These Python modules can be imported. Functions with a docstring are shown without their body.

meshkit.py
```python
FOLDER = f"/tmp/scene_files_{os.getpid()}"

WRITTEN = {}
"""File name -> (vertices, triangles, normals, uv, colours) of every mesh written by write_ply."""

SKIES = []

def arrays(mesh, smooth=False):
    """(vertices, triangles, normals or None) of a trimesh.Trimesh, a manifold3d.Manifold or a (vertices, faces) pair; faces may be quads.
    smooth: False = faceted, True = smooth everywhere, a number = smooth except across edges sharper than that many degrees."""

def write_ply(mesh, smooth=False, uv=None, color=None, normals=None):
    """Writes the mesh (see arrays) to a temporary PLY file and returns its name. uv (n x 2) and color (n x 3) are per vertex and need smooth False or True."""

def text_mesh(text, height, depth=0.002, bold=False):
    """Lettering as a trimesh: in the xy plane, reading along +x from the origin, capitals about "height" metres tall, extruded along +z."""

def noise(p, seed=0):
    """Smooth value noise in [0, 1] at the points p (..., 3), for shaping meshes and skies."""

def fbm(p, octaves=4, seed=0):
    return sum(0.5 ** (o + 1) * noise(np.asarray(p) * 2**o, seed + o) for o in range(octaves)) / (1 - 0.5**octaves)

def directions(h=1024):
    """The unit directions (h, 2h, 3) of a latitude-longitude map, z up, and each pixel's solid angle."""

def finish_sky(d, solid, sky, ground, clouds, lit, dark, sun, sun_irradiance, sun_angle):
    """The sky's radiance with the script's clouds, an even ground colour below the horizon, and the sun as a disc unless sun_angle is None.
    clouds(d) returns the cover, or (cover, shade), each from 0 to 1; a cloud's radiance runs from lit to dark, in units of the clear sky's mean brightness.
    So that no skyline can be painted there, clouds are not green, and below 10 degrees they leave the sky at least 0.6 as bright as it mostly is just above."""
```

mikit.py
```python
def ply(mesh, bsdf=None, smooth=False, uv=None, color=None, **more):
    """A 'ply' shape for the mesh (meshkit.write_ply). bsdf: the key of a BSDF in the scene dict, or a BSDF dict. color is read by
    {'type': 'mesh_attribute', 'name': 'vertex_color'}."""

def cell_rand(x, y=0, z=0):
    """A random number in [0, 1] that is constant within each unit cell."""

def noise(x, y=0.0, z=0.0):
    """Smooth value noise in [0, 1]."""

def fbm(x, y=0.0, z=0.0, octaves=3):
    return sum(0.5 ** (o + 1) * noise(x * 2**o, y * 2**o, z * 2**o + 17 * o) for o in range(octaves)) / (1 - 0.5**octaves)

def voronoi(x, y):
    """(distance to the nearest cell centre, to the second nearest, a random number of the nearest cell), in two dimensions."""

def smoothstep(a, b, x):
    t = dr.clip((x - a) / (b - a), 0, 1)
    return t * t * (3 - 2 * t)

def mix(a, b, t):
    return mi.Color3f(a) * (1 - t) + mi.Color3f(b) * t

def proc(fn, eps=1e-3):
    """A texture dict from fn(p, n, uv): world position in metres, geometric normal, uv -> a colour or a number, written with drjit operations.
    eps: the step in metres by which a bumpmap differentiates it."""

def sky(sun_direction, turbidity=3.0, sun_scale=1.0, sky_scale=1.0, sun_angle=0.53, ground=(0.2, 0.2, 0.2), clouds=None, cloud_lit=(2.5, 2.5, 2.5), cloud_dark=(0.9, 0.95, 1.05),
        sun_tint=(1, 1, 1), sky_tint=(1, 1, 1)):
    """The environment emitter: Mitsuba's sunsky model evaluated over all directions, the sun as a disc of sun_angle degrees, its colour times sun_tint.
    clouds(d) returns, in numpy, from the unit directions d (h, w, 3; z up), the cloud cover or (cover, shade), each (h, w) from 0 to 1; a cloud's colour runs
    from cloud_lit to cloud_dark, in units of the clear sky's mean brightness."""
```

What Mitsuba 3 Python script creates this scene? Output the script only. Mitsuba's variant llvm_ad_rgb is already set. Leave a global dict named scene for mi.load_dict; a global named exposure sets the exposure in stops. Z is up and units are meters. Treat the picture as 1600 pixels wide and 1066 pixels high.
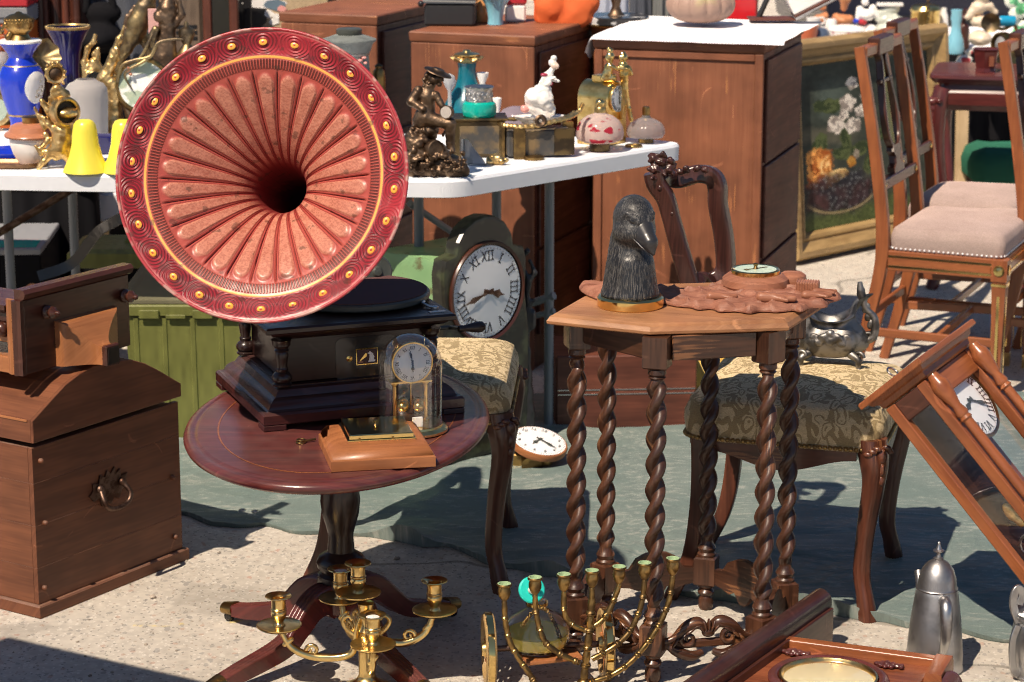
import math, random
import numpy as np, trimesh, mitsuba as mi, drjit as dr, mikit, meshkit
import manifold3d as m3
from mikit import noise, fbm, voronoi, cell_rand, smoothstep, mix
scene, labels = {'type': 'scene'}, {}
# ------------------------------------------------------------------ camera, sky, exposure
CAM_F, CAM_P, CAM_H = 3800.0, math.radians(13.3), 1.7      # focal length in pixels of a 1600 px wide picture, pitch, height
CR = np.array([1., 0, 0]); CF = np.array([0, math.cos(CAM_P), -math.sin(CAM_P)]); CU = np.array([0, math.sin(CAM_P), math.cos(CAM_P)])
scene['camera'] = {'type': 'thinlens', 'fov': math.degrees(2 * math.atan(800 / CAM_F)), 'fov_axis': 'x', 'aperture_radius': 0.005, 'focus_distance': 4.6,
    'near_clip': 0.1, 'far_clip': 400.0, 'to_world': mi.ScalarTransform4f().look_at(origin=[0, 0, CAM_H], target=[0, float(CF[1]), CAM_H + float(CF[2])], up=[0, 0, 1])}
SUN = np.array([-.33, -.52, .78])
scene['sky'] = mikit.sky(SUN.tolist(), turbidity=3, sky_scale=.5, sun_tint=(.98, .99, 1.04), ground=(.22, .20, .18))
exposure = 2.0
rng = np.random.default_rng(7)
V = lambda *a: np.array(a, float)
def ray(x, y): return CF + (x - 800) / CAM_F * CR - (y - 533) / CAM_F * CU
def G(x, y, z=0.0):                                          # where the line of sight of a photo pixel meets the level z
    d = ray(x, y); return V(0, 0, CAM_H) + d * (z - CAM_H) / d[2]
def A(x, y, Y):                                              # where it meets the upright plane at distance Y
    d = ray(x, y); return V(0, 0, CAM_H) + d * Y / d[1]
# ------------------------------------------------------------------ frames
def TR(x=0, y=0, z=0, rz=0, rx=0, ry=0, s=1.0):
    m = trimesh.transformations.euler_matrix(math.radians(rx), math.radians(ry), math.radians(rz), 'sxyz')
    m[:3, :3] *= s; m[:3, 3] = (x, y, z); return m
def BAS(o, ex, ey, ez):
    m = np.eye(4); m[:3, 0], m[:3, 1], m[:3, 2], m[:3, 3] = ex, ey, ez, o; return m
FRM = [np.eye(4)]
def fr(m=None): FRM[0] = np.eye(4) if m is None else m
def unit(v): v = np.asarray(v, float); return v / np.linalg.norm(v)
def zto(d, o=(0, 0, 0), x=(1, 0, 0)):                        # frame whose z axis looks along d
    d = unit(d); x = np.asarray(x, float); x = x - d * (x @ d)
    if np.linalg.norm(x) < 1e-3: x = np.cross(d, [0, 1, .3])
    x = unit(x); return BAS(o, x, np.cross(d, x), d)
# ------------------------------------------------------------------ scene entries
def numbered(k):
    if k not in scene and k not in labels and not any(s.startswith(k + '__') for s in scene): return k
    i = 1
    while f'{k}_{i:03d}' in scene or f'{k}_{i:03d}' in labels: i += 1
    return f'{k}_{i:03d}'
def thing(name, label, cat, group=None):
    k = numbered(name); labels[k] = {'label': label, 'category': cat}
    if group: labels[k]['group'] = group
    return k
AX = {'x': (0, 1, 2), 'y': (1, 2, 0), 'z': (2, 0, 1)}
def put(key, mesh, bsdf, smooth=False, grain=None, uv=None, M=None, flip=False):
    if hasattr(mesh, 'to_mesh'):
        q = mesh.to_mesh(); mesh = trimesh.Trimesh(q.vert_properties[:, :3], q.tri_verts, process=False)
    mesh = mesh.copy()
    if uv is None and grain:
        if smooth is False: mesh.unmerge_vertices()
        elif smooth is not True: mesh = trimesh.graph.smooth_shade(mesh, angle=math.radians(smooth), facet_minarea=None); 
        v = np.array(mesh.vertices); a, b, c = AX[grain]; h = (abs(hash_(key)) % 997) / 7.
        uv = np.stack([v[:, a] + h, .8 * v[:, b] + .6 * v[:, c] + h * 1.7], 1)
        sm = smooth is not False
    else: sm = smooth
    m = FRM[0] if M is None else FRM[0] @ M
    mesh.apply_transform(m)
    scene[key] = mikit.ply(mesh, bsdf, smooth=sm, uv=uv)
    return key
def hash_(s):
    h = 7
    for ch in s: h = (h * 31 + ord(ch)) % 1000003
    return h
def part(parent, name, mesh, bsdf, smooth=False, grain=None, uv=None, M=None, label=None, kind=None):
    k = numbered(parent + '__' + name); put(k, mesh, bsdf, smooth, grain, uv, M)
    if label or kind: labels[k] = {}
    if label: labels[k]['label'] = label
    if kind: labels[k]['kind'] = kind
    return k
def solo(name, label, cat, mesh, bsdf, smooth=False, grain=None, uv=None, M=None, group=None):
    k = thing(name, label, cat, group); return put(k, mesh, bsdf, smooth, grain, uv, M)
def struct(name, mesh, bsdf, smooth=False, uv=None):
    put(name, mesh, bsdf, smooth, uv=uv); labels[name] = {'kind': 'structure'}
# ------------------------------------------------------------------ meshes
cat = trimesh.util.concatenate
def TM(v, f): return trimesh.Trimesh(np.asarray(v, float), np.asarray(f, int), process=False)
def mv(mesh, *a, **k): m = mesh.copy(); m.apply_transform(a[0] if a and np.ndim(a[0]) == 2 else TR(*a, **k)); return m
def box(a, b, bev=.003):                                     # chamfered box from corner a to corner b
    a, b = np.minimum(a, b).astype(float), np.maximum(a, b).astype(float); c, h = (a + b) / 2, (b - a) / 2
    e = min(bev, h.min() * .49); pts = []
    for s in np.ndindex(2, 2, 2):
        s = np.array(s) * 2. - 1
        for k in range(3):
            q = h - e; q[k] = h[k]; pts.append(c + s * q)
    return trimesh.convex.convex_hull(np.array(pts))
def loft(rings, close=True, cap=True):
    rings = [np.asarray(r, float) for r in rings]; n, m = len(rings[0]), len(rings)
    v = np.vstack(rings); i = np.arange(n if close else n - 1); j = (i + 1) % n; f = []
    for k in range(m - 1):
        o, p = k * n, (k + 1) * n
        f.append(np.stack([o + i, o + j, p + j], 1)); f.append(np.stack([o + i, p + j, p + i], 1))
    if cap:
        for k, flip in ((0, 1), (m - 1, 0)):
            c = len(v); v = np.vstack([v, rings[k].mean(0)]); o = k * n
            f.append(np.stack([o + j, o + i, i * 0 + c], 1) if flip else np.stack([o + i, o + j, i * 0 + c], 1))
    f = np.vstack(f); t = TM(v, f); t.update_faces(t.area_faces > 1e-14); return t
def offp(poly, d):
    p = np.asarray(poly, float); e = np.roll(p, -1, 0) - p; e /= np.linalg.norm(e, axis=1, keepdims=True)
    nn = np.stack([e[:, 1], -e[:, 0]], 1); n0 = np.roll(nn, 1, 0)
    return p + d * (n0 + nn) / (1 + (n0 * nn).sum(1, keepdims=True))
def ploft(poly, prof, cap=True):                             # prof: (outward offset, z) from bottom to top, round a CCW polygon
    return loft([np.column_stack([offp(poly, o), np.full(len(poly), z)]) for o, z in prof], cap=cap)
def rect(x0, y0, x1, y1): return np.array([[x0, y0], [x1, y0], [x1, y1], [x0, y1]], float)
def rrect(x0, y0, x1, y1, r, n=6):
    out = []
    for cx, cy, a0 in ((x1 - r, y0 + r, -90), (x1 - r, y1 - r, 0), (x0 + r, y1 - r, 90), (x0 + r, y0 + r, 180)):
        for k in range(n + 1):
            a = math.radians(a0 + 90 * k / n); out.append((cx + r * math.cos(a), cy + r * math.sin(a)))
    return np.array(out)
def ngon(n, r, a0=0, ry=None): a = np.radians(a0) + np.arange(n) * 2 * np.pi / n; return np.stack([r * np.cos(a), (ry or r) * np.sin(a)], 1)
def lathe(prof, n=40, sx=1., sy=1.):
    a = np.arange(n) * 2 * np.pi / n; c, s = np.cos(a) * sx, np.sin(a) * sy
    return loft([np.stack([r * c, r * s, np.full(n, z)], 1) for r, z in prof], cap=False)
def spl(pts, k=6):                                           # Catmull-Rom through the points (any dimension)
    p = np.asarray(pts, float); q = np.vstack([2 * p[0] - p[1], p, 2 * p[-1] - p[-2]]); out = []
    for i in range(1, len(q) - 2):
        for t in np.arange(k) / k:
            a, b, c, d = q[i - 1:i + 3]
            out.append(.5 * (2 * b + (c - a) * t + (2 * a - 5 * b + 4 * c - d) * t * t + (3 * b - a - 3 * c + d) * t ** 3))
    out.append(p[-1]); return np.array(out)
def frames(p, up=None, closed=False):
    t = np.gradient(p, axis=0)
    if closed: t = np.roll(p, -1, 0) - np.roll(p, 1, 0)
    t /= np.maximum(np.linalg.norm(t, axis=1, keepdims=True), 1e-12); S = []
    u = np.array(up, float) if up is not None else np.array([0, 0, 1.]) if abs(t[0, 2]) < .9 else np.array([1., 0, 0])
    s = np.cross(u, t[0]); s /= np.linalg.norm(s)
    for k in range(len(p)):
        if up is not None:
            q = np.cross(u, t[k]); s = q / np.linalg.norm(q) if np.linalg.norm(q) > 1e-4 else s
        else: s = s - t[k] * (s @ t[k]); s = s / np.linalg.norm(s)
        S.append(s)
    S = np.array(S); return t, S, np.cross(t, S)
def sweep(pts, sec, scale=1.0, up=None, closed=False):       # section (x: sideways, y: towards up) along a path; scale scalar, list, or list of pairs
    p = np.asarray(pts, float); t, s, n = frames(p, up, closed); sc = np.ones((len(p), 2)) * (np.asarray(scale, float).reshape(-1, 1) if np.ndim(scale) < 2 else np.asarray(scale))
    rings = [p[k] + sec[:, :1] * sc[k, 0] * s[k] + sec[:, 1:] * sc[k, 1] * n[k] for k in range(len(p))]
    if closed: rings.append(rings[0])
    return loft(rings, cap=not closed)
def tube(pts, r, n=10, k=0, closed=False):
    p = np.asarray(pts, float); r = np.atleast_1d(np.asarray(r, float)); r = r if len(r) == len(p) else np.interp(np.linspace(0, 1, len(p)), np.linspace(0, 1, len(r)), r)
    if k: q = spl(np.column_stack([p, r]), k); p, r = q[:, :3], q[:, 3]
    return sweep(p, ngon(n, 1.), r, closed=closed)
def prism(poly, z0, z1, bev=0.0):
    from shapely.geometry import Polygon
    poly = np.asarray(poly, float)
    g = poly if hasattr(poly, 'area') else Polygon(poly)
    m = trimesh.creation.extrude_polygon(g, z1 - z0, engine='earcut'); m.apply_translation([0, 0, z0]); return m
def ball(c, r, sub=2, s=(1, 1, 1)): m = trimesh.creation.icosphere(sub, 1.); m.vertices = m.vertices * (np.array(s) * r) + np.array(c); return m
def torus(R, r, n=48, m=10): a = np.arange(n) * 2 * np.pi / n; return tube(np.stack([R * np.cos(a), R * np.sin(a), a * 0], 1), r, m, closed=True)
def scroll(r0=.03, turns=1.4, th=.006, tail=None, flat=1., n=40):   # a spiral in the xy plane, thinner to its eye
    a = np.linspace(0, turns * 2 * np.pi, n); r = r0 * (1 - .82 * a / a[-1])
    p = np.stack([r * np.cos(a), r * np.sin(a), a * 0], 1)
    if tail is not None: p = np.vstack([np.atleast_2d(tail), p])
    return sweep(p, ngon(8, 1.) * [1, flat], np.linspace(1, .5, len(p)) * th, up=(0, 0, 1))
def nets(fn, lo, hi, h):                                     # surface nets: the zero level of fn(points) as a mesh
    lo, hi = np.asarray(lo, float), np.asarray(hi, float); ax = [np.arange(lo[k], hi[k] + h, h) for k in range(3)]
    g = np.stack(np.meshgrid(*ax, indexing='ij'), -1); f = fn(g.reshape(-1, 3)).reshape(g.shape[:3]); neg = f < 0
    cs = [(i, j, k) for i in (0, 1) for j in (0, 1) for k in (0, 1)]; s = np.array(f.shape) - 1
    at = lambda a, c: a[c[0]:c[0] + s[0], c[1]:c[1] + s[1], c[2]:c[2] + s[2]]
    cnt = sum(at(neg, c).astype(int) for c in cs); act = (cnt > 0) & (cnt < 8)
    idx = -np.ones(act.shape, int); idx[act] = np.arange(act.sum()); base = np.argwhere(act)
    acc, num = np.zeros((len(base), 3)), np.zeros(len(base))
    for a in range(8):
        for b in range(a + 1, 8):
            d = np.abs(np.array(cs[a]) - cs[b])
            if d.sum() != 1: continue
            fa, fb = at(f, cs[a])[act], at(f, cs[b])[act]; x = (fa < 0) != (fb < 0); t = np.where(x, fa / np.where(x, fa - fb, 1), 0)
            q = np.array(cs[a]) + t[:, None] * (np.array(cs[b]) - np.array(cs[a])); acc += q * x[:, None]; num += x
    v = lo + (base + acc / num[:, None]) * h; F = []
    for k in range(3):
        u, w = [(1, 2), (2, 0), (0, 1)][k]; n0 = neg; sl = [slice(1, -1)] * 3; sl[k] = slice(0, -1); s2 = list(sl); s2[k] = slice(1, None)
        A0, B0 = n0[tuple(sl)], n0[tuple(s2)]
        for sg in (True, False):
            e = np.argwhere((A0 == sg) & (B0 == (not sg))); e = e + np.array([0 if q == k else 1 for q in range(3)])
            if not len(e): continue
            o = np.zeros(3, int); du, dw = o.copy(), o.copy(); du[u] = 1; dw[w] = 1
            q = [idx[tuple(x.T)] for x in (e - du - dw, e - dw, e, e - du)]
            if not sg: q = q[::-1]
            F += [np.stack([q[0], q[1], q[2]], 1), np.stack([q[0], q[2], q[3]], 1)]
    return TM(v, np.vstack(F))
def sculpt(pr, h=.004, k=.012, rough=0., freq=60., seed=1):
    """One smooth body out of tapered capsules ('c', a, b, ra, rb) and ellipsoids ('e', centre, radii); rough wrinkles it."""
    pts = np.vstack([np.vstack([np.array(p[1]) - np.max(p[3] if p[0] == 'c' else p[2]), np.array(p[1]) + np.max(p[3] if p[0] == 'c' else p[2])] + ([np.array(p[2]) - p[4], np.array(p[2]) + p[4]] if p[0] == 'c' else [])) for p in pr])
    lo, hi = pts.min(0) - 3 * h - rough, pts.max(0) + 3 * h + rough
    def fn(P):
        P = P.astype(np.float32); d = np.full(len(P), 9., np.float32)
        for p in pr:
            if p[0] == 'c':
                a, b = np.array(p[1], np.float32), np.array(p[2], np.float32); ab = b - a; t = np.clip(((P - a) @ ab) / max(ab @ ab, 1e-9), 0, 1)
                q = np.linalg.norm(P - a - t[:, None] * ab, axis=1) - (p[3] + (p[4] - p[3]) * t)
            else:
                r = np.array(p[2], np.float32); x = (P - np.array(p[1], np.float32))
                if len(p) > 3: x = x @ np.array(p[3], np.float32)
                l = np.linalg.norm(x / r, axis=1); q = l * (l - 1) / np.maximum(np.linalg.norm(x / r ** 2, axis=1), 1e-6)
            m = np.maximum(k - np.abs(d - q), 0) / k; d = np.minimum(d, q) - m * m * k * .25
        if rough: d = d + rough * 2 * (meshkit.fbm(P * freq, 2, seed) - .5)
        return d
    return nets(fn, lo, hi, h)
def rotm(rz=0, rx=0, ry=0): return TR(rz=rz, rx=rx, ry=ry)[:3, :3]
# ------------------------------------------------------------------ materials
def C3(c): return {'type': 'rgb', 'value': list(c)}
def mat(key, base, rough=.5, metal=0., coat=0., spec=.5, **k):
    scene[key] = {'type': 'twosided', 'bsdf': {'type': 'principled', 'base_color': base if isinstance(base, dict) else C3(base), 'roughness': rough if not callable(rough) else mikit.proc(rough), 'metallic': metal, 'specular': spec, 'clearcoat': coat, 'clearcoat_gloss': .85, **k}}
def wood(key, dark, light, fq=1., rough=.4, coat=.4, blotch=.5, dust=.0, worn=None, wornamt=.62, crev=0.):
    def f(p, n, uv):
        u, v = uv.x * fq, uv.y * fq
        w = noise(u * 2.2, v * 7, 3.)
        g = fbm(u * 3, v * 95 + w * 3.2, 1.)
        fine = noise(u * 26, v * 520, 2.)
        t = smoothstep(.12, .88, g * .72 + fine * .28)
        c = mix(dark, light, t) * (1 - blotch * .5 + blotch * fbm(p.x * 13, p.y * 13, p.z * 13))
        if worn is not None:
            s = smoothstep(wornamt, wornamt + .11, fbm(u * 9, v * 34, 4., 4) * .75 + .25 * fine)
            c = mix(c, worn, s * .8)
        sc = smoothstep(.016, .004, dr.abs(noise(p.x * 9 + 31, p.y * 9, p.z * 9) - .5)) * smoothstep(.62, .74, noise(p.x * 26, p.y * 26, p.z * 26 + 9))
        c = c * (1 + .5 * sc) + .005 * sc
        if dust: c = mix(c, (.34, .31, .27), dust * dr.clip(n.z, 0, 1) * fbm(p.x * 22, p.y * 22, p.z * 22))
        return c
    mat(key, mikit.proc(f), rough, coat=coat)
wood('oak_dark', (.024, .0085, .0045), (.085, .032, .015), rough=.33, coat=.6, worn=(.20, .085, .035), wornamt=.64)
wood('oak_top', (.27, .115, .050), (.36, .175, .080), fq=1.3, rough=.5, coat=.1, blotch=.8)
wood('chest_wood', (.105, .034, .015), (.175, .062, .027), fq=.9, rough=.55, coat=.0, dust=.35)
wood('walnut', (.032, .009, .006), (.078, .024, .013), rough=.3, coat=.5)
wood('honey_wood', (.25, .088, .030), (.36, .145, .055), rough=.4, coat=.2)
wood('mahogany_red', (.058, .009, .009), (.112, .019, .016), rough=.24, coat=.7, dust=.12)
wood('ebonised', (.008, .003, .0025), (.020, .007, .0055), rough=.28, coat=.25, dust=.05)
wood('orange_wood', (.185, .053, .019), (.29, .094, .032), rough=.3, coat=.5)
wood('cabinet_back', (.175, .060, .028), (.235, .086, .042), fq=.7, rough=.55, coat=.05, blotch=.75, worn=(.40, .16, .062), wornamt=.67)
wood('cabinet_dark', (.070, .019, .011), (.130, .040, .023), rough=.5, coat=.06, blotch=.9)
wood('terracotta_wood', (.19, .068, .040), (.32, .14, .088), rough=.6, coat=0.)
wood('carved_dark', (.045, .014, .008), (.115, .036, .019), rough=.3, coat=.5, worn=(.19, .075, .03), wornamt=.66)
wood('gilt_wood', (.24, .15, .06), (.40, .27, .12), rough=.4, coat=.3)
# metals
def metal(key, a, b, rough, fr_=40., th=(.4, .65), rough2=None):
    def f(p, n, uv): return mix(a, b, smoothstep(th[0], th[1], fbm(p.x * fr_, p.y * fr_, p.z * fr_, 4)))
    r = rough
    if rough2 is not None: r = lambda p, n, uv: rough + (rough2 - rough) * smoothstep(th[0], th[1], fbm(p.x * fr_, p.y * fr_, p.z * fr_, 3))
    mat(key, mikit.proc(f), r, metal=1.)
metal('brass', (.88, .65, .28), (.58, .40, .16), .20, rough2=.38, th=(.45, .72))
metal('brass_old', (.42, .27, .10), (.17, .11, .05), .3, rough2=.5, th=(.35, .7))
metal('gilt', (.82, .58, .26), (.46, .30, .12), .42, fr_=55.)
metal('bronze', (.24, .165, .11), (.12, .08, .055), .5, fr_=30.)
metal('pewter', (.54, .54, .54), (.36, .35, .35), .34, fr_=28., rough2=.46)
metal('silver_old', (.31, .30, .29), (.11, .105, .10), .5, fr_=44.)
metal('iron', (.20, .13, .10), (.10, .055, .04), .5, fr_=70.)
mat('polished_brass', (.88, .63, .24), .09, metal=1.)
mat('steel', (.55, .55, .55), .25, metal=1.)
mat('grey_paint_metal', (.19, .21, .23), .4)
# paints, plastics, ceramics
def plain(key, c, rough=.3, coat=0., **k): mat(key, c, rough, coat=coat, **k)
plain('white_enamel', (.80, .81, .82), .15, .5); plain('black_paint', (.012, .012, .013), .3, .3); plain('blue_glaze', (.006, .032, .46), .1, 1.)
plain('navy_glaze', (.005, .004, .10), .08, 1.); plain('teal_glaze', (.0, .115, .165), .1, 1.); plain('jade_glaze', (.0, .36, .29), .12, .8)
plain('white_glaze', (.82, .80, .77), .15, .7); plain('white_plastic', (.72, .76, .82), .35); plain('copper_glaze', (.42, .17, .09), .25, .5)
plain('dark_cloth', (.006, .006, .008), .9, spec=.2); plain('slate_cloth', (.075, .085, .11), .9); plain('grey_board', (.22, .23, .25), .6)
plain('red_board', (.42, .02, .03), .5); plain('orange_board', (.55, .12, .02), .5); plain('pink_card', (.62, .36, .34), .7)
plain('ivory', (.72, .60, .46), .4, .3); plain('black_glaze', (.01, .01, .012), .12, .8); plain('sky_glaze', (.22, .52, .66), .2, .6)
plain('cream_paint', (.66, .50, .26), .35, .3); plain('red_lamp', (.60, .012, .02), .15, .8); plain('paper_white', (.78, .77, .74), .6)
plain('moss_metal', (.055, .062, .055), .4); plain('turquoise_plastic', (.02, .55, .47), .35); plain('skin_clay', (.52, .22, .10), .5)
plain('wax', (.55, .60, .56), .4); plain('green_velvet', (.012, .10, .06), .9); plain('dial_green', (.42, .52, .42), .3)
plain('yellow_glass', (.80, .70, .07), .3, .4); mat('lip_red', mikit.proc(lambda p, n, uv: mix((.36, .04, .05), (.42, .24, .21), smoothstep(.45, .65, fbm(p.x * 50, p.y * 50, p.z * 50)))), .35); plain('painted_pink', (.72, .33, .30), .3, .4)
plain('amber_glass', (.45, .09, .02), .15, .8); plain('violet_grey', (.27, .23, .32), .9); plain('lead_print', (.025, .027, .035), .5)
def f_(p, n, uv): return mix((.10, .135, .045), (.22, .27, .045), smoothstep(.3, .7, fbm(p.x * 5, p.y * 5, p.z * 9)))
mat('crate_green', mikit.proc(lambda p, n, uv: mix((.115, .125, .032), (.160, .170, .048), fbm(p.x * 9, p.y * 9, p.z * 14)) * (.8 + .4 * noise(p.x * 90, p.y * 90, p.z * 20))), .45)
mat('old_green', mikit.proc(lambda p, n, uv: mix(mix((.15, .30, .14), (.26, .42, .20), fbm(p.x * 14, p.y * 14, p.z * 14)), (.10, .07, .03), smoothstep(.6, .75, fbm(p.x * 31, p.y * 31, p.z * 31, 4)) * .8)), .4, coat=.3)
mat('green_black', mikit.proc(lambda p, n, uv: mix((.018, .017, .012), (.05, .06, .03), smoothstep(.45, .7, fbm(p.x * 24, p.y * 24, p.z * 24, 4)))), .35, coat=.3)
scene['frosted'] = {'type': 'principledthin', 'base_color': C3((.66, .64, .63)), 'roughness': .6, 'spec_trans': .1, 'diff_trans': 1.0, 'eta': 1.5}
mat('stone_grey', mikit.proc(lambda p, n, uv: mix((.10, .115, .11), (.22, .24, .23), fbm(p.x * 60, p.y * 60, p.z * 60))), .6)
mat('marble_dark', mikit.proc(lambda p, n, uv: mix((.02, .02, .022), (.55, .55, .55), smoothstep(.52, .62, fbm(p.x * 22, p.y * 22, p.z * 30, 4)))), .15, coat=.5)
mat('canvas_beige', mikit.proc(lambda p, n, uv: mix((.36, .27, .16), (.50, .38, .24), fbm(p.x * 9, p.y * 9, p.z * 9)) * (.85 + .3 * noise(p.x * 160, p.y * 160, p.z * 160))), .7)
mat('linen_white', mikit.proc(lambda p, n, uv: mix((.66, .65, .68), (.76, .75, .76), fbm(p.x * 40, p.y * 40, p.z * 40))), .8)
mat('orange_cloth', mikit.proc(lambda p, n, uv: mix((.62, .10, .025), (.75, .17, .045), fbm(p.x * 14, p.y * 14, p.z * 14))), .85)
mat('pumpkin_clay', mikit.proc(lambda p, n, uv: mix((.36, .24, .19), (.40, .42, .13), smoothstep(.42, .6, fbm(p.x * 9, p.y * 9, p.z * 9 + 4) + (p.z - 1.12) * 2.5))), .6)
def f_mauve(p, n, uv): return mix((.32, .235, .21), (.41, .315, .285), fbm(p.x * 20, p.y * 20, p.z * 20)) * (.86 + .28 * noise(p.x * 420, p.y * 420, p.z * 420))
mat('mauve_cloth', mikit.proc(f_mauve), .9, sheen=.3)
def f_damask(p, n, uv):
    x, y = uv.x * 56, uv.y * 56
    wx, wy = x + 1.5 * noise(x * .8, y * .8, 1.), y + 1.5 * noise(x * .8, y * .8, 6.)
    d1, d2, r = voronoi(wx * .42, wy * .42)                          # big flower heads
    fl = dr.sin(d1 * 22 + 3 * noise(x * 1.3, y * 1.3, 2.)) * smoothstep(.62, .40, d1)
    e1, e2, q = voronoi(wx * 1.25 + 3, wy * .8)                      # leaves between them
    lf = smoothstep(.46, .30, e1) * smoothstep(.30, .5, d1) * dr.select(q > .35, 1., 0.) * 1.4
    st = smoothstep(.16, .05, dr.abs(noise(x * .55 + 9, y * .55, 4.) - .5)) * smoothstep(.3, .5, d1)
    t = smoothstep(.15, .5, fl + lf + st * .8 + (fbm(x * 2.2, y * 2.2, 7., 2) - .5) * .7)
    thread = .80 + .40 * noise(p.x * 520, p.y * 520, p.z * 520)
    return mix((.50, .40, .24), (.22, .16, .075), t * .80) * thread
scene['damask'] = {'type': 'twosided', 'bsdf': {'type': 'bumpmap', 'bsdf': {'type': 'principled', 'base_color': mikit.proc(f_damask), 'roughness': .9, 'sheen': .4}, 'arbitrary': mikit.proc(lambda p, n, uv: .0012 * fbm(p.x * 160, p.y * 160, p.z * 160)), 'scale': 1.0}}
def f_conc(p, n, uv):
    c = mix((.385, .352, .305), (.455, .423, .375), fbm(p.x * 3, p.y * 3, 0., 4)) * (.84 + .32 * fbm(p.x * 70, p.y * 70, 0., 3))
    for s, th, cols in ((46., .22, ((.24, .23, .215), (.36, .24, .19), (.52, .49, .44))), (105., .25, ((.15, .145, .14), (.32, .25, .20), (.56, .53, .49))), (19., .085, ((.26, .23, .21), (.37, .21, .17), (.20, .195, .19)))):
        d1, d2, r = voronoi(p.x * s, p.y * s * .8 + noise(p.x * 60, p.y * 60) * .4)
        k = smoothstep(th + .04, th - .02, d1 + .12 * (noise(p.x * s * 3, p.y * s * 3) - .5)) * dr.select(r > .55, 1., 0.)
        col = dr.select(r > .90, mi.Color3f(cols[1]), dr.select(r > .72, mi.Color3f(cols[0]), mi.Color3f(cols[2])))
        c = c * (1 - k * .62) + col * (k * .62)
    st = smoothstep(.56, .72, fbm(p.x * 6 + 9, p.y * 6, 2., 4)); c = c * (1 - .22 * st)
    ck = smoothstep(.010, .002, dr.abs(fbm(p.x * 1.1 + 4, p.y * 1.1, 5., 4) - .52)) * smoothstep(.4, .55, noise(p.x * 3, p.y * 3, 8.)); c = c * (1 - .45 * ck)
    yl = smoothstep(.012, .002, dr.abs(p.y - 4.70 - (p.x + .55) * .12 + .02 * (noise(p.x * 30, 3.) - .5))) * smoothstep(.52, .72, fbm(p.x * 55, p.y * 55, 7.)) * .6 * dr.select(dr.abs(p.x + .52) < .25, 1., 0.)
    c = mix(c, (.62, .47, .10), yl)
    return c
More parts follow.
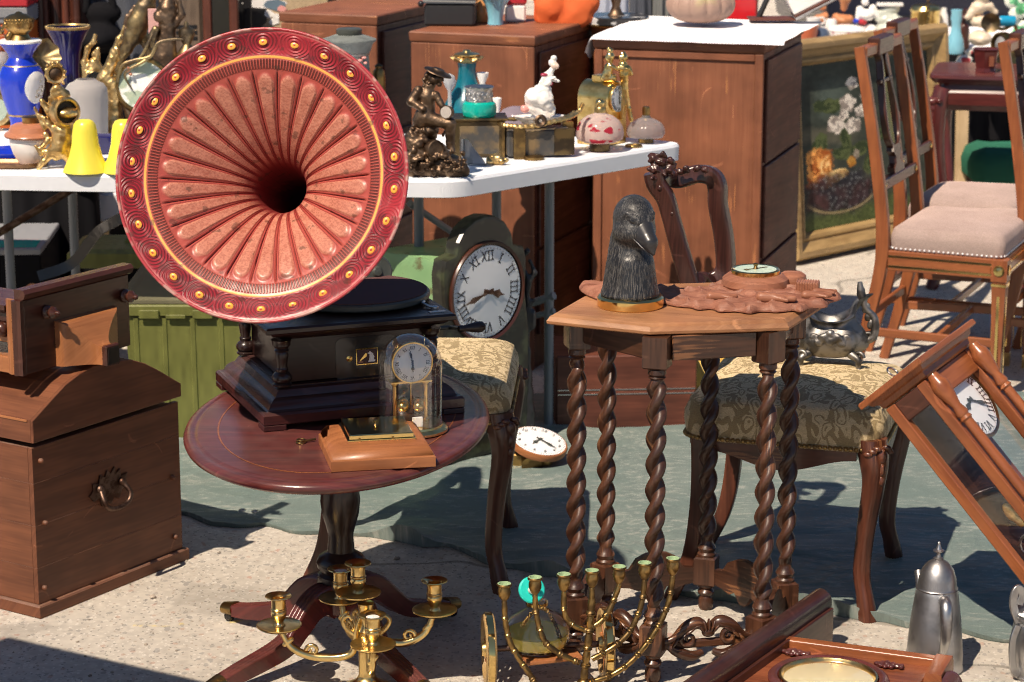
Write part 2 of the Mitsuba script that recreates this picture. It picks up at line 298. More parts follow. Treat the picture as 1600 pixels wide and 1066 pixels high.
scene['concrete'] = {'type': 'twosided', 'bsdf': {'type': 'bumpmap', 'bsdf': {'type': 'principled', 'base_color': mikit.proc(f_conc), 'roughness': .85}, 'arbitrary': mikit.proc(lambda p, n, uv: .004 * fbm(p.x * 60, p.y * 60, 0., 4)), 'scale': 1.0}}
def f_tarp(p, n, uv):
    a = fbm(p.x * 7 + 2 * noise(p.y * 5), p.y * 12, 0., 4); b = fbm(p.x * 46 + 9 * noise(p.x * 5, p.y * 5), p.y * 150, 3., 3); d = noise(p.x * 420, p.y * 420)
    c = mix((.11, .155, .148), (.165, .205, .193), a)
    c = mix(c, (.32, .34, .31), smoothstep(.50, .76, b * .7 + a * .3) * .55)
    return c * (.9 + .2 * d)
scene['tarp_cloth'] = {'type': 'twosided', 'bsdf': {'type': 'bumpmap', 'bsdf': {'type': 'principled', 'base_color': mikit.proc(f_tarp), 'roughness': .6}, 'arbitrary': mikit.proc(lambda p, n, uv: .010 * fbm(p.x * 16 + 5 * noise(p.x * 5, p.y * 5), p.y * 34, 3., 3)), 'scale': 1.0}}
# bird: dark carved wood with pale worn feather strokes
def bird_stroke(p, uv):
    def lay(f, lu, ph):
        x = (uv.y + .004 * (noise(uv.x * 34 + ph, uv.y * 34) - .5)) * f; k = dr.floor(x); r = x - k - .25 - .5 * cell_rand(k, 3 + ph)
        return smoothstep(.26, .08, dr.abs(r)) * smoothstep(.60, .72, noise(uv.x * lu + 31 * cell_rand(k, ph), k * 7.31, ph))
    return dr.maximum(lay(620., 85., 1.), lay(880., 130., 5.) * .7)
def f_bird(p, n, uv): return mix((.012, .013, .016), (.20, .19, .175), bird_stroke(p, uv) * .8) * (.7 + .6 * fbm(p.x * 30, p.y * 30, p.z * 30))
def b_bird(p, n, uv): return -.0004 * bird_stroke(p, uv)
scene['bird_wood'] = {'type': 'twosided', 'bsdf': {'type': 'bumpmap', 'bsdf': {'type': 'principled', 'base_color': mikit.proc(f_bird), 'roughness': .34, 'clearcoat': .45}, 'arbitrary': mikit.proc(b_bird, eps=4e-4), 'scale': 1.0}}
# horn: painted pressed tin; uv = (angle / 2 pi, radius / rim radius)
NPET = 26
def f_horn(p, n, uv):
    a, r = uv.x * NPET, uv.y
    q = a - dr.floor(a) - .5
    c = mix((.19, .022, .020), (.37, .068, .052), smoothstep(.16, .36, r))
    sp = fbm(p.x * 330, p.y * 330, p.z * 330, 3)
    pw = .335 - .07 * smoothstep(.6, .2, r)
    pet = smoothstep(pw + .03, pw - .01, dr.abs(q)) * smoothstep(.722, .70, r + dr.square(q) * .42)
    pc = mix((.50, .205, .142), (.36, .115, .074), smoothstep(.40, .66, sp) * .7 + .35 * smoothstep(.4, .7, fbm(p.x * 30, p.y * 30, p.z * 30)))
    c = mix(c, pc, pet * smoothstep(.165, .25, r))
    c = mix(c, (.085, .014, .013), smoothstep(.035, .012, dr.abs(dr.abs(q) - .5)) * smoothstep(.74, .70, r) * .75)
    c = mix(c, (.17, .03, .026), smoothstep(.04, .012, dr.abs(dr.abs(q) - pw - .045)) * smoothstep(.72, .69, r) * .55)
    # comb ring
    cm = smoothstep(.735, .745, r) * smoothstep(.808, .80, r)
    tk = dr.abs(a * 9 - dr.floor(a * 9) - .5)
    c = mix(c, (.075, .016, .012), cm * smoothstep(.34, .22, tk) * .85)
    # yellow line
    c = mix(c, (.72, .36, .075), smoothstep(.810, .815, r) * smoothstep(.831, .826, r))
    # rim band with rings round every eyelet
    band = smoothstep(.832, .838, r)
    dx, dy = q * (2 * math.pi / NPET) * .915, r - .915
    dd = dr.sqrt(dx * dx * .80 + dy * dy * 1.15 + 1e-7)
    rg = dr.sin(dd * 300 + 4.5 * noise(p.x * 45, p.y * 45, p.z * 45)) + .5 * (noise(p.x * 90, p.y * 90, p.z * 90) - .5)
    rc = mix((.29, .015, .028), (.13, .012, .018), smoothstep(-.1, .5, rg) * smoothstep(.985, .965, r))
    rc = mix(rc, (.46, .035, .05), smoothstep(.5, .75, fbm(p.x * 14, p.y * 14, p.z * 14)) * .6); rc = mix(rc, (.07, .03, .03), smoothstep(.60, .72, fbm(p.x * 38, p.y * 38, p.z * 38, 4)) * .5)
    c = mix(c, rc, band)
    c = mix(c, (.44, .17, .15), smoothstep(.978, .99, r) * (.35 + .6 * fbm(p.x * 30, p.y * 30, p.z * 30)))
    c = mix(c, (.05, .03, .02), smoothstep(.66, .74, fbm(p.x * 55, p.y * 55, p.z * 55, 4)) * .55)
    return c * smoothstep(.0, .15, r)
def b_horn(p, n, uv):
    a, r = uv.x * NPET, uv.y; q = a - dr.floor(a) - .5
    dx, dy = q * (2 * math.pi / NPET) * .915, r - .915
    dd = dr.sqrt(dx * dx * .80 + dy * dy * 1.15 + 1e-7)
    ring = -dr.sin(dd * 300 + 3 * noise(p.x * 60, p.y * 60, p.z * 60)) * smoothstep(.835, .85, r) * smoothstep(.985, .96, r)
    tk = dr.abs(a * 9 - dr.floor(a * 9) - .5)
    return .0009 * ring + .0016 * smoothstep(.2, .35, tk) * smoothstep(.735, .745, r) * smoothstep(.808, .80, r)
scene['horn_paint'] = {'type': 'twosided', 'bsdf': {'type': 'bumpmap', 'bsdf': {'type': 'principled', 'base_color': mikit.proc(f_horn), 'roughness': .40, 'clearcoat': .25, 'clearcoat_gloss': .7}, 'arbitrary': mikit.proc(b_horn, eps=4e-4), 'scale': 1.0}}
mat('eyelet_paint', mikit.proc(lambda p, n, uv: mix((.42, .05, .015), mix((.72, .36, .05), (.05, .02, .015), smoothstep(.9, 1.04, dr.sqrt(uv.x * uv.x + uv.y * uv.y))), smoothstep(.24, .38, dr.sqrt(uv.x * uv.x + uv.y * uv.y) + .1 * (noise(p.x * 300, p.y * 300, p.z * 300) - .5)))), .35, coat=.3)
# glass
scene['pane_glass'] = {'type': 'thindielectric', 'int_ior': 1.5}
scene['solid_glass'] = {'type': 'dielectric', 'int_ior': 1.5}
scene['lens_glass'] = {'type': 'thindielectric', 'int_ior': 1.7}
# oil painting on its canvas; uv from 0 to 1 across the canvas
def f_paint(p, n, uv):
    x, y = uv.x, uv.y
    br = fbm(x * 16, y * 22, 0., 4); b2 = fbm(x * 70, y * 70, 2., 3); b3 = fbm(x * 7 + 3, y * 7, 5., 3)
    c = mix((.022, .028, .024), (.062, .075, .058), br)
    c = mix(c, (.11, .15, .13), smoothstep(.18, .05, dr.abs(x - .24 + .1 * (br - .5))) * smoothstep(.60, .75, y) * smoothstep(.97, .80, y) * .55)
    c = mix(c, (.13, .12, .085), smoothstep(.06, .02, dr.abs(y - .58 + .1 * x + .05 * (br - .5))) * smoothstep(.5, .3, x) * .6)
    c = mix(c, mix((.045, .062, .018), (.10, .13, .04), b2), smoothstep(.16, .06, y + .16 * (b3 - .5)) * .9)
    def blob(cx, cy, rx, ry, ca, cb, c, lob=5., ph=0.):
        dx, dy = (x - cx) / rx, (y - cy) / ry; rr = dr.sqrt(dx * dx + dy * dy + 1e-6); th = dr.atan2(dy, dx) + ph
        k = smoothstep(1.05, .85, rr + .10 * dr.cos(th * lob) + .40 * (b2 - .5) + .3 * (br - .5))
        t = smoothstep(.25, .75, .5 + .35 * dr.sin(rr * 7 + th * 2 + 6 * b2) + .5 * (b3 - .5) + .25 * dr.cos(th - 2.2))
        return mix(c, mix(ca, cb, t), k)
    for cx, cy, rx, ry in ((.22, .74, .12, .05), (.34, .52, .05, .12), (.14, .50, .06, .09), (.45, .45, .07, .05), (.60, .52, .08, .05), (.52, .34, .05, .07), (.30, .44, .08, .04)): c = blob(cx, cy, rx, ry, (.03, .045, .018), (.09, .115, .045), c, 2., cx * 9)
    for i, (cx, cy, s_) in enumerate(((.40, .86, .8), (.36, .74, 1.1), (.27, .62, 1.15), (.40, .60, 1.1), (.46, .68, .8), (.33, .67, .7), (.50, .77, .7))): c = blob(cx, cy, .058 * s_, .050 * s_, (.28, .24, .21), (.76, .70, .62), c, 5., i * 1.7)
    c = blob(.135, .37, .115, .135, (.34, .085, .015), (.86, .40, .11), c, 4.); c = blob(.185, .36, .05, .09, (.52, .18, .03), (.92, .58, .24), c, 3.); c = blob(.265, .31, .085, .042, (.66, .36, .10), (.90, .66, .30), c, 2., 1.)
    c = blob(.38, .38, .035, .035, (.34, .14, .02), (.50, .28, .06), c); c = blob(.42, .42, .025, .03, (.20, .17, .13), (.34, .30, .24), c)
    g1, g2, gr = voronoi(x * 34, y * 30)
    gm = smoothstep(.30, .17, dr.sqrt(dr.square((x - .29) * .85) + dr.square((y - .20) * 1.9)) + .14 * (br - .5) + .05 * (b2 - .5))
    c = mix(c, mix(mix((.12, .13, .14), (.016, .015, .024), smoothstep(.05, .42, g1)), (.05, .02, .022), smoothstep(.3, .7, b3)) * (.6 + .8 * gr), gm * .92)
    c = mix(c, (.30, .24, .13), smoothstep(.02, .006, dr.abs(dr.sqrt(dr.square((x - .29) * .85) + dr.square((y - .20) * 1.9)) - .225)) * smoothstep(.18, .12, y) * .7)
    for cx, cy in ((.74, .36), (.80, .62), (.68, .60), (.86, .42)): c = blob(cx, cy, .05, .045, (.10, .035, .03), (.24, .11, .09), c)
    return c * (.95 + .5 * b2)
mat('oil_paint', mikit.proc(f_paint), .6, spec=.25)
plain('felt', (.075, .035, .035), .95); plain('label_brown', (.055, .022, .025), .4); plain('silver_dial', (.66, .67, .66), .35, .3)
wood('orange_dull', (.23, .078, .026), (.33, .125, .045), rough=.4, coat=.3)
plain('bird_plain', (.022, .022, .025), .35, .4)
wood('terracotta_smooth', (.23, .085, .045), (.34, .145, .085), rough=.45, coat=.1)
plain('cream_dial', (.70, .62, .40), .35); plain('verdigris', (.30, .42, .24), .7)
def f_engr(p, n, uv): return mix((.42, .42, .42), (.60, .60, .60), smoothstep(.3, .6, fbm(p.x * 28, p.y * 28, p.z * 28, 4)))
def b_engr(p, n, uv):
    a = noise(p.x * 60, p.y * 60, p.z * 60) * 7 + noise(p.x * 130, p.y * 130, p.z * 130) * 4
    return .00006 * dr.sin(a * 5) * smoothstep(.30, .6, noise(p.x * 30 + 5, p.y * 30, p.z * 24))
scene['engraved'] = {'type': 'twosided', 'bsdf': {'type': 'bumpmap', 'bsdf': {'type': 'principled', 'base_color': mikit.proc(f_engr), 'roughness': .42, 'metallic': 1.}, 'arbitrary': mikit.proc(b_engr, eps=4e-4), 'scale': 1.0}}
mat('yellow_liquid', (.62, .52, .10), .1, coat=.5)
plain('blue_enamel', (.72, .76, .80), .15, .6); plain('iron_dark', (.022, .023, .026), .4)
mat('gold_cloth', mikit.proc(lambda p, n, uv: mix((.62, .42, .10), (.42, .26, .05), smoothstep(.4, .6, fbm(p.x * 45, p.y * 45, p.z * 45)))), .6, sheen=.3)
mat('crate_lid', mikit.proc(lambda p, n, uv: mix((.105, .10, .06), (.17, .16, .10), fbm(p.x * 12, p.y * 12, p.z * 12))), .6)
wood('red_brown', (.13, .036, .016), (.24, .075, .032), rough=.3, coat=.5)
plain('porcelain_skin', (.72, .55, .46), .3, .5); plain('ruby_glaze', (.35, .03, .07), .2, .6); plain('grey_skin', (.42, .39, .36), .6); 
metal('bronze_gold', (.40, .30, .15), (.17, .13, .085), .46, fr_=26.)
metal('brass_dark', (.22, .155, .075), (.085, .065, .045), .38, fr_=30.)
metal('copper_metal', (.30, .17, .10), (.16, .10, .06), .4, fr_=30.)
metal('zinc', (.52, .55, .58), (.32, .34, .36), .35, fr_=36.)
metal('bright_gold', (.92, .68, .28), (.72, .48, .16), .24, fr_=40.)
mat('lead_patina', mikit.proc(lambda p, n, uv: mix((.05, .05, .05), (.17, .12, .06), smoothstep(.4, .7, fbm(p.x * 38, p.y * 38, p.z * 24, 4)))), .45, coat=.2)
scene['silver_embossed'] = {'type': 'twosided', 'bsdf': {'type': 'bumpmap', 'bsdf': {'type': 'principled', 'base_color': C3((.5, .49, .47)), 'roughness': .3, 'metallic': 1.}, 'arbitrary': mikit.proc(lambda p, n, uv: .002 * noise(p.x * 300, p.y * 300, p.z * 300), eps=5e-4), 'scale': 1.0}}
plain('flower_paint', (.30, .22, .10), .3, .4)
def f_pic(p, n, uv):
    a = fbm(p.x * 60, p.y * 60, p.z * 60, 4); b = fbm(p.x * 26 + 5, p.y * 26, p.z * 26, 3)
    return mix(mix((.28, .40, .32), (.46, .50, .36), a), (.78, .80, .76), smoothstep(.52, .62, b))
mat('picture_paint', mikit.proc(f_pic), .3, coat=.3)
def thinglass(key, c, t): scene[key] = {'type': 'principledthin', 'base_color': c if isinstance(c, dict) else C3(c), 'roughness': .12, 'spec_trans': t, 'diff_trans': .9, 'eta': 1.5}
thinglass('milk_glass', (.78, .80, .82), .35); thinglass('violet_glass', (.62, .55, .66), .45)
thinglass('clear_font', (.86, .84, .84), .72)
thinglass('pink_glass', mikit.proc(lambda p, n, uv: mix((.84, .70, .66), (.62, .05, .09), smoothstep(.60, .68, fbm(p.x * 48, p.y * 48, p.z * 70, 2)))), .22)
wood('weathered_wood', (.10, .07, .05), (.17, .125, .09), rough=.6, coat=0.); wood('pale_wood', (.42, .30, .17), (.56, .42, .26), rough=.6, coat=0.)
plain('dark_picture', (.022, .022, .018), .25, .4); plain('blue_grey', (.12, .18, .24), .6); plain('charcoal', (.03, .032, .04), .7); plain('brown_red', (.22, .07, .05), .7); plain('pinkish_plaster', (.52, .38, .31), .8); plain('blue_black', (.02, .024, .032), .25, .6); plain('navy_paint', (.016, .018, .035), .3, .5)
plain('amber_cream', (.68, .34, .13), .25, .5); plain('green_paint', (.10, .16, .05), .6); plain('grey_cloth', (.17, .18, .18), .9); plain('pale_cloth', (.42, .46, .56), .9); plain('terracotta_glaze', (.52, .14, .07), .25, .5); plain('slate_glaze', (.07, .10, .16), .2, .6); plain('pale_celadon', (.50, .54, .48), .25, .5); plain('cyan_glaze', (.01, .28, .50), .2, .6)
mat('green_white', mikit.proc(lambda p, n, uv: mix((.70, .74, .66), (.12, .42, .20), smoothstep(.5, .56, fbm(p.x * 26, p.y * 26, p.z * 26, 2)))), .25, coat=.5)
mat('harlequin', mikit.proc(lambda p, n, uv: mix(mix((.74, .72, .66), (.04, .14, .40), smoothstep(.55, .6, noise(p.x * 24, p.y * 24, p.z * 24))), (.5, .04, .05), smoothstep(.64, .68, noise(p.x * 30 + 9, p.y * 30, p.z * 30)))), .25, coat=.5)
plain('dark_hollow', (.02, .012, .008), .6)
wood('base_wood', (.020, .006, .006), (.052, .012, .011), rough=.24, coat=.6, dust=.10)
wood('carved_black', (.020, .007, .006), (.062, .020, .015), rough=.28, coat=.5)
mat('grit_stone', mikit.proc(lambda p, n, uv: mix((.14, .12, .10), (.42, .36, .30), noise(p.x * 45, p.y * 45, 3.))), .8)
# ------------------------------------------------------------------ the setting: ground, tarpaulin
fr()
struct('ground', TM([[-150, -40, 0], [150, -40, 0], [150, 260, 0], [-150, 260, 0]], [[0, 1, 2], [0, 2, 3]]), 'concrete')
tp = np.array([(-300, 800), (150, 806), (285, 808), (330, 822), (370, 826), (410, 824), (450, 834), (530, 838), (570, 842), (620, 845), (660, 858), (700, 856), (760, 882), (850, 903), (930, 905), (1010, 922), (1100, 938), (1160, 948), (1253, 952), (1314, 968), (1380, 972), (1415, 983), (1460, 984), (1506, 992), (1572, 1006), (1700, 1010), (1900, 1012)], float)
fe = np.array([G(x, y)[:2] for x, y in tp]); fe = fe[np.argsort(fe[:, 0])]
def tarp():
    nx, ny = 260, 110; X = np.linspace(-1.05, 2.1, nx); yf = np.interp(X, fe[:, 0], fe[:, 1]) + .006 * np.sin(X * 31) + .004 * np.sin(X * 57 + 1)
    t = np.linspace(0, 1, ny) ** 1.5; yb = 6.5 + .03 * np.sin(X * 5)
    P = np.stack([np.repeat(X[:, None], ny, 1), yf[:, None] + (yb - yf)[:, None] * t, np.zeros((nx, ny))], -1)
    n1 = meshkit.fbm(P * [2.2, 4.5, 1], 3, 3); n2 = meshkit.fbm(P * [9, 16, 1], 3, 5)
    P[..., 2] = .005 + .034 * np.clip(n1 - .42, 0, 1) + .012 * n2 + .010 * np.maximum(0, 1 - np.abs(meshkit.noise(P * [3, 5, 1], 9) - .5) * 14) * meshkit.noise(P * [1.5, 2, 1], 12) + (np.maximum(0, np.sin(X * 13 + 1.7 * np.sin(X * 5)))[:, None] ** 2 * .026) * np.exp(-t * 22)
    i, j = np.meshgrid(np.arange(nx - 1), np.arange(ny - 1), indexing='ij'); a = i * ny + j
    f = np.vstack([np.stack([a, a + ny, a + ny + 1], -1).reshape(-1, 3), np.stack([a, a + ny + 1, a + 1], -1).reshape(-1, 3)])
    v = P.reshape(-1, 3); nv = len(v); e = np.concatenate([np.arange(nx) * ny])        # hem: a thin turned-down edge
    v2 = v[e] * [1, 1, 0] + [0, .004, .001]; v = np.vstack([v, v2]); k = np.arange(nx - 1)
    f = np.vstack([f, np.stack([e[k], nv + k, e[k + 1]], 1), np.stack([e[k + 1], nv + k, nv + k + 1], 1)])
    return TM(v, f)
tk = solo('tarpaulin', 'grey-green tarpaulin with a wavy edge spread on the concrete under the tables and chairs', 'tarpaulin', tarp(), 'tarp_cloth', smooth=60)
for x, y in ((378, 819), (398, 821), (1478, 985)): p = G(x, y); part(tk, 'eyelet', mv(torus(.007, .002, 20, 6), p[0], p[1] + .012, .03), 'steel', smooth=True)
gp = np.random.default_rng(17); pb = []
for _ in range(150):
    y = gp.uniform(4.3, 5.3); x = gp.uniform(-1.1, 1.1)
    if y > np.interp(x, fe[:, 0], fe[:, 1]) - .02: continue
    r = gp.uniform(.0012, .0042) * (1 + 1.2 * (gp.uniform() > .93)); b = trimesh.creation.icosphere(1, 1.); b.vertices = b.vertices * gp.uniform(.6, 1.1, 3) * [1.2 * r, r, .6 * r] + (meshkit.noise(b.vertices * 2 + x * 9)[:, None] - .5) * r * .5
    pb.append(mv(b, x, y, .0003 + .3 * r, rz=gp.uniform(0, 360)))
put('grit', cat(pb), 'grit_stone', smooth=True); labels['grit'] = {'label': 'loose grit and tiny stones scattered on the bare concrete', 'category': 'grit', 'kind': 'stuff'}
# ------------------------------------------------------------------ wooden chest with arched lid
U = V(.548, .836, 0); W = V(.836, -.548, 0); N0 = G(62, 965)
CH = BAS(N0, -W, U, V(0, 0, 1))          # x: into the chest along its length, y: along the right-hand end, z up  (left-handed basis fixed below)
CH = BAS(N0 + U * .0, U, -W, V(0, 0, 1)) # x: along the end face, y: along the length (away to the left), z up
def onend(px, py, v=0.0):                # local coordinates of a pixel on the plane y = v of the chest
    d = ray(px, py); o = V(0, 0, CAM_H); P0 = N0 - W * v; t = ((P0 - o) @ W) / (d @ W); q = o + d * t - N0; return np.array([q @ U, q[2]])
c = thing('wooden_chest', 'brown plank chest with arched lid and iron handle, at the left edge', 'chest'); fr(CH)
L, D, Hb = .84, .447, .360
part(c, 'plinth', ploft(rect(-.004, -.006, D + .006, L), [(.002, 0), (.004, .002), (.004, .024), (.001, .027), (-.004, .027)]), 'chest_wood', grain='x')
part(c, 'carcass', box((.008, .008, .02), (D - .008, L - .008, Hb - .004), .002), 'chest_wood', grain='y')
zs = [.0275, .105, .195, .285, Hb]
for i in range(4):
    part(c, 'plank', box((.0, 0, zs[i] + .0001), (D, .012, zs[i + 1] - .0001), .0004), 'chest_wood', grain='x')
for i in range(4): part(c, 'plank', box((0, .0125, zs[i] + .0001), (.012, L, zs[i + 1] - .0001), .0004), 'chest_wood', grain='y')
lp = [onend(54, 686), onend(54, 655), onend(74, 626), onend(97, 601), onend(120, 583), onend(142, 571), onend(170, 563), onend(200, 561), onend(222, 567), onend(242, 577), onend(271, 601), onend(273, 633)]
lp = np.array(lp); lp[0] = (-.003, Hb + .012); lp[1, 0] = -.003; lp[-1] = (D + .003, Hb + .012); lp[-2, 0] = D + .003
lid = lambda y0, y1, d: loft([np.column_stack([q[:, 0], np.full(len(q), y), q[:, 1]]) for q, y in ((offp(lp[::-1], -d), y0), (offp(lp[::-1], 0), y0 + d), (offp(lp[::-1], 0), y1))])
lk = part(c, 'lid', lid(-.003, L, .002), 'chest_wood', grain='y')
part(lk, 'end_board', lid(-.0085, -.0032, .0015), 'chest_wood', grain='x')
part(lk, 'seam_strip', box((-.0055, .006, lp[1, 1] - .004), (-.003, L, lp[1, 1] + .001), .0008), 'honey_wood', grain='y')
for px, py in ((60, 721), (67, 818), (66, 919), (270, 745), (274, 838)):
    q = onend(px, py); part(c, 'peg', mv(lathe([(0, -.004), (.0052, -.003), (.0058, .005), (.004, .0085), (0, .0095)], 16), q[0] + (.004 if px < 100 else -.004), 0, q[1], rx=90), 'chest_wood', smooth=50, grain='z')
q = onend(170, 762)
pl = [(-.062, -.004), (-.05, .006), (-.052, .02), (-.034, .016), (-.028, .034), (-.014, .026), (-.006, .04), (.004, .03), (.016, .042), (.02, .027), (.034, .034), (.034, .018), (.056, .02), (.044, .006), (.052, -.008), (.036, -.012), (.028, -.03), (.012, -.022), (.002, -.036), (-.012, -.024), (-.026, -.034), (-.032, -.014), (-.05, -.018)]
hk = part(c, 'handle_plate', mv(prism(pl[::-1], .0, .004), q[0], -.0002, q[1], rx=90), 'iron', label='spiky rusty handle plate')
for s in (-1, 1): part(hk, 'boss', mv(ball((0, 0, 0), .009, 2, (1, .9, 1)), q[0] + s * .034, -.008, q[1] + .006), 'iron', smooth=True)
part(hk, 'bail', tube([(q[0] - .034, -.008, q[1] + .006), (q[0] - .040, -.024, q[1] - .016), (q[0] - .03, -.026, q[1] - .034), (q[0], -.026, q[1] - .040), (q[0] + .03, -.026, q[1] - .034), (q[0] + .040, -.024, q[1] - .016), (q[0] + .034, -.008, q[1] + .006)], .0055, 10, 5), 'iron', smooth=True)
# ------------------------------------------------------------------ clock hood lying on the chest
hv = .03
c = thing('clock_hood', 'dark wooden clock hood with turned knobs and pale curved bracket, on the brown chest', 'clock case')
a0, a1, a2 = onend(30, 466, hv), onend(201, 433, hv), onend(54, 583, hv)
zb = max(a2[1] - .0, .43); u0, u1, zt = a0[0] + .010, a1[0], (a0[1] + a1[1]) / 2
part(c, 'board', box((u0, hv, zb), (u1, hv + .018, zt), .002), 'walnut', grain='x')
prof = lambda s: np.array([(0, 0), (.006, 0), (.009, .004), (.006, .008), (.011, .012), (.016, .013), (.018, .018), (.018, .024), (0, .024)]) * s
def strip(p0, p1, up, s=1.0): return sweep([p0, p1], prof(s) * [1, 1], 1.0, up=up)
part(c, 'cornice', loft([np.column_stack([np.full(6, x), hv + .018 - np.array([0, .018, .026, .030, .024, 0]), zt + np.array([.0, 0, .004, .014, .022, .022])])[::-1] for x in (u0 - .006, u1 + .004)]), 'walnut', grain='x')
part(c, 'side_moulding', loft([np.column_stack([u0 - np.array([0., .010, .012, .018, .014, .0]), hv + np.array([-.001, -.001, .008, .014, .020, .020]), np.full(6, z)])[::-1] for z in (zb, zt)]), 'walnut', grain='z')
part(c, 'side_moulding', loft([np.column_stack([u0 - np.array([0., .008, .012, .008, .0]), hv + np.array([.021, .021, .03, .04, .042]), np.full(5, z)])[::-1] for z in (zb, zt)]), 'honey_wood', grain='z')
b0, b1, b2 = onend(85, 500, hv), onend(176, 479, hv), onend(86, 573, hv)
bu0, bu1, bz1, bz0 = b0[0], b1[0] + .004, (b0[1] + b1[1]) / 2, b2[1]
hb = bz1 - bz0; cur = spl([(.0, 0., 0.), (.016, .08, .10), (.030, .34, .45), (.046, .70, .80), (.060, .92, .97), (.074, 1., 1.)], 7)   # reach, drop, narrowing
bp = [np.array([(bu0 + .058 * w_, hv - r_, bz0), (bu1 - .085 * w_, hv - r_, bz0), (bu1 - .085 * w_, hv - r_, bz1 - (hb - .036) * d_), (bu0 + .058 * w_, hv - r_, bz1 - (hb - .036) * d_)]) for r_, d_, w_ in cur]
part(c, 'bracket', loft(bp), 'honey_wood', smooth=30, grain='x', label='pale curved bracket')
fu0, fu1 = bu0 + .058, bu1 - .085
part(c, 'bracket_foot', box((fu0 - .004, hv - .088, bz0 - .002), (fu1 + .004, hv - .0745, bz0 + .042), .003), 'walnut', grain='x'); part(c, 'foot_end', box((fu0 + .001, hv - .0895, bz0 + .003), (fu1 - .001, hv - .0885, bz0 + .036), .0005), 'black_paint')
kn = lathe([(0, 0), (.013, 0), (.0145, .004), (.012, .008), (.008, .010), (.008, .013), (.0125, .017), (.0125, .021), (.007, .026), (.0045, .028), (.006, .033), (.0035, .037), (0, .038)], 24)
for px, py in ((72, 487), (194, 462)): q = onend(px, py, hv); part(c, 'knob', mv(kn, q[0], hv - .0, q[1], rx=90), 'walnut', smooth=40, grain='z')
uk = u1; u1 = u0 + .14; bx0, by0, by1, bz = u0 + .004, hv + .043, hv + .30, zt - .032                     # the case behind the board, glazed towards the left
for nm, a, b in (('case_top', (bx0, by0, bz - .02), (u1 - .01, by1, bz)), ('case_floor', (bx0, by0, zb - .004), (u1 - .01, by1, zb + .03)), ('case_back', (u1 - .022, by0, zb + .0305), (u1 - .01, by1, bz - .0205)), ('case_rail', (bx0, by0, bz - .062), (bx0 + .014, by1, bz - .0505))):
    part(c, nm, box(a, b, .0015), 'honey_wood' if 'rail' in nm or 'floor' in nm else 'walnut', grain='y')
part(c, 'glass', TM([(bx0 + .006, by0, zb + .031), (bx0 + .006, by1, zb + .031), (bx0 + .006, by1, bz - .064), (bx0 + .006, by0, bz - .064)], [[0, 1, 2], [0, 2, 3]]), 'pane_glass')
part(c, 'lining', box((bx0 + .03, by0 + .004, zb + .0305), (bx0 + .04, by1 - .004, bz - .03), .001), 'black_paint')
for yy in (.018, .05): part(c, 'ball_finial', ball((bx0 - .005, by0 + yy, bz - .034), .015, 3), 'walnut', smooth=True)
part(c, 'rear_cornice', loft([np.column_stack([bx0 - np.array([0, .008, .014, .014, 0]), np.full(5, y), bz + np.array([.0005, .0005, .008, .018, .018])])[::-1] for y in (by0, by1)]), 'walnut', grain='y')
part(c, 'rear_cornice', box((bx0, by0, bz + .0005), (u1 - .01, by1, bz + .014), .002), 'walnut', grain='y')
fr()
# ------------------------------------------------------------------ oval pedestal table
TZ = .48; TC = V(-.334, 4.53)
c = thing('pedestal_table', 'low red mahogany oval pedestal table with reeded splayed legs, under the gramophone', 'table'); fr(TR(TC[0], TC[1], 0, rz=-4))
ov = ngon(120, .277, 0, .441)
part(c, 'table_top', ploft(ov, [(-.05, TZ - .027), (-.012, TZ - .027), (.0, TZ - .024), (.010, TZ - .018), (.0125, TZ - .012), (.010, TZ - .006), (.004, TZ - .0025), (-.004, TZ - .002), (-.006, TZ - .004), (-.012, TZ - .0035), (-.016, TZ), (-.06, TZ), (-.15, TZ)]), 'mahogany_red', smooth=50, grain='x')
i1, i2 = offp(ov, -.052), offp(ov, -.0545)
part(c, 'inlay', loft([np.column_stack([i1, np.full(120, TZ + .0004)]), np.column_stack([i1, np.full(120, TZ + .0008)]), np.column_stack([i2, np.full(120, TZ + .0008)]), np.column_stack([i2, np.full(120, TZ + .0004)])], cap=False), 'orange_wood', grain='x')
part(c, 'block', box((-.10, -.13, TZ - .05), (.10, .13, TZ - .0275), .004), 'mahogany_red', grain='y')
part(c, 'pedestal', lathe([(r_ * (.78 if .19 < z_ < .34 else .98), z_ * 1.072) for r_, z_ in [(.0, .125), (.045, .125), (.05, .135), (.047, .15), (.040, .155), (.048, .165), (.05, .175), (.044, .185), (.034, .195), (.031, .225), (.036, .24), (.046, .265), (.050, .29), (.047, .318), (.038, .335), (.032, .345), (.043, .352), (.045, .36), (.04, .366), (.036, .372), (.046, .382), (.05, .392), (.05, .40), (0, .40)]], 40), 'ebonised', smooth=40, grain='z')
part(c, 'hub', ploft(ngon(24, .05), [(-.012, .082), (0, .092), (0, .126), (-.006, .1335)]), 'mahogany_red', smooth=40, grain='z')
sec = [(-.019, -.022), (.019, -.022), (.019, .018)]
for k in range(4):
    x0 = .019 - k * .0095; sec += [(x0 - .0008, .0205), (x0 - .003, .0235), (x0 - .0047, .0242), (x0 - .0065, .0235), (x0 - .0087, .0205)]
sec += [(-.019, .018)]; sec = np.array(sec)
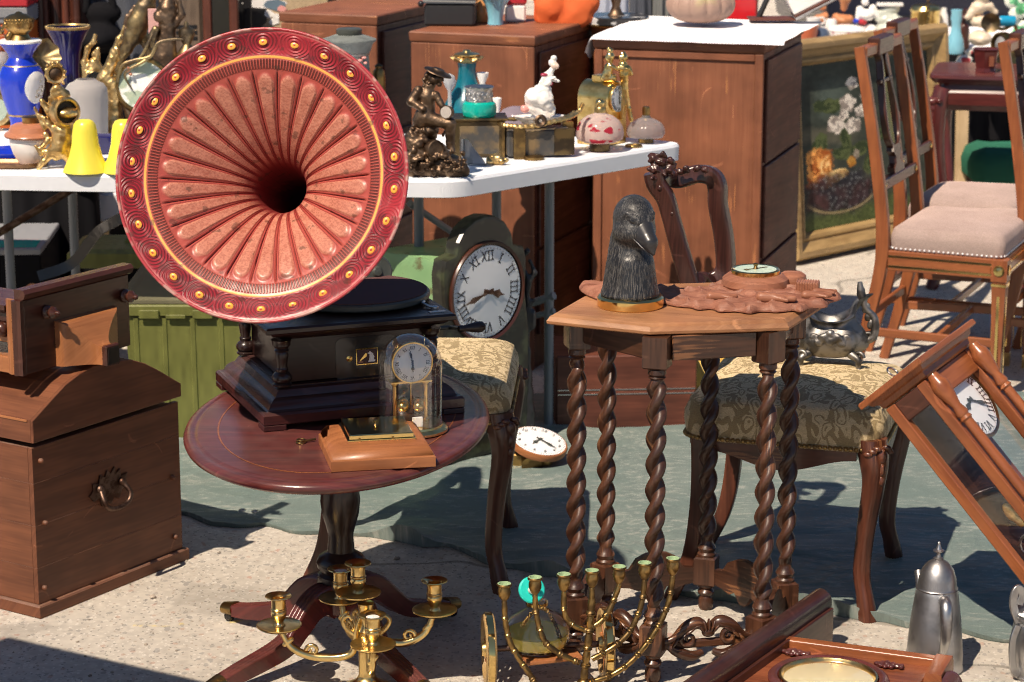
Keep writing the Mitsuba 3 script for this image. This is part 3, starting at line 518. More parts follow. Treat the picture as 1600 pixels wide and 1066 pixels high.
for fx, fy in ((-.240, .150), (.185, .205), (-.195, -.255), (.185, -.255)):
    d = unit((fx, fy, 0)); Lr = math.hypot(fx, fy)
    path = spl([d * .028 + [0, 0, .112], d * .055 + [0, 0, .122], d * .088 + [0, 0, .112], d * .125 + [0, 0, .080], d * .165 + [0, 0, .052], d * (Lr - .045) + [0, 0, .034], d * Lr + [0, 0, .028]], 6)
    tt = np.linspace(0, 1, len(path)); sc = np.column_stack([1.1 - .28 * tt, 1.45 - .95 * tt ** .8])
    lg = part(c, 'leg', sweep(path, sec, sc, up=(0, 0, 1)), 'mahogany_red', smooth=35, grain='x')
    ft = d * (Lr + .012)
    part(lg, 'foot_cap', mv(sweep([d * (Lr - .001) + [0, 0, .03], d * (Lr + .03) + [0, 0, .026]], ngon(12, .019) * [1, .8], [1, .8], up=(0, 0, 1)), 0, 0, 0), 'brass_old', smooth=40)
    part(lg, 'caster', mv(lathe([(0, -.007), (.008, -.007), (.0105, -.004), (.0105, .004), (.008, .007), (0, .007)], 20), *(d * (Lr + .018) + [0, 0, .0105]), rz=math.degrees(math.atan2(d[1], d[0])), rx=90), 'black_paint', smooth=40)
fr()
# ------------------------------------------------------------------ gramophone
E1, E2 = V(.936, .351, 0), V(-.351, .936, 0); GS = .976; GC = V(-.345, 4.659, TZ + .0005); GR = BAS(GC, E1 * GS, E2 * GS, V(0, 0, GS))
c = thing('gramophone', 'old gramophone with a large red fluted horn and dark wooden box, on the oval table', 'gramophone'); fr(GR)
hw, hd = .205, .193
bk = part(c, 'base', ploft(rect(-hw, -hd, hw, hd), [(-.002, .011), (0, .013), (0, .030), (-.004, .0345), (-.010, .035), (-.014, .038), (-.019, .048), (-.028, .056), (-.033, .058), (-.035, .062), (-.040, .070), (-.047, .0735), (-.05, .0735), (-.05, .076)]), 'base_wood', smooth=25, grain='x')
for sx in (-1, 1):
    for sy in (-1, 1): part(bk, 'foot', box((sx * hw, sy * hd, 0), (sx * (hw - .045), sy * (hd - .045), .0108), .001), 'base_wood', grain='x')
bd = part(c, 'body', box((-hw + .062, -hd + .062, .0765), (hw - .062, hd - .062, .168), .003), 'ebonised', grain='x')
ld = part(c, 'lid', ploft(rect(-hw + .012, -hd + .012, hw - .012, hd - .012), [(-.055, .1685), (-.04, .1685), (-.038, .172), (-.02, .178), (-.014, .182), (-.012, .186), (-.002, .187), (0, .189), (0, .196), (-.004, .200), (-.010, .2005)]), 'ebonised', smooth=25, grain='x')
col = lathe([(0, .0765), (.018, .0765), (.019, .080), (.015, .083), (.019, .087), (.020, .094), (.016, .101), (.011, .104), (.0125, .110), (.010, .114), (.012, .128), (.0135, .138), (.011, .144), (.015, .147), (.012, .151), (.018, .157), (.018, .163), (.02, .168), (0, .168)], 28)
for sx in (-1, 1):
    for sy in (-1, 1): part(c, 'column', mv(col, sx * (hw - .052), sy * (hd - .052), 0), 'ebonised', smooth=40, grain='z')
pk = part(c, 'platter', mv(lathe([(0, .205), (.15, .205), (.1525, .208), (.1525, .216), (.150, .219), (.147, .2195), (0, .2195)], 64), .045, .02, 0), 'moss_metal', smooth=30)
part(pk, 'felt', mv(lathe([(0, .2198), (.1465, .2198), (.1465, .2215), (0, .2222)], 64), .045, .02, 0), 'felt', smooth=30)
part(pk, 'spindle', mv(lathe([(0, .2), (.02, .2), (.02, .2049), (.003, .205), (.003, .23), (0, .231)], 14), .045, .02, 0), 'steel', smooth=40)
part(c, 'speed_lever', cat([tube([(.165, -.13, .203), (.15, -.10, .208), (.158, -.085, .208)], .003, 8, 3), mv(lathe([(0, 0), (.008, 0), (.008, .006), (0, .008)], 14), .165, -.13, .2008)]), 'steel', smooth=40)
part(c, 'lever_scale', box((.145, -.16, .2008), (.18, -.147, .2022), .0005), 'steel')
yf = -hd + .0615
PLX, PLZ = .022, .118
cp = part(c, 'crest_plate', mv(prism(np.array(rrect(-.064, -.046, .06, .04, .014)), 0, .0012), PLX, yf, PLZ, rx=90), 'black_glaze')
lb = part(c, 'label', mv(prism(rect(-.0225, -.0165, .0225, .0165), .0014, .0032), PLX + .0, yf, PLZ, rx=90), 'polished_brass', label='small gold-framed picture label')
part(lb, 'label_field', mv(prism(rect(-.0205, -.0145, .0205, .0145), .0033, .0038), PLX, yf, PLZ, rx=90), 'label_brown')
dog = [(.002, -.011), (.016, -.011), (.0165, -.008), (.014, -.006), (.0145, .0), (.012, .005), (.0085, .0085), (.0062, .0105), (.004, .0088), (.0008, .0072), (.0012, .0058), (.0048, .0045), (.0048, -.002), (.0035, -.0085), (.0015, -.0095)]
part(lb, 'dog_figure', mv(prism(dog[::-1] if False else dog, .0039, .0046), PLX, yf, PLZ, rx=90), 'white_glaze')
part(lb, 'horn_figure', mv(prism([(-.0155, -.0075), (-.0145, -.0085), (-.001, .0), (.0, .006), (-.003, .0075)], .0039, .0044), PLX, yf, PLZ, rx=90), 'polished_brass')
part(lb, 'box_figure', mv(prism([(-.0175, -.0118), (-.0085, -.0118), (-.0085, -.0088), (-.0175, -.0088)], .0039, .0044), PLX, yf, PLZ, rx=90), 'copper_glaze')
t = meshkit.text_mesh("His Master's Voice", .0046, .0005, True); t.apply_translation([-t.bounds[:, 0].mean(), 0, 0])
part(c, 'lettering', mv(t, PLX, yf - .0002, PLZ + .0205, rx=90), 'gilt')
part(c, 'keyhole', mv(lathe([(0, 0), (.006, 0), (.006, .002), (0, .003)], 16), PLX - .036, yf - .0012, PLZ - .002, rx=90), 'polished_brass', smooth=30)
part(c, 'crank', cat([tube([(hw - .063, .0, .13), (hw + .03, 0, .13)], .0045, 10), tube([(hw + .03, 0, .13), (hw + .036, -.004, .13), (hw + .04, -.03, .135), (hw + .04, -.06, .14)], .0045, 10, 4)]), 'moss_metal', smooth=40)
part(c, 'crank_handle', mv(lathe([(0, 0), (.006, 0), (.0075, .006), (.0065, .012), (.008, .022), (.0115, .042), (.011, .052), (.006, .058), (0, .059)], 20), hw + .034, -.062, .14, ry=90, rz=5), 'ebonised', smooth=40, grain='z')
# horn: axis runs from the mouth down into the throat
fr()
HM = A(408, 273, 4.345); AXH = unit((.115, .945, -.30)); HB = zto(AXH, HM, (1, 0, 0)) @ TR(s=GS)
pf = spl([(.273, 0.0), (.262, .004), (.245, .0115), (.229, .014), (.222, .015), (.204, .021), (.185, .031), (.16, .047), (.13, .068), (.10, .093), (.075, .122), (.058, .153), (.048, .187), (.0435, .24), (.037, .31), (.030, .40), (.026, .47)], 8)
def horn():
    na = NPET * 22; th = np.arange(na) * 2 * np.pi / na; ph = th / (2 * np.pi) * NPET; q = ph - np.floor(ph) - .5
    R, Z = pf[:, :1], pf[:, 1:]; r = R / .273
    ss = lambda a, b, x: np.clip((x - a) / (b - a), 0, 1) ** 2 * (3 - 2 * np.clip((x - a) / (b - a), 0, 1))
    zone = ss(.745, .69, r) * ss(.165, .24, r)
    pet = ss(.37, .27, np.abs(q)) * ss(.73, .69, r + q ** 2 * .42); val = ss(.45, .5, np.abs(q)); fold = ss(.06, .0, np.abs(np.abs(q) - .40))
    dz = (zone * (-.0046 * pet + .0055 * val - .0014 * fold)) * np.clip(R / .16, .3, 1)
    rim = ss(.838, .85, r) * ss(.99, .95, r) * np.exp(-((q / .2) ** 2)) * np.exp(-(((r - .915) / .035) ** 2)) * -.0015
    dz = dz + rim + .0016 * np.sin(3 * th + 1) * ss(.8, 1., r) + .0032 * (meshkit.fbm(np.stack([R * np.cos(th) * 22, R * np.sin(th) * 22, 0 * th + R * 0], -1), 3, 2) - .5) * ss(.25, .5, r)
    dRdz = np.gradient(pf[:, 1]) / np.minimum(np.gradient(pf[:, 0]), -1e-5); sl = np.arctan(-dRdz)[:, None]   # normal direction of the wall
    RR = R + dz * np.sin(sl); ZZ = Z + dz * np.cos(sl)
    v = np.stack([RR * np.cos(th), RR * np.sin(th), ZZ + 0 * th], -1); m = len(pf)
    v = np.concatenate([v, v[:, :1]], 1); uv = np.stack([np.broadcast_to(np.append(th, 2 * np.pi) / (2 * np.pi), (m, na + 1)), np.broadcast_to(r, (m, na + 1))], -1)
    a = (np.arange(m - 1)[:, None] * (na + 1) + np.arange(na)); f = np.vstack([np.stack([a, a + 1, a + na + 2], -1).reshape(-1, 3), np.stack([a, a + na + 2, a + na + 1], -1).reshape(-1, 3)])
    return TM(v.reshape(-1, 3), f[:, ::-1]), uv.reshape(-1, 2)
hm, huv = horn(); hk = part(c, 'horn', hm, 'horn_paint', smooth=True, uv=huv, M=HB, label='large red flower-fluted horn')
part(hk, 'rim_bead', torus(.2735, .0032, 160, 8), 'lip_red', smooth=True, M=HB)
ey = lathe([(0, -.0022), (.0036, -.0020), (.0062, -.0012), (.0072, 0)], 20, .92, 1.12); ey.faces = ey.faces[:, ::-1] if ey.volume < 0 else ey.faces
for k in range(NPET):
    a = (k + .5) * 2 * np.pi / NPET; rr = .25
    v = np.array(ey.vertices); part(hk, 'eyelet', ey, 'eyelet_paint', smooth=True, uv=np.stack([v[:, 0] / .0066, v[:, 1] / .0081], 1), M=HB @ TR(rr * math.cos(a), rr * math.sin(a), .0075, rz=math.degrees(a)))
e0 = HM + AXH * .455; p1 = GC + E1 * -.03 + E2 * .185
part(c, 'elbow', tube([e0, e0 + AXH * .06 + V(0, 0, -.004), e0 + AXH * .11 + V(.0, 0, -.05), p1 + V(0, .02, .255), p1 + V(0, .0, .20)], [.028, .028, .028, .030, .032], 20, 6), 'moss_metal', smooth=True)
part(c, 'bracket', tube([p1 + V(0, .0, .10), p1 + V(0, .01, .2), p1 + V(0, .0, .25)], [.03, .034, .036], 20), 'moss_metal', smooth=40)
s0 = A(586, 425, 4.82)
part(c, 'sound_box', lathe([(0, 0), (.030, 0), (.034, .003), (.034, .009), (.030, .012), (.024, .010), (.012, .011), (.008, .016), (0, .017)], 36), 'moss_metal', smooth=30, M=zto((.45, -.85, .2), s0))
part(c, 'tone_arm', tube([s0 + V(-.01, .02, 0), s0 + V(-.06, .07, .0), p1 + V(.02, .0, .235)], [.009, .011, .014], 14, 5), 'moss_metal', smooth=True)
# ------------------------------------------------------------------ anniversary clock under its dome
DC = G(642, 664, TZ + .012); fr(TR(DC[0], DC[1] + .004, TZ + .0005, rz=16, s=1.11))
c = thing('dome_clock', 'gold anniversary clock under a clear glass dome, beside the gramophone', 'clock')
part(c, 'base', lathe([(0, 0), (.060, 0), (.063, .002), (.063, .006), (.059, .0095), (.055, .0105), (.054, .014), (0, .014)], 64), 'bright_gold', smooth=30)
s0 = lathe([(.0535, .0145), (.0535, .115)] + [(.0535 * math.cos(a), .115 + .0535 * math.sin(a)) for a in np.radians(np.arange(6, 91, 6))], 64)
s0.update_faces((np.abs(s0.triangles[:, :, 2] - .0145) > 1e-6).any(1))
part(c, 'dome', s0, 'lens_glass', smooth=50)
for sx in (-1, 1): part(c, 'post', mv(lathe([(0, .014), (.006, .014), (.006, .018), (.0034, .02), (.0034, .078), (.006, .081), (.006, .084), (0, .084)], 16), sx * .027, .004, 0), 'bright_gold', smooth=40)
part(c, 'platform', box((-.036, -.008, .084), (.036, .018, .088), .001), 'bright_gold')
dm = TR(0, -.012, .121, rx=90)
def dial(parent, M, r, bezel, style='roman', hands=(20, 300), num=.2, face='white_enamel', name='dial', hand='lead_print', deep=.004, inner=.62):
    dk = part(parent, name, lathe([(0, 0), (r, 0), (r, deep * .5), (r * .97, deep), (0, deep + r * .03)], 56), face, smooth=35, M=M)
    ns = []
    R_ = ['XII', 'I', 'II', 'III', 'IIII', 'V', 'VI', 'VII', 'VIII', 'IX', 'X', 'XI'] if style == 'roman' else ['12', '1', '2', '3', '4', '5', '6', '7', '8', '9', '10', '11']
    for i, s in enumerate(R_):
        a = math.radians(90 - i * 30); t = meshkit.text_mesh(s, r * num, .0005, False); t.apply_translation([-t.bounds[:, 0].mean(), -t.bounds[:, 1].mean(), 0])
        if style == 'roman': t.apply_scale([.8, 1, 1])
        ns.append(mv(t, r * .78 * math.cos(a), r * .78 * math.sin(a), deep + r * .012 + .0003, rz=-i * 30 if style == 'roman' else 0))
    for i in range(60):
        a = i * 2 * np.pi / 60; ns.append(mv(box((r * .92, -r * .007, 0), (r * .955, r * .007, .0004), .0001), 0, 0, deep + r * .002 + .0003, rz=i * 6))
    part(dk, 'numerals', cat(ns), 'lead_print', M=M)
    for i, (a, l, w) in enumerate(((hands[0], .78, .035), (hands[1], .5, .05))):
        hp = np.array([(-w, -.14), (w, -.14), (w * .7, .3 * l), (w * 1.9, .62 * l), (w * .6, .74 * l), (0, l), (-w * .6, .74 * l), (-w * 1.9, .62 * l), (-w * .7, .3 * l)]) * r
        part(dk, 'hand', mv(prism(hp, 0, .0008), 0, 0, deep + r * .034 + .0006 + .0012 * (1 - i), rz=-a), hand, M=M)
    part(dk, 'arbor', lathe([(0, deep), (r * .045, deep), (r * .045, deep + r * .05 + .002), (0, deep + r * .06 + .003)], 14), hand, M=M)
    if bezel: part(dk, 'bezel', lathe([(r * .985, -.003), (r * 1.07, -.003), (r * 1.08, deep * .4), (r * 1.05, deep + r * .03), (r * .99, deep + .001)], 64), bezel, smooth=40, M=M)
    return dk
part(c, 'movement', mv(lathe([(0, 0), (.026, 0), (.026, .012), (0, .012)], 32), 0, .004, .121, rx=90), 'bright_gold', smooth=30)
dial(c, dm, .0335, 'bright_gold', hands=(-12, 178), num=.17, face='silver_dial', deep=.002)
pn = part(c, 'pendulum', lathe([(0, .045), (.0012, .045), (.0012, .084), (0, .084)], 8), 'bright_gold', smooth=40)
for k in range(4): a = math.radians(30 + 90 * k); part(pn, 'ball', ball((.019 * math.cos(a), .019 * math.sin(a), .045), .0095, 3), 'bright_gold', smooth=True)
part(c, 'tag', box((-.006, -.036, .0145), (.012, -.033, .032), .001), 'white_glaze', label='small white tag')
# ------------------------------------------------------------------ brass-topped wooden stand in front of the dome
c0, c1, c2 = G(518, 739, TZ), G(681, 730, TZ), G(482, 695, TZ); ex = unit(c1 - c0); ey_ = np.array([-ex[1], ex[0], 0]); wl, dl = np.linalg.norm(c1 - c0), abs((c2 - c0) @ ey_)
fr(BAS(V(c0[0], c0[1], TZ + .0005), ex, ey_, V(0, 0, 1)))
c = thing('clock_stand', 'stepped wooden clock stand with a gold metal top plate, front of the oval table', 'stand')
part(c, 'plinth', ploft(rect(0, 0, wl, dl), [(-.001, 0), (0, .001), (0, .019), (-.001, .020), (-.0035, .021), (-.006, .029), (-.013, .037), (-.022, .041), (-.028, .042), (-.031, .0435), (-.034, .045)]), 'orange_dull', smooth=25, grain='x')
pk = part(c, 'top_plate', ploft(rect(.034, .034, wl - .030, dl - .030), [(0, .0453), (0, .0465), (-.0035, .048), (-.004, .054), (-.0055, .0555), (-.008, .056)]), 'polished_brass', smooth=25)
part(pk, 'knob', mv(lathe([(0, 0), (.0045, 0), (.003, .002), (.0025, .005), (.0045, .007), (.0045, .009), (0, .0105)], 16), wl * .5, dl * .52, .056), 'brass_old', smooth=40)
for x in (.3, .62): part(pk, 'screw', mv(ball((0, 0, 0), .0022, 1), wl * x, .0335, .0485), 'brass_old')
fr(); p = G(470, 693, TZ)
solo('brass_key', 'small brass winding key lying left of the stepped wooden stand', 'key', cat([mv(torus(.008, .0016, 20, 8), 0, 0, .002), mv(torus(.0075, .0016, 20, 8), .003, .006, .0045, rz=20), tube([(.008, 0, .003), (.03, .002, .004)], .0022, 8)]), 'brass_old', smooth=40, M=TR(p[0], p[1], TZ + .0005, rz=25))
# ------------------------------------------------------------------ hexagonal barley-twist table
HC, HT = V(.335, 4.575), .70
c = thing('hexagonal_table', 'dark oak hexagonal table on six twisted legs with carved stretchers, carrying the bird head', 'table'); fr(TR(HC[0], HC[1], 0, rz=252 - 360))
hx = np.array([(TRI := np.linalg.inv(FRM[0]))[:2, :2] @ V(x, y) + TRI[:2, 3] for x, y in ((.254, 4.366), (.512, 4.40), (.618, 4.63), (.432, 4.754), (.174, 4.72), (.068, 4.455))])
part(c, 'table_top', ploft(hx, [(-.012, HT - .022), (-.004, HT - .022), (.002, HT - .019), (.003, HT - .014), (0, HT - .010), (-.002, HT - .006), (-.006, HT - .004), (-.010, HT - .001), (-.014, HT), (-.1, HT)]), 'oak_top', smooth=20, grain='y')
hl = ngon(6, .215)
for k in range(6):
    p, q = hl[k], hl[(k + 1) % 6]; d = unit(q - p); L = np.linalg.norm(q - p); m = BAS(V(p[0], p[1], 0), V(d[0], d[1], 0), V(-d[1], d[0], 0), V(0, 0, 1))
    part(c, 'apron', box((.026, -.009, HT - .070), (L - .026, .009, HT - .0225), .002), 'oak_dark', grain='x', M=m)
al = np.linspace(0, 2 * np.pi, 36, endpoint=False)
def twist(z0, z1, R, pitch=.100, n=150, ph=0.):
    z = np.linspace(z0, z1, n); rings = []
    for zz in z:
        a = al - (zz * 2 * np.pi / pitch + ph); cc, s = np.abs(np.cos(a)), np.sin(a); e = .46 * R; rr = .60 * R
        r = e * cc + np.sqrt(np.maximum(rr ** 2 - (e * s) ** 2, 0)); t = min(1, (zz - z0) / .018, (z1 - zz) / .018); r = r * t + .62 * R * (1 - t)
        rings.append(np.stack([r * np.cos(al), r * np.sin(al), np.full(36, zz)], 1))
    return loft(rings)
tw = twist(.150, HT - .105, .0185)
cap1 = lathe([(0, HT - .105), (.0135, HT - .105), (.0165, HT - .102), (.0135, HT - .099), (.0175, HT - .095), (.0165, HT - .086), (0, HT - .0845)], 24)
cap2 = lathe([(0, .1165), (.019, .1165), (.0195, .121), (.016, .125), (.018, .130), (.0195, .134), (.0165, .140), (.013, .145), (.0125, .151), (0, .151)], 24)
ftm = lathe([(0, .0), (.012, 0), (.0155, .006), (.0150, .022), (.0115, .030), (.016, .034), (.0175, .039), (.0150, .043), (.012, .046), (.0165, .050), (.017, .0545), (0, .0548)], 24)
for k in range(6):
    p = hl[k]; M = TR(p[0], p[1], 0, rz=k * 60)
    lg = part(c, 'leg', tw, 'oak_dark', smooth=50, grain='z', M=M)
    part(lg, 'head_block', ploft(rect(-.021, -.0235, .021, .0235), [(-.003, HT - .084), (0, HT - .081), (0, HT - .0228)]), 'oak_dark', grain='z', M=M)
    part(lg, 'collar', cap1, 'oak_dark', smooth=40, grain='z', M=M); part(lg, 'base_ring', cap2, 'oak_dark', smooth=40, grain='z', M=M)
    part(lg, 'foot_block', ploft(rect(-.022, -.022, .022, .022), [(-.004, .055), (0, .058), (0, .113), (-.004, .116)]), 'oak_dark', grain='z', M=M); part(lg, 'foot', ftm, 'oak_dark', smooth=40, grain='z', M=M)
def carved(L):                                               # carved stretcher: leafy scrolls meeting under a shell
    ms = [box((.02, -.006, .062), (L - .02, .006, .078), .003)]; x0 = L / 2
    for s in (1, -1):
        X = lambda x: x0 + s * x
        ms.append(tube([(X(.004), 0, .098), (X(.022), -.004, .112), (X(.045), -.004, .104), (X(.066), -.003, .084), (X(.086), -.002, .078)], [.008, .012, .011, .008, .005], 10, 6))
        ms.append(mv(scroll(.016, 1.3, .0062), TR(X(.040), -.007, .082) @ TR(rx=90) @ TR(rz=60 if s > 0 else 120)))
        ms.append(tube([(X(.082), 0, .070), (X(.060), -.004, .056), (X(.032), -.005, .046), (X(.010), -.002, .052)], [.005, .010, .010, .006], 10, 6))
        for q in range(4): ms.append(mv(ball((0, 0, 0), .009, 2, (1.4, .7, .4)), X(.024 + .014 * q), -.010, .108 - .010 * q, ry=s * (20 + 12 * q)))
        for q in range(3): ms.append(mv(ball((0, 0, 0), .008, 2, (1.5, .7, .4)), X(.030 + .016 * q), -.010, .052 + .006 * q, ry=-s * 20))
    for q in range(5): ms.append(mv(ball((0, 0, 0), .010, 2, (.36, .7, 1.3)), x0 + (q - 2) * .0075, -.008, .108 - abs(q - 2) * .003, ry=(q - 2) * 18))
    ms.append(mv(ball((0, 0, 0), .011, 2, (1.2, .8, .9)), x0, -.004, .092)); return cat(ms)
plate = [(.02, .062), (.05, .058), (.07, .050), (.085, .058), (.1, .036), (.115, .036), (.13, .058), (.145, .050), (.165, .058), (.195, .062), (.195, .092), (.165, .096), (.15, .118), (.13, .128), (.1075, .132), (.085, .128), (.065, .118), (.05, .096), (.02, .092)]
for k in range(6):
    p, q = hl[k], hl[(k + 1) % 6]; d = unit(q - p); L = np.linalg.norm(q - p); m = BAS(V(p[0], p[1], 0), V(d[0], d[1], 0), V(-d[1], d[0], 0), V(0, 0, 1))
    if k in (5, 0): part(c, 'stretcher', carved(L), 'oak_dark', smooth=40, grain='x', M=m, label='carved scroll stretcher')
    else: part(c, 'stretcher', mv(prism(np.array(plate), -.007, .007), 0, 0, 0, rx=90), 'oak_dark', grain='x', M=m)
fr()
# ------------------------------------------------------------------ carved black bird head on a gold ring
b = G(985, 478, HT); fr(TR(b[0], b[1], HT + .0005, rz=8))
c = thing('bird_head', 'black carved raven head on a shiny gold ring, standing on the hexagonal table', 'sculpture')
part(c, 'ring', lathe([(0, 0), (.062, 0), (.0635, .002), (.0635, .017), (.0615, .0195), (.059, .021), (.0, .021)], 64), 'polished_brass', smooth=30)
hd_ = [('e', (0, .0, .024), (.056, .053, .012)), ('c', (-.001, .004, .034), (.0, .010, .125), .0525, .0385), ('c', (.004, -.008, .032), (.002, -.004, .075), .044, .041), ('e', (.0055, .004, .168), (.0395, .047, .045)), ('e', (.004, -.010, .146), (.041, .040, .030)),
       ('c', (-.014, -.033, .184), (.006, -.044, .169), .005, .004), ('c', (.036, -.027, .182), (.026, -.036, .169), .004, .004)]
bk_ = [('c', (.0165, -.032, .152), (.0255, -.054, .131), .0215, .0140), ('c', (.0255, -.054, .131), (.0305, -.065, .112), .0140, .0026), ('c', (.004, -.036, .142), (.028, -.062, .115), .0125, .003)]
bm_ = sculpt(hd_, .0024, .008, .0006, 150.); v = np.array(bm_.vertices)
part(c, 'ring', lathe([(0, 0), (.062, 0), (.0635, .002), (.0635, .017), (.0615, .0195), (.059, .021), (.0, .021)], 64), 'polished_brass', smooth=30)
ang = np.arctan2(v[:, 1] + .006, v[:, 0] - .003); hdz = np.clip((v[:, 2] - .15) / .05, 0, 1)       # feather strokes run up the neck and back over the crown
part(c, 'head', bm_, 'bird_wood', smooth=True, uv=np.stack([v[:, 2] * (1 + 1.2 * hdz) + 1.6 * v[:, 1] * hdz + 3, ang * .045 + 3], 1))
part(c, 'beak', sculpt(bk_, .0016, .008), 'bird_plain', smooth=True)
part(c, 'beak_line', tube([(-.007, -.044, .140), (.002, -.052, .131), (.013, -.064, .120), (.024, -.0715, .109)], [.0010, .0016, .0014, .0006], 6, 5), 'black_paint', smooth=True)
part(c, 'eye', mv(ball((0, 0, 0), .0058, 2, (1.3, .7, .72)), -.006, -.0415, .1705, ry=32), 'black_glaze', smooth=True)
part(c, 'eye', mv(ball((0, 0, 0), .0050, 2, (1.2, .7, .72)), .0325, -.031, .1715, ry=-30), 'black_glaze', smooth=True)
fr()
# ------------------------------------------------------------------ carved barometer lying on the hexagonal table
b = G(1170, 462, HT); fr(TR(b[0], b[1], HT + .0008, rz=-4))
c = thing('barometer', 'reddish carved wooden barometer with a round glass dial, lying on the hexagonal table', 'barometer')
def P2(px, py): q = np.linalg.inv(FRM[0]) @ np.append(G(px, py, HT + .012), 1); return q[:2]
ol = [(903, 444), (912, 452), (930, 460), (946, 465), (975, 466), (1010, 464), (1035, 467), (1055, 474), (1078, 476), (1090, 482), (1112, 480), (1124, 487), (1150, 486), (1172, 491), (1190, 486), (1215, 488), (1240, 484), (1252, 488), (1268, 478), (1292, 477), (1296, 468), (1316, 460), (1290, 455), (1268, 446), (1230, 432), (1180, 427), (1130, 436), (1100, 449), (1060, 449), (1030, 446), (1000, 444), (960, 441), (925, 440)]
ol = np.array([P2(x, y - max(0, y - 468) * .35) for x, y in ol]); ol = spl(np.vstack([ol, ol[:1]]), 4)[:-1]; ol = ol if TM(np.column_stack([ol, ol[:, 0] * 0]), [[0, 1, 2]]) is not None else ol
from shapely.geometry import Polygon as SP, Point
ar = SP(ol).buffer(0)
if ar.geom_type != 'Polygon': ar = max(ar.geoms, key=lambda g: g.area)
bb = np.array(ar.exterior.coords)[:-1]; bb = bb if SP(bb).exterior.is_ccw else bb[::-1]
def slab(poly, h, dome=.006, res=.0042, seed=3, lift=0.):
    """A carved slab: a wavy, chiselled upper face that rounds down to its outline."""
    import shapely; x0, y0, x1, y1 = poly.bounds
    gx, gy = np.meshgrid(np.arange(x0 - res, x1 + 2 * res, res), np.arange(y0 - res, y1 + 2 * res, res), indexing='ij'); pts = np.stack([gx.ravel(), gy.ravel()], 1)
    ins = shapely.contains_xy(poly, pts[:, 0], pts[:, 1]); dd = shapely.distance(shapely.points(pts), poly.exterior); sd = np.where(ins, dd, -dd)
    ridge = 1 - np.abs(2 * meshkit.noise(np.column_stack([pts * [38, 80], pts[:, 0] * 0]), seed) - 1); rid2 = meshkit.noise(np.column_stack([pts * [90, 190], pts[:, 0] * 0]), seed + 1)
    hh = (h * np.clip(sd / .006, 0, 1) ** .5 + dome * np.clip(sd / .03, 0, 1) + (.014 * (ridge ** 2 - .5) + .006 * (rid2 - .5)) * np.clip(sd / .006, 0, 1)).reshape(gx.shape)
    S = sd.reshape(gx.shape)
    def fn(P):
        i = np.clip((P[:, 0] - gx[0, 0]) / res, 0, gx.shape[0] - 1.001); j = np.clip((P[:, 1] - gy[0, 0]) / res, 0, gx.shape[1] - 1.001); a, b = i.astype(int), j.astype(int); s, t = i - a, j - b
        bl = lambda F: F[a, b] * (1 - s) * (1 - t) + F[a + 1, b] * s * (1 - t) + F[a, b + 1] * (1 - s) * t + F[a + 1, b + 1] * s * t
        return np.maximum(np.maximum(P[:, 2] - bl(hh), -P[:, 2]), -bl(S))
    return nets(fn, (x0 - res, y0 - res, -res), (x1 + res, y1 + res, h + dome + .014), res * .8)
part(c, 'carved_back', slab(ar, .013, .004, .0055), 'terracotta_wood', smooth=18, grain='x')
q = P2(1180, 449); dk = part(c, 'case', mv(lathe([(0, .012), (.060, .012), (.066, .018), (.064, .030), (.054, .038), (.050, .040), (0, .040)], 48), q[0], q[1], 0), 'terracotta_smooth', smooth=35, grain='x')
part(dk, 'bezel', mv(lathe([(.030, .0405), (.047, .0405), (.0475, .047), (.045, .049), (.043, .048), (.030, .047)], 56), q[0], q[1], 0), 'polished_brass', smooth=35)
part(dk, 'dial', mv(lathe([(0, .0472), (.0425, .0472), (.0425, .0478), (0, .0479)], 48), q[0], q[1], 0), 'dial_green')
part(dk, 'hand', mv(cat([box((-.024, -.0012, .0486), (.028, .0012, .0494), .0003), box((-.026, -.004, .0486), (-.018, .004, .0494), .0003)]), q[0], q[1], 0, rz=35), 'brass_old')
part(dk, 'knob', mv(lathe([(0, .0486), (.005, .0486), (.003, .053), (.006, .058), (0, .06)], 16), q[0], q[1], 0), 'brass_old', smooth=40)
q = P2(1238, 446); part(c, 'round_boss', mv(lathe([(0, .012), (.025, .012), (.0285, .020), (.026, .032), (.018, .038), (0, .040)], 36), q[0], q[1], 0), 'terracotta_smooth', smooth=40, grain='x')
q = P2(1262, 458); part(c, 'end_block', mv(cat([box((-.022, -.015, .012), (.022, .015, .034), .002)] + [box((-.022 + .005 * i, -.0165, .014), (-.0195 + .005 * i, .0165, .0355), .0008) for i in range(9)]), q[0], q[1], 0, rz=-8), 'terracotta_smooth', grain='y')
for px, py, s in ((1215, 474, 1.), (1278, 468, .8), (1290, 462, .7), (1130, 470, .8)):
    q = P2(px, py); part(c, 'carved_leaf', mv(sculpt([('c', (-.03, 0, .01), (.03, .004, .008), .011, .006), ('c', (-.02, 0, .01), (.0, .014, .008), .008, .004), ('c', (-.01, 0, .01), (.018, -.014, .008), .007, .004)], .0026, .006, .001, 150.), q[0], q[1], .012, rz=px % 50 - 20, s=s), 'terracotta_smooth', smooth=True, grain='x')
fr()
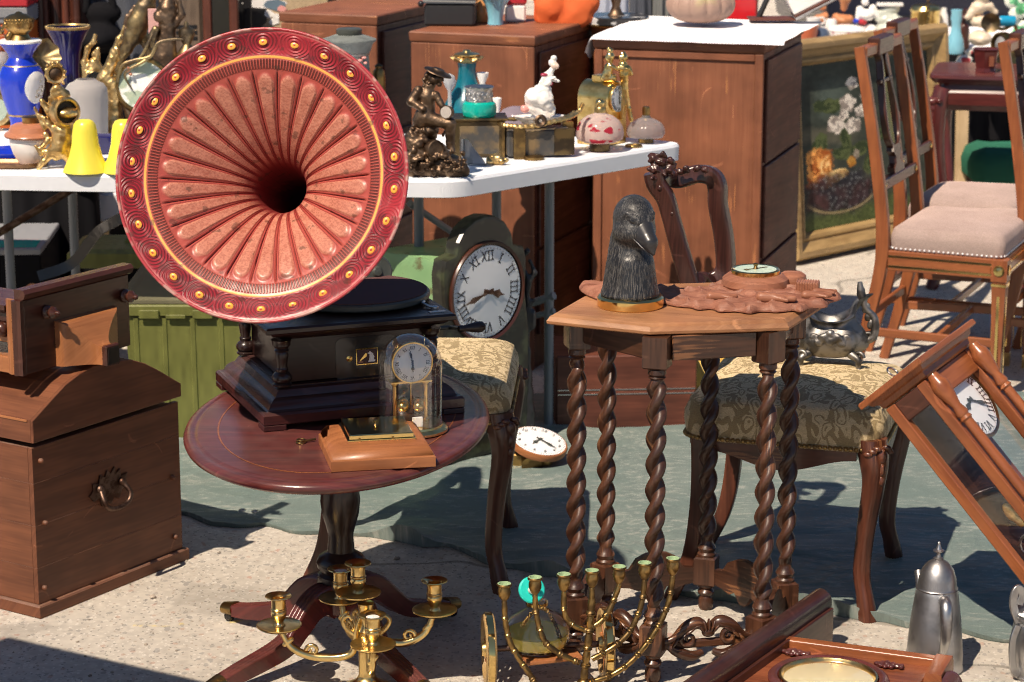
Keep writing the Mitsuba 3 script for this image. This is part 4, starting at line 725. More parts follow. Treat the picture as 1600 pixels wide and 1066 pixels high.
# ------------------------------------------------------------------ two carved chairs with patterned seats
def cabriole(c, p, out, zt, h=.38, w=.027, sw=1.0):          # a front leg: knee out, ankle in, foot out
    o = unit((out[0], out[1], 0)); p = V(p[0], p[1], 0)
    path = spl([p + [0, 0, zt], p + o * .014 * sw + [0, 0, zt - .05], p + o * .014 * sw + [0, 0, zt - .10], p - o * .004 * sw + [0, 0, zt - .19], p - o * .014 * sw + [0, 0, .10], p + o * .0 + [0, 0, .045], p + o * .012 + [0, 0, 0]], 7)
    sc = np.interp(np.linspace(0, 1, len(path)), [0, .15, .3, .55, .8, .9, 1], [1.15, 1.05, .82, .64, .60, .68, .66]); k = 24; a = np.arange(k) * 2 * np.pi / k
    sec = np.stack([w * np.cos(a) * (1 - .05 * np.cos(8 * a)), w * np.sin(a) * (1 - .05 * np.cos(8 * a))], 1) / np.maximum(np.abs(np.cos(a)), np.abs(np.sin(a)))[:, None] ** .35
    s = np.cross(o, V(0, 0, 1)); path = path[::-1]; sc = sc[::-1]
    rings = [q + sec[:, :1] * z * s + sec[:, 1:] * z * o for q, z in zip(path, sc)]
    return part(c, 'leg', loft(rings), 'carved_dark', smooth=40, grain='z')
def stuffed_chair(label, M, cushion_z=.385, wd=.43, dp=.40, hgt=.075, front=True):
    c = thing('upholstered_chair', label, 'chair', None); fr(M)
    # local: x forward, y to its left, origin on the floor below the seat's centre
    z = cushion_z; hw, hd = wd / 2, dp / 2
    for sx, sy in ((1, -1), (1, 1)):
        lk = cabriole(c, (sx * (hd - .02), sy * (hw - .022)), (sx, sy), z - .0)
        o = unit((sx, sy, 0)); b = V(sx * (hd - .02), sy * (hw - .022), 0) + o * .038
        ms = [mv(ball((0, 0, 0), .012, 2, (1, .6, 1.3)), *(b + [0, 0, z - .03])), mv(ball((0, 0, 0), .009, 2, (1, .6, 1.5)), *(b + [0, 0, z - .058])), mv(ball((0, 0, 0), .006, 2, (1, .6, 1.6)), *(b + [0, 0, z - .082]))]
        t = np.cross(o, V(0, 0, 1))
        for s in (-1, 1):
            for q in range(3): ms.append(mv(ball((0, 0, 0), .008, 2, (1.2, .6, .7)), *(b + t * s * (.012 + .007 * q) - o * .005 * q + [0, 0, z - .014 - .006 * q])))
        part(lk, 'carving', cat(ms), 'carved_dark', smooth=True, grain='z')
    for sy in (-1, 1):
        p = spl([(-hd + .03, sy * (hw - .03), z), (-hd + .03, sy * (hw - .03), z - .15), (-hd + .012, sy * (hw - .032), .1), (-hd - .03, sy * (hw - .034), 0)], 6)
        part(c, 'leg', sweep(p, np.array(rrect(-.018, -.018, .018, .018, .006, 3)), np.linspace(1.05, .8, len(p)), up=(1, 0, 0)), 'carved_dark', smooth=40, grain='z')
    sh = rrect(-hd, -hw, hd, hw, .045, 8)
    # bowed seat rails below the cushion
    for a, b in (((hd - .014, -hw + .045), (hd - .014, hw - .045)), ((hd - .045, hw - .014), (-hd + .045, hw - .014)), ((-hd + .014, hw - .045), (-hd + .014, -hw + .045)), ((-hd + .045, -hw + .014), (hd - .045, -hw + .014))):
        a, b = V(*a, 0), V(*b, 0); d = unit(b - a); L = np.linalg.norm(b - a); x = np.linspace(0, L, 24); bot = z - .055 - .016 * np.sin(np.pi * x / L) ** 2 + .022 * np.cos(2 * np.pi * x / L) * .35
        n = V(d[1], -d[0], 0); r = [np.array([a + d * t - n * .012 + [0, 0, bo], a + d * t + n * .010 + [0, 0, bo], a + d * t + n * .010 + [0, 0, z - .002], a + d * t - n * .012 + [0, 0, z - .002]]) for t, bo in zip(x, bot)]
        part(c, 'seat_rail', loft(r), 'carved_dark', smooth=30, grain='x')
    rg = [(1 - .012 / .2, z - .03), (.995, z - .028), (1.02, z - .01), (1.035, z + .012), (1.03, z + .030), (.99, z + .046)] + [(math.cos(t) ** .75, z + .046 + (hgt * 1.06 - .046) * math.sin(t)) for t in np.radians([12, 22, 34, 46, 58, 70, 80, 87])]
    cu = loft([np.column_stack([sh * f, np.full(len(sh), zz)]) for f, zz in rg])
    v = np.array(cu.vertices); cu.vertices = v + np.column_stack([v[:, 0] * 0, v[:, 1] * 0, .003 * (meshkit.fbm(v * 25, 2, 4) - .5)])
    part(c, 'seat', cu, 'damask', smooth=55, grain='x')
    st = offp(sh, .0055); per = np.vstack([st, st[:1]]); ds = np.append(0, np.cumsum(np.linalg.norm(np.diff(per, axis=0), axis=1))); ts = np.arange(0, ds[-1], .0105)
    nb = [mv(ball((0, 0, 0), .0048, 1), np.interp(t, ds, per[:, 0]), np.interp(t, ds, per[:, 1]), z - .021) for t in ts]
    k = part(c, 'nail_heads', cat(nb), 'brass_old', smooth=True, kind='stuff')
    return c
# right-hand chair, facing right
fA, fB = V(.723, 4.687), V(.850, 5.115); lat = unit(fA - fB); fw_ = np.array([-lat[1], lat[0]]); fw_ = fw_ if fw_[0] > 0 else -fw_; mid = (fA + fB) / 2 - fw_ * .19
MA = BAS(V(mid[0], mid[1], 0), V(fw_[0], fw_[1], 0), V(-fw_[1], fw_[0], 0), V(0, 0, 1))
chairA = stuffed_chair('open-backed carved chair with beige brown floral seat, the silver jardiniere standing on it', MA)
def wp(px, py, Y): return (np.linalg.inv(FRM[0]) @ np.append(A(px, py, Y), 1))[:3]
sec = np.array(rrect(-.020, -.017, .020, .017, .008, 3)); Y0, Y1 = 4.98, 5.06
ls = spl([wp(1085, 470, Y0), wp(1076, 436, Y0), wp(1064, 395, Y0), wp(1050, 345, Y0), wp(1040, 310, Y0), wp(1026, 288, Y0), wp(1022, 270, Y0)], 6)
rs = spl([wp(1112, 440, Y1), wp(1126, 432, Y1), wp(1134, 415, Y1), wp(1131, 370, Y1), wp(1122, 320, Y1), wp(1121, 292, Y1), wp(1112, 276, Y1), wp(1090, 272, Y1), wp(1062, 280, Y1), wp(1046, 276, Y1), wp(1030, 270, Y0)], 6)
part(chairA, 'back_stile', sweep(ls, sec, np.interp(np.arange(len(ls)), [0, len(ls) / 2, len(ls)], [1.0, .9, 1.05]), up=(0, -1, .1)), 'carved_black', smooth=40, grain='z')
part(chairA, 'back_frame', sweep(rs, sec, .95, up=(-.2, -1, .1)), 'carved_black', smooth=40, grain='z')
lo_ = spl([wp(1080, 446, Y0), wp(1094, 438, Y0 + .03), wp(1112, 442, Y1), wp(1130, 436, Y1)], 6)
part(chairA, 'back_rail', sweep(lo_, sec, .85, up=(-.1, -1, .1)), 'carved_black', smooth=40, grain='x')
part(chairA, 'back_post', sweep(spl([wp(1085, 560, 4.98), wp(1088, 500, 4.98), wp(1084, 455, 4.98)], 5), sec, 1.0, up=(0, -1, .1)), 'carved_black', smooth=40, grain='z')
part(chairA, 'back_post', sweep(spl([wp(1140, 545, 5.18), wp(1136, 480, 5.12), wp(1128, 430, 5.06)], 5), sec, 1.0, up=(0, -1, .1)), 'carved_black', smooth=40, grain='z')
cr = []; r2 = np.random.default_rng(5)
for px, py, r, n in ((1022, 250, 13, 14), (1036, 248, 12, 14), (1050, 256, 9, 10), (1020, 266, 9, 8), (1034, 264, 11, 12), (1024, 280, 8, 7), (1044, 268, 8, 7), (1062, 268, 5, 4), (1074, 266, 4, 3), (1088, 264, 4, 3), (1102, 266, 4, 3), (1036, 296, 4, 3), (1044, 318, 4, 3), (1050, 334, 3, 2)):
    for _ in range(n):
        q = wp(px + r2.normal(0, r * .42), py + r2.normal(0, r * .42), Y0 - .006 + .055 * (px > 1060) - abs(r2.normal(0, .006))); a = r2.uniform(.0028, .0062); cr.append(('e', q, np.array([a, a * .8, a]) * r2.uniform(.6, 1.5, 3), rotm(r2.uniform(0, 180), r2.uniform(0, 180), 0)))
part(chairA, 'crest_carving', sculpt(cr, .0022, .005, .0016, 240., 2), 'carved_black', smooth=True, grain='z')
# left-hand chair, behind the oval table
pA, pB = V(-.02, 4.885), V(.0, 5.28); lat = unit(pA - pB); fw_ = np.array([-lat[1], lat[0]]); fw_ = fw_ if fw_[0] > 0 else -fw_; mid = (pA + pB) / 2 - fw_ * .19
MB = BAS(V(mid[0], mid[1], 0), V(fw_[0], fw_[1], 0), V(-fw_[1], fw_[0], 0), V(0, 0, 1))
chairB = stuffed_chair('floral-seated carved chair partly hidden behind the oval table and gramophone', MB, .395)
for sy in (-1, 1): part(chairB, 'back_post', sweep(spl([(-.17, sy * .185, .395), (-.19, sy * .185, .55), (-.22, sy * .17, .72), (-.235, sy * .12, .79)], 6), sec, 1.0, up=(0, 1, 0)), 'carved_dark', smooth=40, grain='z')
part(chairB, 'back_frame', sweep(spl([(-.235, -.12, .79), (-.24, -.05, .815), (-.24, .05, .815), (-.235, .12, .79)], 6), sec, 1.2, up=(-1, 0, 0)), 'carved_dark', smooth=40, grain='x')
fr()
# ------------------------------------------------------------------ silver jardiniere on the right-hand chair's seat
q0 = G(1298, 575, .455); fr(TR(q0[0], q0[1] + .02, .449, rz=-8))
c = thing('jardiniere', 'tarnished silver jardiniere with curly handles and scroll feet, on the floral chair seat', 'jardiniere')
th = np.arange(56) * 2 * np.pi / 56; rs = []
for r, z, lob in ((0.001, .030, 0), (.030, .028, .05), (.050, .034, .08), (.064, .050, .10), (.066, .070, .10), (.058, .086, .08), (.044, .100, .06), (.040, .110, .06), (.050, .124, .10), (.064, .134, .16), (.066, .137, .16), (.058, .135, .14), (.040, .118, .06), (.036, .105, .05), (.0, .07, 0)):
    R = r * (1 + lob * np.cos(6 * th)); rs.append(np.stack([R * np.cos(th) * 1.15, R * np.sin(th) * .72, z + .03 * lob * 6 * np.cos(2 * th) * (z > .09)], 1))
part(c, 'bowl', loft(rs), 'silver_old', smooth=60)
for s in (-1, 1):
    part(c, 'handle', cat([tube([(s * .050, 0, .060), (s * .088, 0, .070), (s * .092, 0, .110), (s * .072, 0, .135), (s * .062, 0, .165), (s * .058, 0, .190)], [.007, .009, .008, .007, .009, .005], 12, 6)] + [mv(ball((0, 0, 0), .008, 2, (1, .6, 1.5)), s * (.085 - .006 * i), 0, .10 + .017 * i, ry=s * 25) for i in range(5)] + [mv(scroll(.016, 1.3, .005), s * .078, 0, .066, rx=90)]), 'silver_old', smooth=60)
for sx in (-1, 1):
    for sy in (-1, 1): part(c, 'foot', cat([tube([(sx * .044, sy * .030, .040), (sx * .060, sy * .042, .030), (sx * .060, sy * .042, .012), (sx * .066, sy * .048, .004)], [.010, .008, .005, .006], 10, 5), mv(scroll(.012, 1.2, .0045), sx * .06, sy * .040, .036, rx=90, rz=sy * 20)]), 'silver_old', smooth=60)
part(c, 'ornament', sculpt([('e', (x, y, z), (.011, .006, .010)) for x, y, z in ((0, -.048, .070), (.014, -.047, .078), (-.014, -.047, .078), (.0, -.046, .086), (.024, -.044, .066), (-.024, -.044, .066), (.034, -.040, .076), (-.034, -.040, .076))], .0028, .004, .0015, 160.), 'silver_old', smooth=True)
fr()
# ------------------------------------------------------------------ wall clock leaning against the right-hand chair
fd = unit(ray(1450, 620)); rd = unit(np.cross(fd, V(0, 0, 1))); ud = np.cross(rd, fd)          # the clock stands across the line of sight
ai = .648 * rd - .764 * ud; qi = .764 * rd + .648 * ud; wv = .5 * qi + .866 * fd; nv = .866 * qi - .5 * fd
O = A(1350, 625, 4.56)
LC = BAS(O, wv, -nv, -ai)      # x: across the front, y: into the case, z: towards its top; origin: lower corner of the cornice
c = thing('leaning_wall_clock', 'long brown wooden wall clock with glass sides leaning against the floral chair, right edge', 'wall clock'); fr(LC)
wd, dp, Ln = .255, .150, .80
# local z=0 at the cornice's top, body below (negative z)
y0c = -.030; part(c, 'cornice', ploft(rect(-.002, -.152, wd + .012, .018), [(-.030, -.040), (-.026, -.036), (-.024, -.026), (-.016, -.022), (-.012, -.014), (-.001, -.013), (0, -.011), (0, -.002), (-.003, 0)]), 'orange_wood', smooth=25, grain='x')
bx = lambda a, b, bev=.002: box(a, b, bev)
yF, yB, x0, x1 = -.120, -.010, .022, wd - .012
for nm, a, b, w_ in (('rear_post', (x0, yB - .024, -Ln), (x0 + .02, yB, -.0405), 'orange_wood'), ('front_post', (x0, yF, -Ln), (x0 + .02, yF + .024, -.0405), 'orange_wood'), ('front_post', (x1 - .02, yF, -Ln), (x1, yF + .024, -.0405), 'orange_wood'), ('rear_post', (x1 - .02, yB - .024, -Ln), (x1, yB, -.0405), 'orange_wood')): part(c, nm, bx(a, b), w_, grain='z')
part(c, 'side_rail', bx((x0 + .001, yF + .0245, -.085), (x0 + .019, yB - .0245, -.041)), 'walnut', grain='y'); part(c, 'side_rail', bx((x1 - .019, yF + .0245, -.085), (x1 - .001, yB - .0245, -.041)), 'walnut', grain='y')
part(c, 'back_board', bx((x0 + .0205, yB - .012, -Ln), (x1 - .0205, yB - .001, -.041)), 'ebonised', grain='z')
part(c, 'front_head', bx((x0 + .0205, yF + .002, -.088), (x1 - .0205, yF + .02, -.041)), 'orange_wood', grain='x')
part(c, 'base', ploft(rect(x0 - .008, yF - .012, x1 + .008, yB + .001), [(-.01, -Ln - .05), (0, -Ln - .04), (0, -Ln - .001)]), 'orange_wood', smooth=25, grain='x')
for x in (x0 + .008, x1 - .008): part(c, 'side_glass', TM([(x, yF + .024, -Ln), (x, yB - .024, -Ln), (x, yB - .024, -.085), (x, yF + .024, -.085)], [[0, 1, 2], [0, 2, 3]]), 'pane_glass')
part(c, 'front_glass', TM([(x0 + .02, yF + .010, -Ln), (x1 - .02, yF + .010, -Ln), (x1 - .02, yF + .010, -.088), (x0 + .02, yF + .010, -.088)], [[0, 1, 2], [0, 2, 3]]), 'pane_glass')
cl = lathe([(0, -Ln + .01), (.012, -Ln + .01), (.013, -Ln + .03), (.009, -Ln + .04), (.0105, -.30), (.0095, -.150), (.013, -.146), (.010, -.140), (.013, -.134), (.009, -.116), (.014, -.096), (.0185, -.072), (.0175, -.062), (.0125, -.052), (.012, -.046), (.010, -.0405), (0, -.0405)], 28)
for x in (x0 + .010, x1 - .010): part(c, 'column', mv(cl, x, yF - .014, 0), 'orange_wood', smooth=40, grain='z')
dm = BAS(V((x0 + x1) / 2 + .004, yF + .022, -.125), V(1, 0, 0), V(0, 0, 1), V(0, -1, 0))
dial(c, dm, .076, 'brass_old', hands=(120, 250), num=.24, hand='moss_metal')
part(c, 'movement', bx((x0 + .06, yF + .028, -.19), (x1 - .06, yF + .06, -.07)), 'black_paint')
pn = part(c, 'pendulum', cat([tube([((x0 + x1) / 2, -.065, -.24), ((x0 + x1) / 2, -.065, -.56)], .003, 8), mv(lathe([(0, -.004), (.03, -.003), (.033, 0), (.03, .003), (0, .004)], 32), TR((x0 + x1) / 2, -.065, -.57, rx=90))]), 'brass', smooth=40)
part(c, 'gong', mv(scroll(.034, 2.2, .003), TR(x0 + .06, -.05, -.42, ry=90)), 'steel', smooth=True)
part(c, 'gilt_mount', sculpt([('e', (x0 + .03, -.07, -.34), (.006, .012, .022)), ('e', (x0 + .03, -.075, -.365), (.005, .010, .012))], .003, .004, .001, 150.), 'gilt', smooth=True)
part(c, 'hanger', mv(torus(.012, .002, 24, 8), .10, -.03, .010, rx=75), 'steel', smooth=True)
fr()
# ------------------------------------------------------------------ mahogany clock lying on its back in the right foreground
e1 = unit(G(1250, 915, .10) - G(1060, 1045, .10)); e1[2] = 0; e1 = unit(e1); e2 = V(e1[1], -e1[0], 0)        # e1: along the tall side wall, e2: to the right of it
p0 = G(1075, 1048, .125); fr(BAS(V(p0[0], p0[1], 0), e1, -e2, V(0, 0, 1)))
Ls = np.linalg.norm((G(1248, 915, .125) - p0)[:2])
pr_ = [(-.0, .0), (-.0, .085), (-.006, .094), (-.006, .104), (.004, .112), (.016, .124), (.026, .128), (.034, .126), (.046, .118), (.050, .108), (.050, .0)]
c = thing('clock_cresting', 'dark mahogany moulded cornice lying on the concrete, just left of the fallen clock', 'board')
part(c, 'moulding', loft([np.column_stack([np.full(len(pr_), x), -np.array(pr_)[:, 0], np.array(pr_)[:, 1]]) for x in (-.28, Ls)]), 'base_wood', smooth=25, grain='x')
part(c, 'side_panel', box((-.28, -.058, .0), (Ls - .008, -.0505, .095), .001), 'walnut', grain='x')
c = thing('fallen_clock', 'mahogany wall clock lying face up on the concrete, front right corner', 'wall clock')
r0, r1, r2_ = G(1232, 1000, .088), G(1500, 1035, .088), G(1465, 1062, .088)
f1 = unit(r1 - r0); f1[2] = 0; f1 = unit(f1); f2 = V(f1[1], -f1[0], 0); fr(BAS(V(r0[0], r0[1], 0), f1, -f2, V(0, 0, 1)))
Wf = np.linalg.norm((G(1462, 1033, .088) - r0)[:2]); Df = .34
xl = -.035
part(c, 'back_board', box((xl, -Df, .0), (Wf - .005, -.0, .02), .002), 'mahogany_red', grain='x')
part(c, 'front_board', box((xl, -Df, .0205), (Wf - .006, -.014, .078), .003), 'red_brown', grain='x')
part(c, 'top_rail', sweep([V(xl, -.006, .083), V(Wf, -.006, .083)], np.array(rrect(-.012, -.010, .012, .012, .005, 4)), 1.0, up=(0, 0, 1)), 'orange_wood', smooth=30, grain='x')
oc = V(.115, -.150); ang = np.arange(72) * 2 * np.pi / 72
def ring(rx, ry, prof): return loft([np.column_stack([oc[0] + (rx + o) * np.cos(ang), oc[1] + (ry + o) * np.sin(ang), np.full(72, z)]) for o, z in prof], cap=False)
part(c, 'bezel', ring(.098, .098, [(.012, .0782), (.012, .083), (.006, .088), (-.001, .089), (-.006, .086), (-.008, .080)]), 'mahogany_red', smooth=50, grain='x')
part(c, 'rim_ring', ring(.088, .088, [(.002, .0785), (.002, .088), (-.002, .0885), (-.006, .082), (-.006, .0785)]), 'brass', smooth=50)
dk = part(c, 'dial', mv(lathe([(0, .0784), (.083, .0784), (.083, .0792), (0, .080)], 56), oc[0], oc[1], 0), 'cream_dial')
part(c, 'glass', mv(lathe([(.0815, .0845), (.06, .0905), (.03, .0935), (0, .0945)], 48), oc[0], oc[1], 0), 'pane_glass', smooth=50)
for x in (.028, .205):
    b = [('e', (x + dx, -.048 + dy, .083 + dz), (r, r, r * .8)) for dx, dy, dz, r in ((-.024, 0, 0, .0055), (-.015, .006, 0, .006), (-.016, -.006, 0, .0055), (-.006, .008, .001, .006), (-.004, -.003, .003, .007), (.005, .006, 0, .006), (.005, -.008, 0, .0055), (.014, .0, 0, .006), (.022, .005, 0, .005), (.023, -.004, 0, .005), (-.006, -.011, 0, .005))]
    part(c, 'grape_carving', sculpt(b, .0022, .002, .0004, 200.), 'mahogany_red', smooth=True, grain='x', label='small carved grape cluster')
part(c, 'corner_block', ploft(rect(Wf - .004, -.10, Wf + .030, .010), [(-.002, 0), (0, .002), (0, .080), (-.002, .096), (-.010, .098)]), 'orange_wood', smooth=20, grain='y')
part(c, 'end_scroll', loft([np.column_stack([Wf + .0305 + .034 * np.cos(t) * s, np.full(20, y), .045 + .045 * np.sin(t) * s])[::-1] for t in (np.linspace(-np.pi / 2, np.pi / 2, 20),) for y, s in ((-.115, .7), (-.112, .85), (-.104, .85), (-.102, 1.), (-.06, 1.), (-.058, .88), (-.045, .88), (-.043, .75), (-.02, .72))]), 'mahogany_red', smooth=40, grain='y')
part(c, 'end_base', box((Wf + .0305, -.13, 0), (Wf + .062, -.01, .022), .003), 'walnut', grain='y')
fr()
# ------------------------------------------------------------------ coffee pot and jug
q = G(1459, 1045, .0); fr(TR(q[0], q[1], 0))
c = thing('coffee_pot', 'engraved grey pewter coffee pot with domed lid and pointed finial, on the right', 'coffee pot')
zt = (1066 - 878) / 860
part(c, 'body', lathe([(0, 0), (.052, 0), (.056, .004), (.054, .012), (.0545, .016), (.0545, .03), (.0485, .10), (.041, .155), (.0385, .163), (.0, .163)], 64), 'engraved', smooth=40)
lk = part(c, 'lid', lathe([(0, .1635), (.0395, .1635), (.040, .166), (.0375, .169), (.036, .185), (.030, .203), (.020, .216), (.010, .222), (.0085, .2225), (0, .2225)], 56), 'pewter', smooth=40)
part(lk, 'finial', lathe([(0, .222), (.009, .2225), (.0095, .225), (.005, .2275), (.0035, .233), (.0045, .2355), (.0105, .2385), (.011, .2405), (.006, .243), (.0038, .249), (.0025, .2535), (.0032, .2555), (.0018, .258), (0, .2583)], 24), 'pewter', smooth=40)
hy = -.038
part(c, 'handle', tube([(.006, hy + .004, .150), (.006, hy - .020, .156), (.006, hy - .034, .145), (.006, hy - .040, .115), (.006, hy - .036, .085), (.005, hy - .020, .055), (.004, hy - .012, .03)], [.010, .011, .0125, .0115, .010, .008, .006], 16, 6), 'pewter', smooth=60)
part(c, 'hinge', cat([box((-.006, hy + .0, .150), (.018, hy + .010, .164), .002), mv(ball((0, 0, 0), .007, 2, (.8, .8, 1.4)), .006, hy - .03, .155), mv(ball((0, 0, 0), .006, 2), .006, hy - .0, .130)]), 'pewter', smooth=40)
part(c, 'spout', tube([(-.01, .040, .07), (-.014, .075, .11), (-.018, .085, .145), (-.02, .10, .165)], [.016, .012, .009, .008], 14, 6), 'pewter', smooth=60)
q = G(1604, 1062, 0); fr(TR(q[0] + .022, q[1] + .02, 0, rz=20))
c = thing('pewter_jug', 'dull pewter jug with a strap handle, cut off by the right edge', 'jug')
part(c, 'body', lathe([(0, 0), (.046, 0), (.048, .006), (.044, .014), (.050, .05), (.052, .075), (.047, .105), (.0445, .112), (.047, .118), (.050, .122), (.050, .125), (.046, .127), (0, .130)], 48), 'pewter', smooth=40)
part(c, 'lid', lathe([(0, .1275), (.046, .1275), (.049, .131), (.040, .140), (.022, .150), (.008, .156), (.010, .162), (.006, .168), (0, .170)], 40), 'pewter', smooth=40)
part(c, 'handle', sweep(spl([(-.045, 0, .115), (-.058, 0, .150), (-.056, 0, .175), (-.048, 0, .182), (-.040, 0, .170), (-.046, 0, .150)], 6), np.array(rrect(-.008, -.0035, .008, .0035, .002, 3)), 1.0, up=(0, 1, 0)), 'pewter', smooth=40)
part(c, 'strap', sweep(spl([(-.052, -.01, .112), (-.062, -.01, .08), (-.058, -.01, .03), (-.046, -.01, .010)], 6), np.array(rrect(-.007, -.003, .007, .003, .002, 3)), 1.0, up=(0, 1, 0)), 'pewter', smooth=40)
# ------------------------------------------------------------------ brass candelabrum
q = G(583, 1085, 0); cx, cy = q[0] - .012, q[1] + .015; fr(TR(cx, cy, 0))
c = thing('candelabrum', 'polished brass five-cup candelabrum with curling arms, on the concrete in front', 'candelabrum')
part(c, 'stem', lathe([(0, 0), (.045, 0), (.050, .004), (.048, .010), (.030, .018), (.020, .026), (.0155, .034), (.0155, .080), (.018, .085), (.026, .092), (.027, .098), (.020, .106), (.012, .110), (.012, .118), (.016, .122), (.012, .130), (.010, .140), (.013, .148), (.010, .155), (.014, .166), (.016, .176), (0, .179)], 36), 'brass', smooth=40)
cup = [(0, 0), (.036, 0), (.0425, .0045), (.0425, .0065), (.035, .0045), (.014, .004), (.0105, .0055), (.0095, .009), (.0075, .011), (.0115, .018), (.0148, .027), (.0145, .032), (.0132, .034), (.0150, .036), (.0152, .038), (.0135, .040), (.0135, .052), (.0150, .057), (.0225, .0605), (.0250, .0625), (.0245, .0640), (.0165, .0620), (.0120, .058), (.0112, .045), (0, .044)]
cupm = lathe(cup, 40)
def local(px, py, Y): return A(px, py, Y) - V(cx, cy, 0)
cups = [(560, 930, cy + .0), (533, 938, cy + .075), (436, 981, cy + .005), (679, 957, cy + .015), (583, 1011, cy - .065)]
for i, (px, py, Y) in enumerate(cups):
    t = local(px, py, Y); k = part(c, 'cup', cupm, 'brass', smooth=40, M=TR(*t))
    if i in (1, 4): part(k, 'wax', lathe([(0, .045), (.0115, .046), (.0125, .0585), (0, .0600)], 20), 'white_glaze', M=TR(*t))
    if i:
        d = V(t[0], t[1], 0); Ld = np.linalg.norm(d); u = d / max(Ld, 1e-6); zt_ = t[2]
        P_ = [u * .010 + [0, 0, .150], u * .020 + [0, 0, .120], u * .030 + [0, 0, zt_ - .050], u * (Ld * .55) + [0, 0, zt_ - .058], u * (Ld * .85) + [0, 0, zt_ - .040], u * Ld + [0, 0, zt_ - .0]]
        ak = part(c, 'arm', cat([tube(P_, [.0045, .006, .0072, .008, .007, .005], 10, 7)]), 'brass', smooth=60)
        part(ak, 'curl', mv(scroll(.012, 1.2, .0045), BAS(u * (Ld * .62) + [0, 0, zt_ - .044], u, V(0, 0, 1), np.cross(u, V(0, 0, 1)))), 'brass', smooth=60)
        part(ak, 'upper_curl', tube([u * .020 + [0, 0, .112], u * .036 + [0, 0, .124], u * .044 + [0, 0, .140], u * .034 + [0, 0, .150], u * .026 + [0, 0, .142]], [.006, .0055, .0045, .004, .0035], 8, 5), 'brass', smooth=60)
        part(ak, 'leaf', mv(ball((0, 0, 0), .009, 2, (1.5, .7, .7)), *(u * (Ld * .9) + [0, 0, zt_ - .028]), ry=-40), 'brass', smooth=60)
fr()
# ------------------------------------------------------------------ seven-cup candelabrum
c = thing('menorah', 'aged brass seven-branched candle holder with beaded arms, bottom edge in front of the twisted table', 'candle holder')
Yb = G(905, 1090, 0)[1]; ctop = [(788, 918), (836, 908), (881, 903), (925, 897), (967, 891), (1007, 885), (1051, 878)]
mx, my = A(915, 1000, Yb)[:2]; mu = unit(V(A(1051, 900, Yb + .05)[0] - A(788, 940, Yb - .05)[0], .07, 0))
def onm(px, py):                                             # on the holder's own upright plane
    n = V(-mu[1], mu[0], 0); d = ray(px, py); o = V(0, 0, CAM_H); return o + d * ((V(mx, my, 0) - o) @ n) / (d @ n)
def bead_path(pts, R, k=9):
    p = spl(pts, k); ds = np.append(0, np.cumsum(np.linalg.norm(np.diff(p, axis=0), axis=1))); n = max(24, int(ds[-1] / .0016)); s = np.linspace(0, ds[-1], n)
    q = np.stack([np.interp(s, ds, p[:, i]) for i in range(3)], 1); ph = (s % .034) / .034
    r = R * (.82 + .16 * np.sin(np.pi * np.clip(ph / .72, 0, 1))) + R * .42 * np.exp(-((ph - .80) / .045) ** 2) + R * .42 * np.exp(-((ph - .92) / .045) ** 2)
    return tube(q, r, 10)
mcup = lathe([(0, 0), (.0042, 0), (.0055, .003), (.004, .006), (.0085, .012), (.0118, .020), (.0122, .026), (.0108, .032), (.0105, .034), (.0138, .036), (.0142, .0385), (.0125, .040), (.010, .038), (.009, .030), (0, .029)], 28)
st = [onm(*q) for q in ((925, 935), (924, 958), (921, 985), (918, 1012), (915, 1040), (912, 1075))]
zb_ = 0.0; bot = st[-1].copy(); bot[2] = .035
part(c, 'stem', cat([bead_path([st[0], st[2], bot], .0078), mv(lathe([(0, 0), (.045, 0), (.048, .004), (.040, .012), (.018, .022), (.010, .036), (0, .038)], 32), bot[0], bot[1], 0)]), 'brass_old', smooth=50)
arms = [[(788, 946), (790, 975), (800, 1010), (825, 1050), (850, 1080), (912, 1100)], [(836, 936), (838, 960), (850, 1000), (872, 1020), (905, 1036)], [(881, 932), (882, 958), (893, 975), (915, 985)],
        None, [(967, 920), (955, 948), (940, 970), (925, 980)], [(1007, 913), (1002, 945), (985, 985), (960, 1010), (925, 1030)], [(1051, 908), (1045, 940), (1025, 985), (990, 1030), (955, 1055), (915, 1068)]]
for k, (px, py) in enumerate(ctop):
    b = onm(px, py + 26); kk = part(c, 'cup', mcup, 'brass_old', smooth=50, M=TR(*b))
    part(kk, 'patina', lathe([(0, .0291), (.0090, .0300), (.0100, .0380), (.0125, .0402), (.0105, .0404), (.0080, .031), (0, .0300)], 24), 'verdigris', smooth=50, M=TR(*b))
    if arms[k]: part(c, 'arm', bead_path([b + V(0, 0, .002)] + [onm(*q) for q in arms[k][1:]], .0058), 'brass_old', smooth=50)
    else: part(c, 'arm', bead_path([b + V(0, 0, .002), st[0]], .0055), 'brass_old', smooth=50)
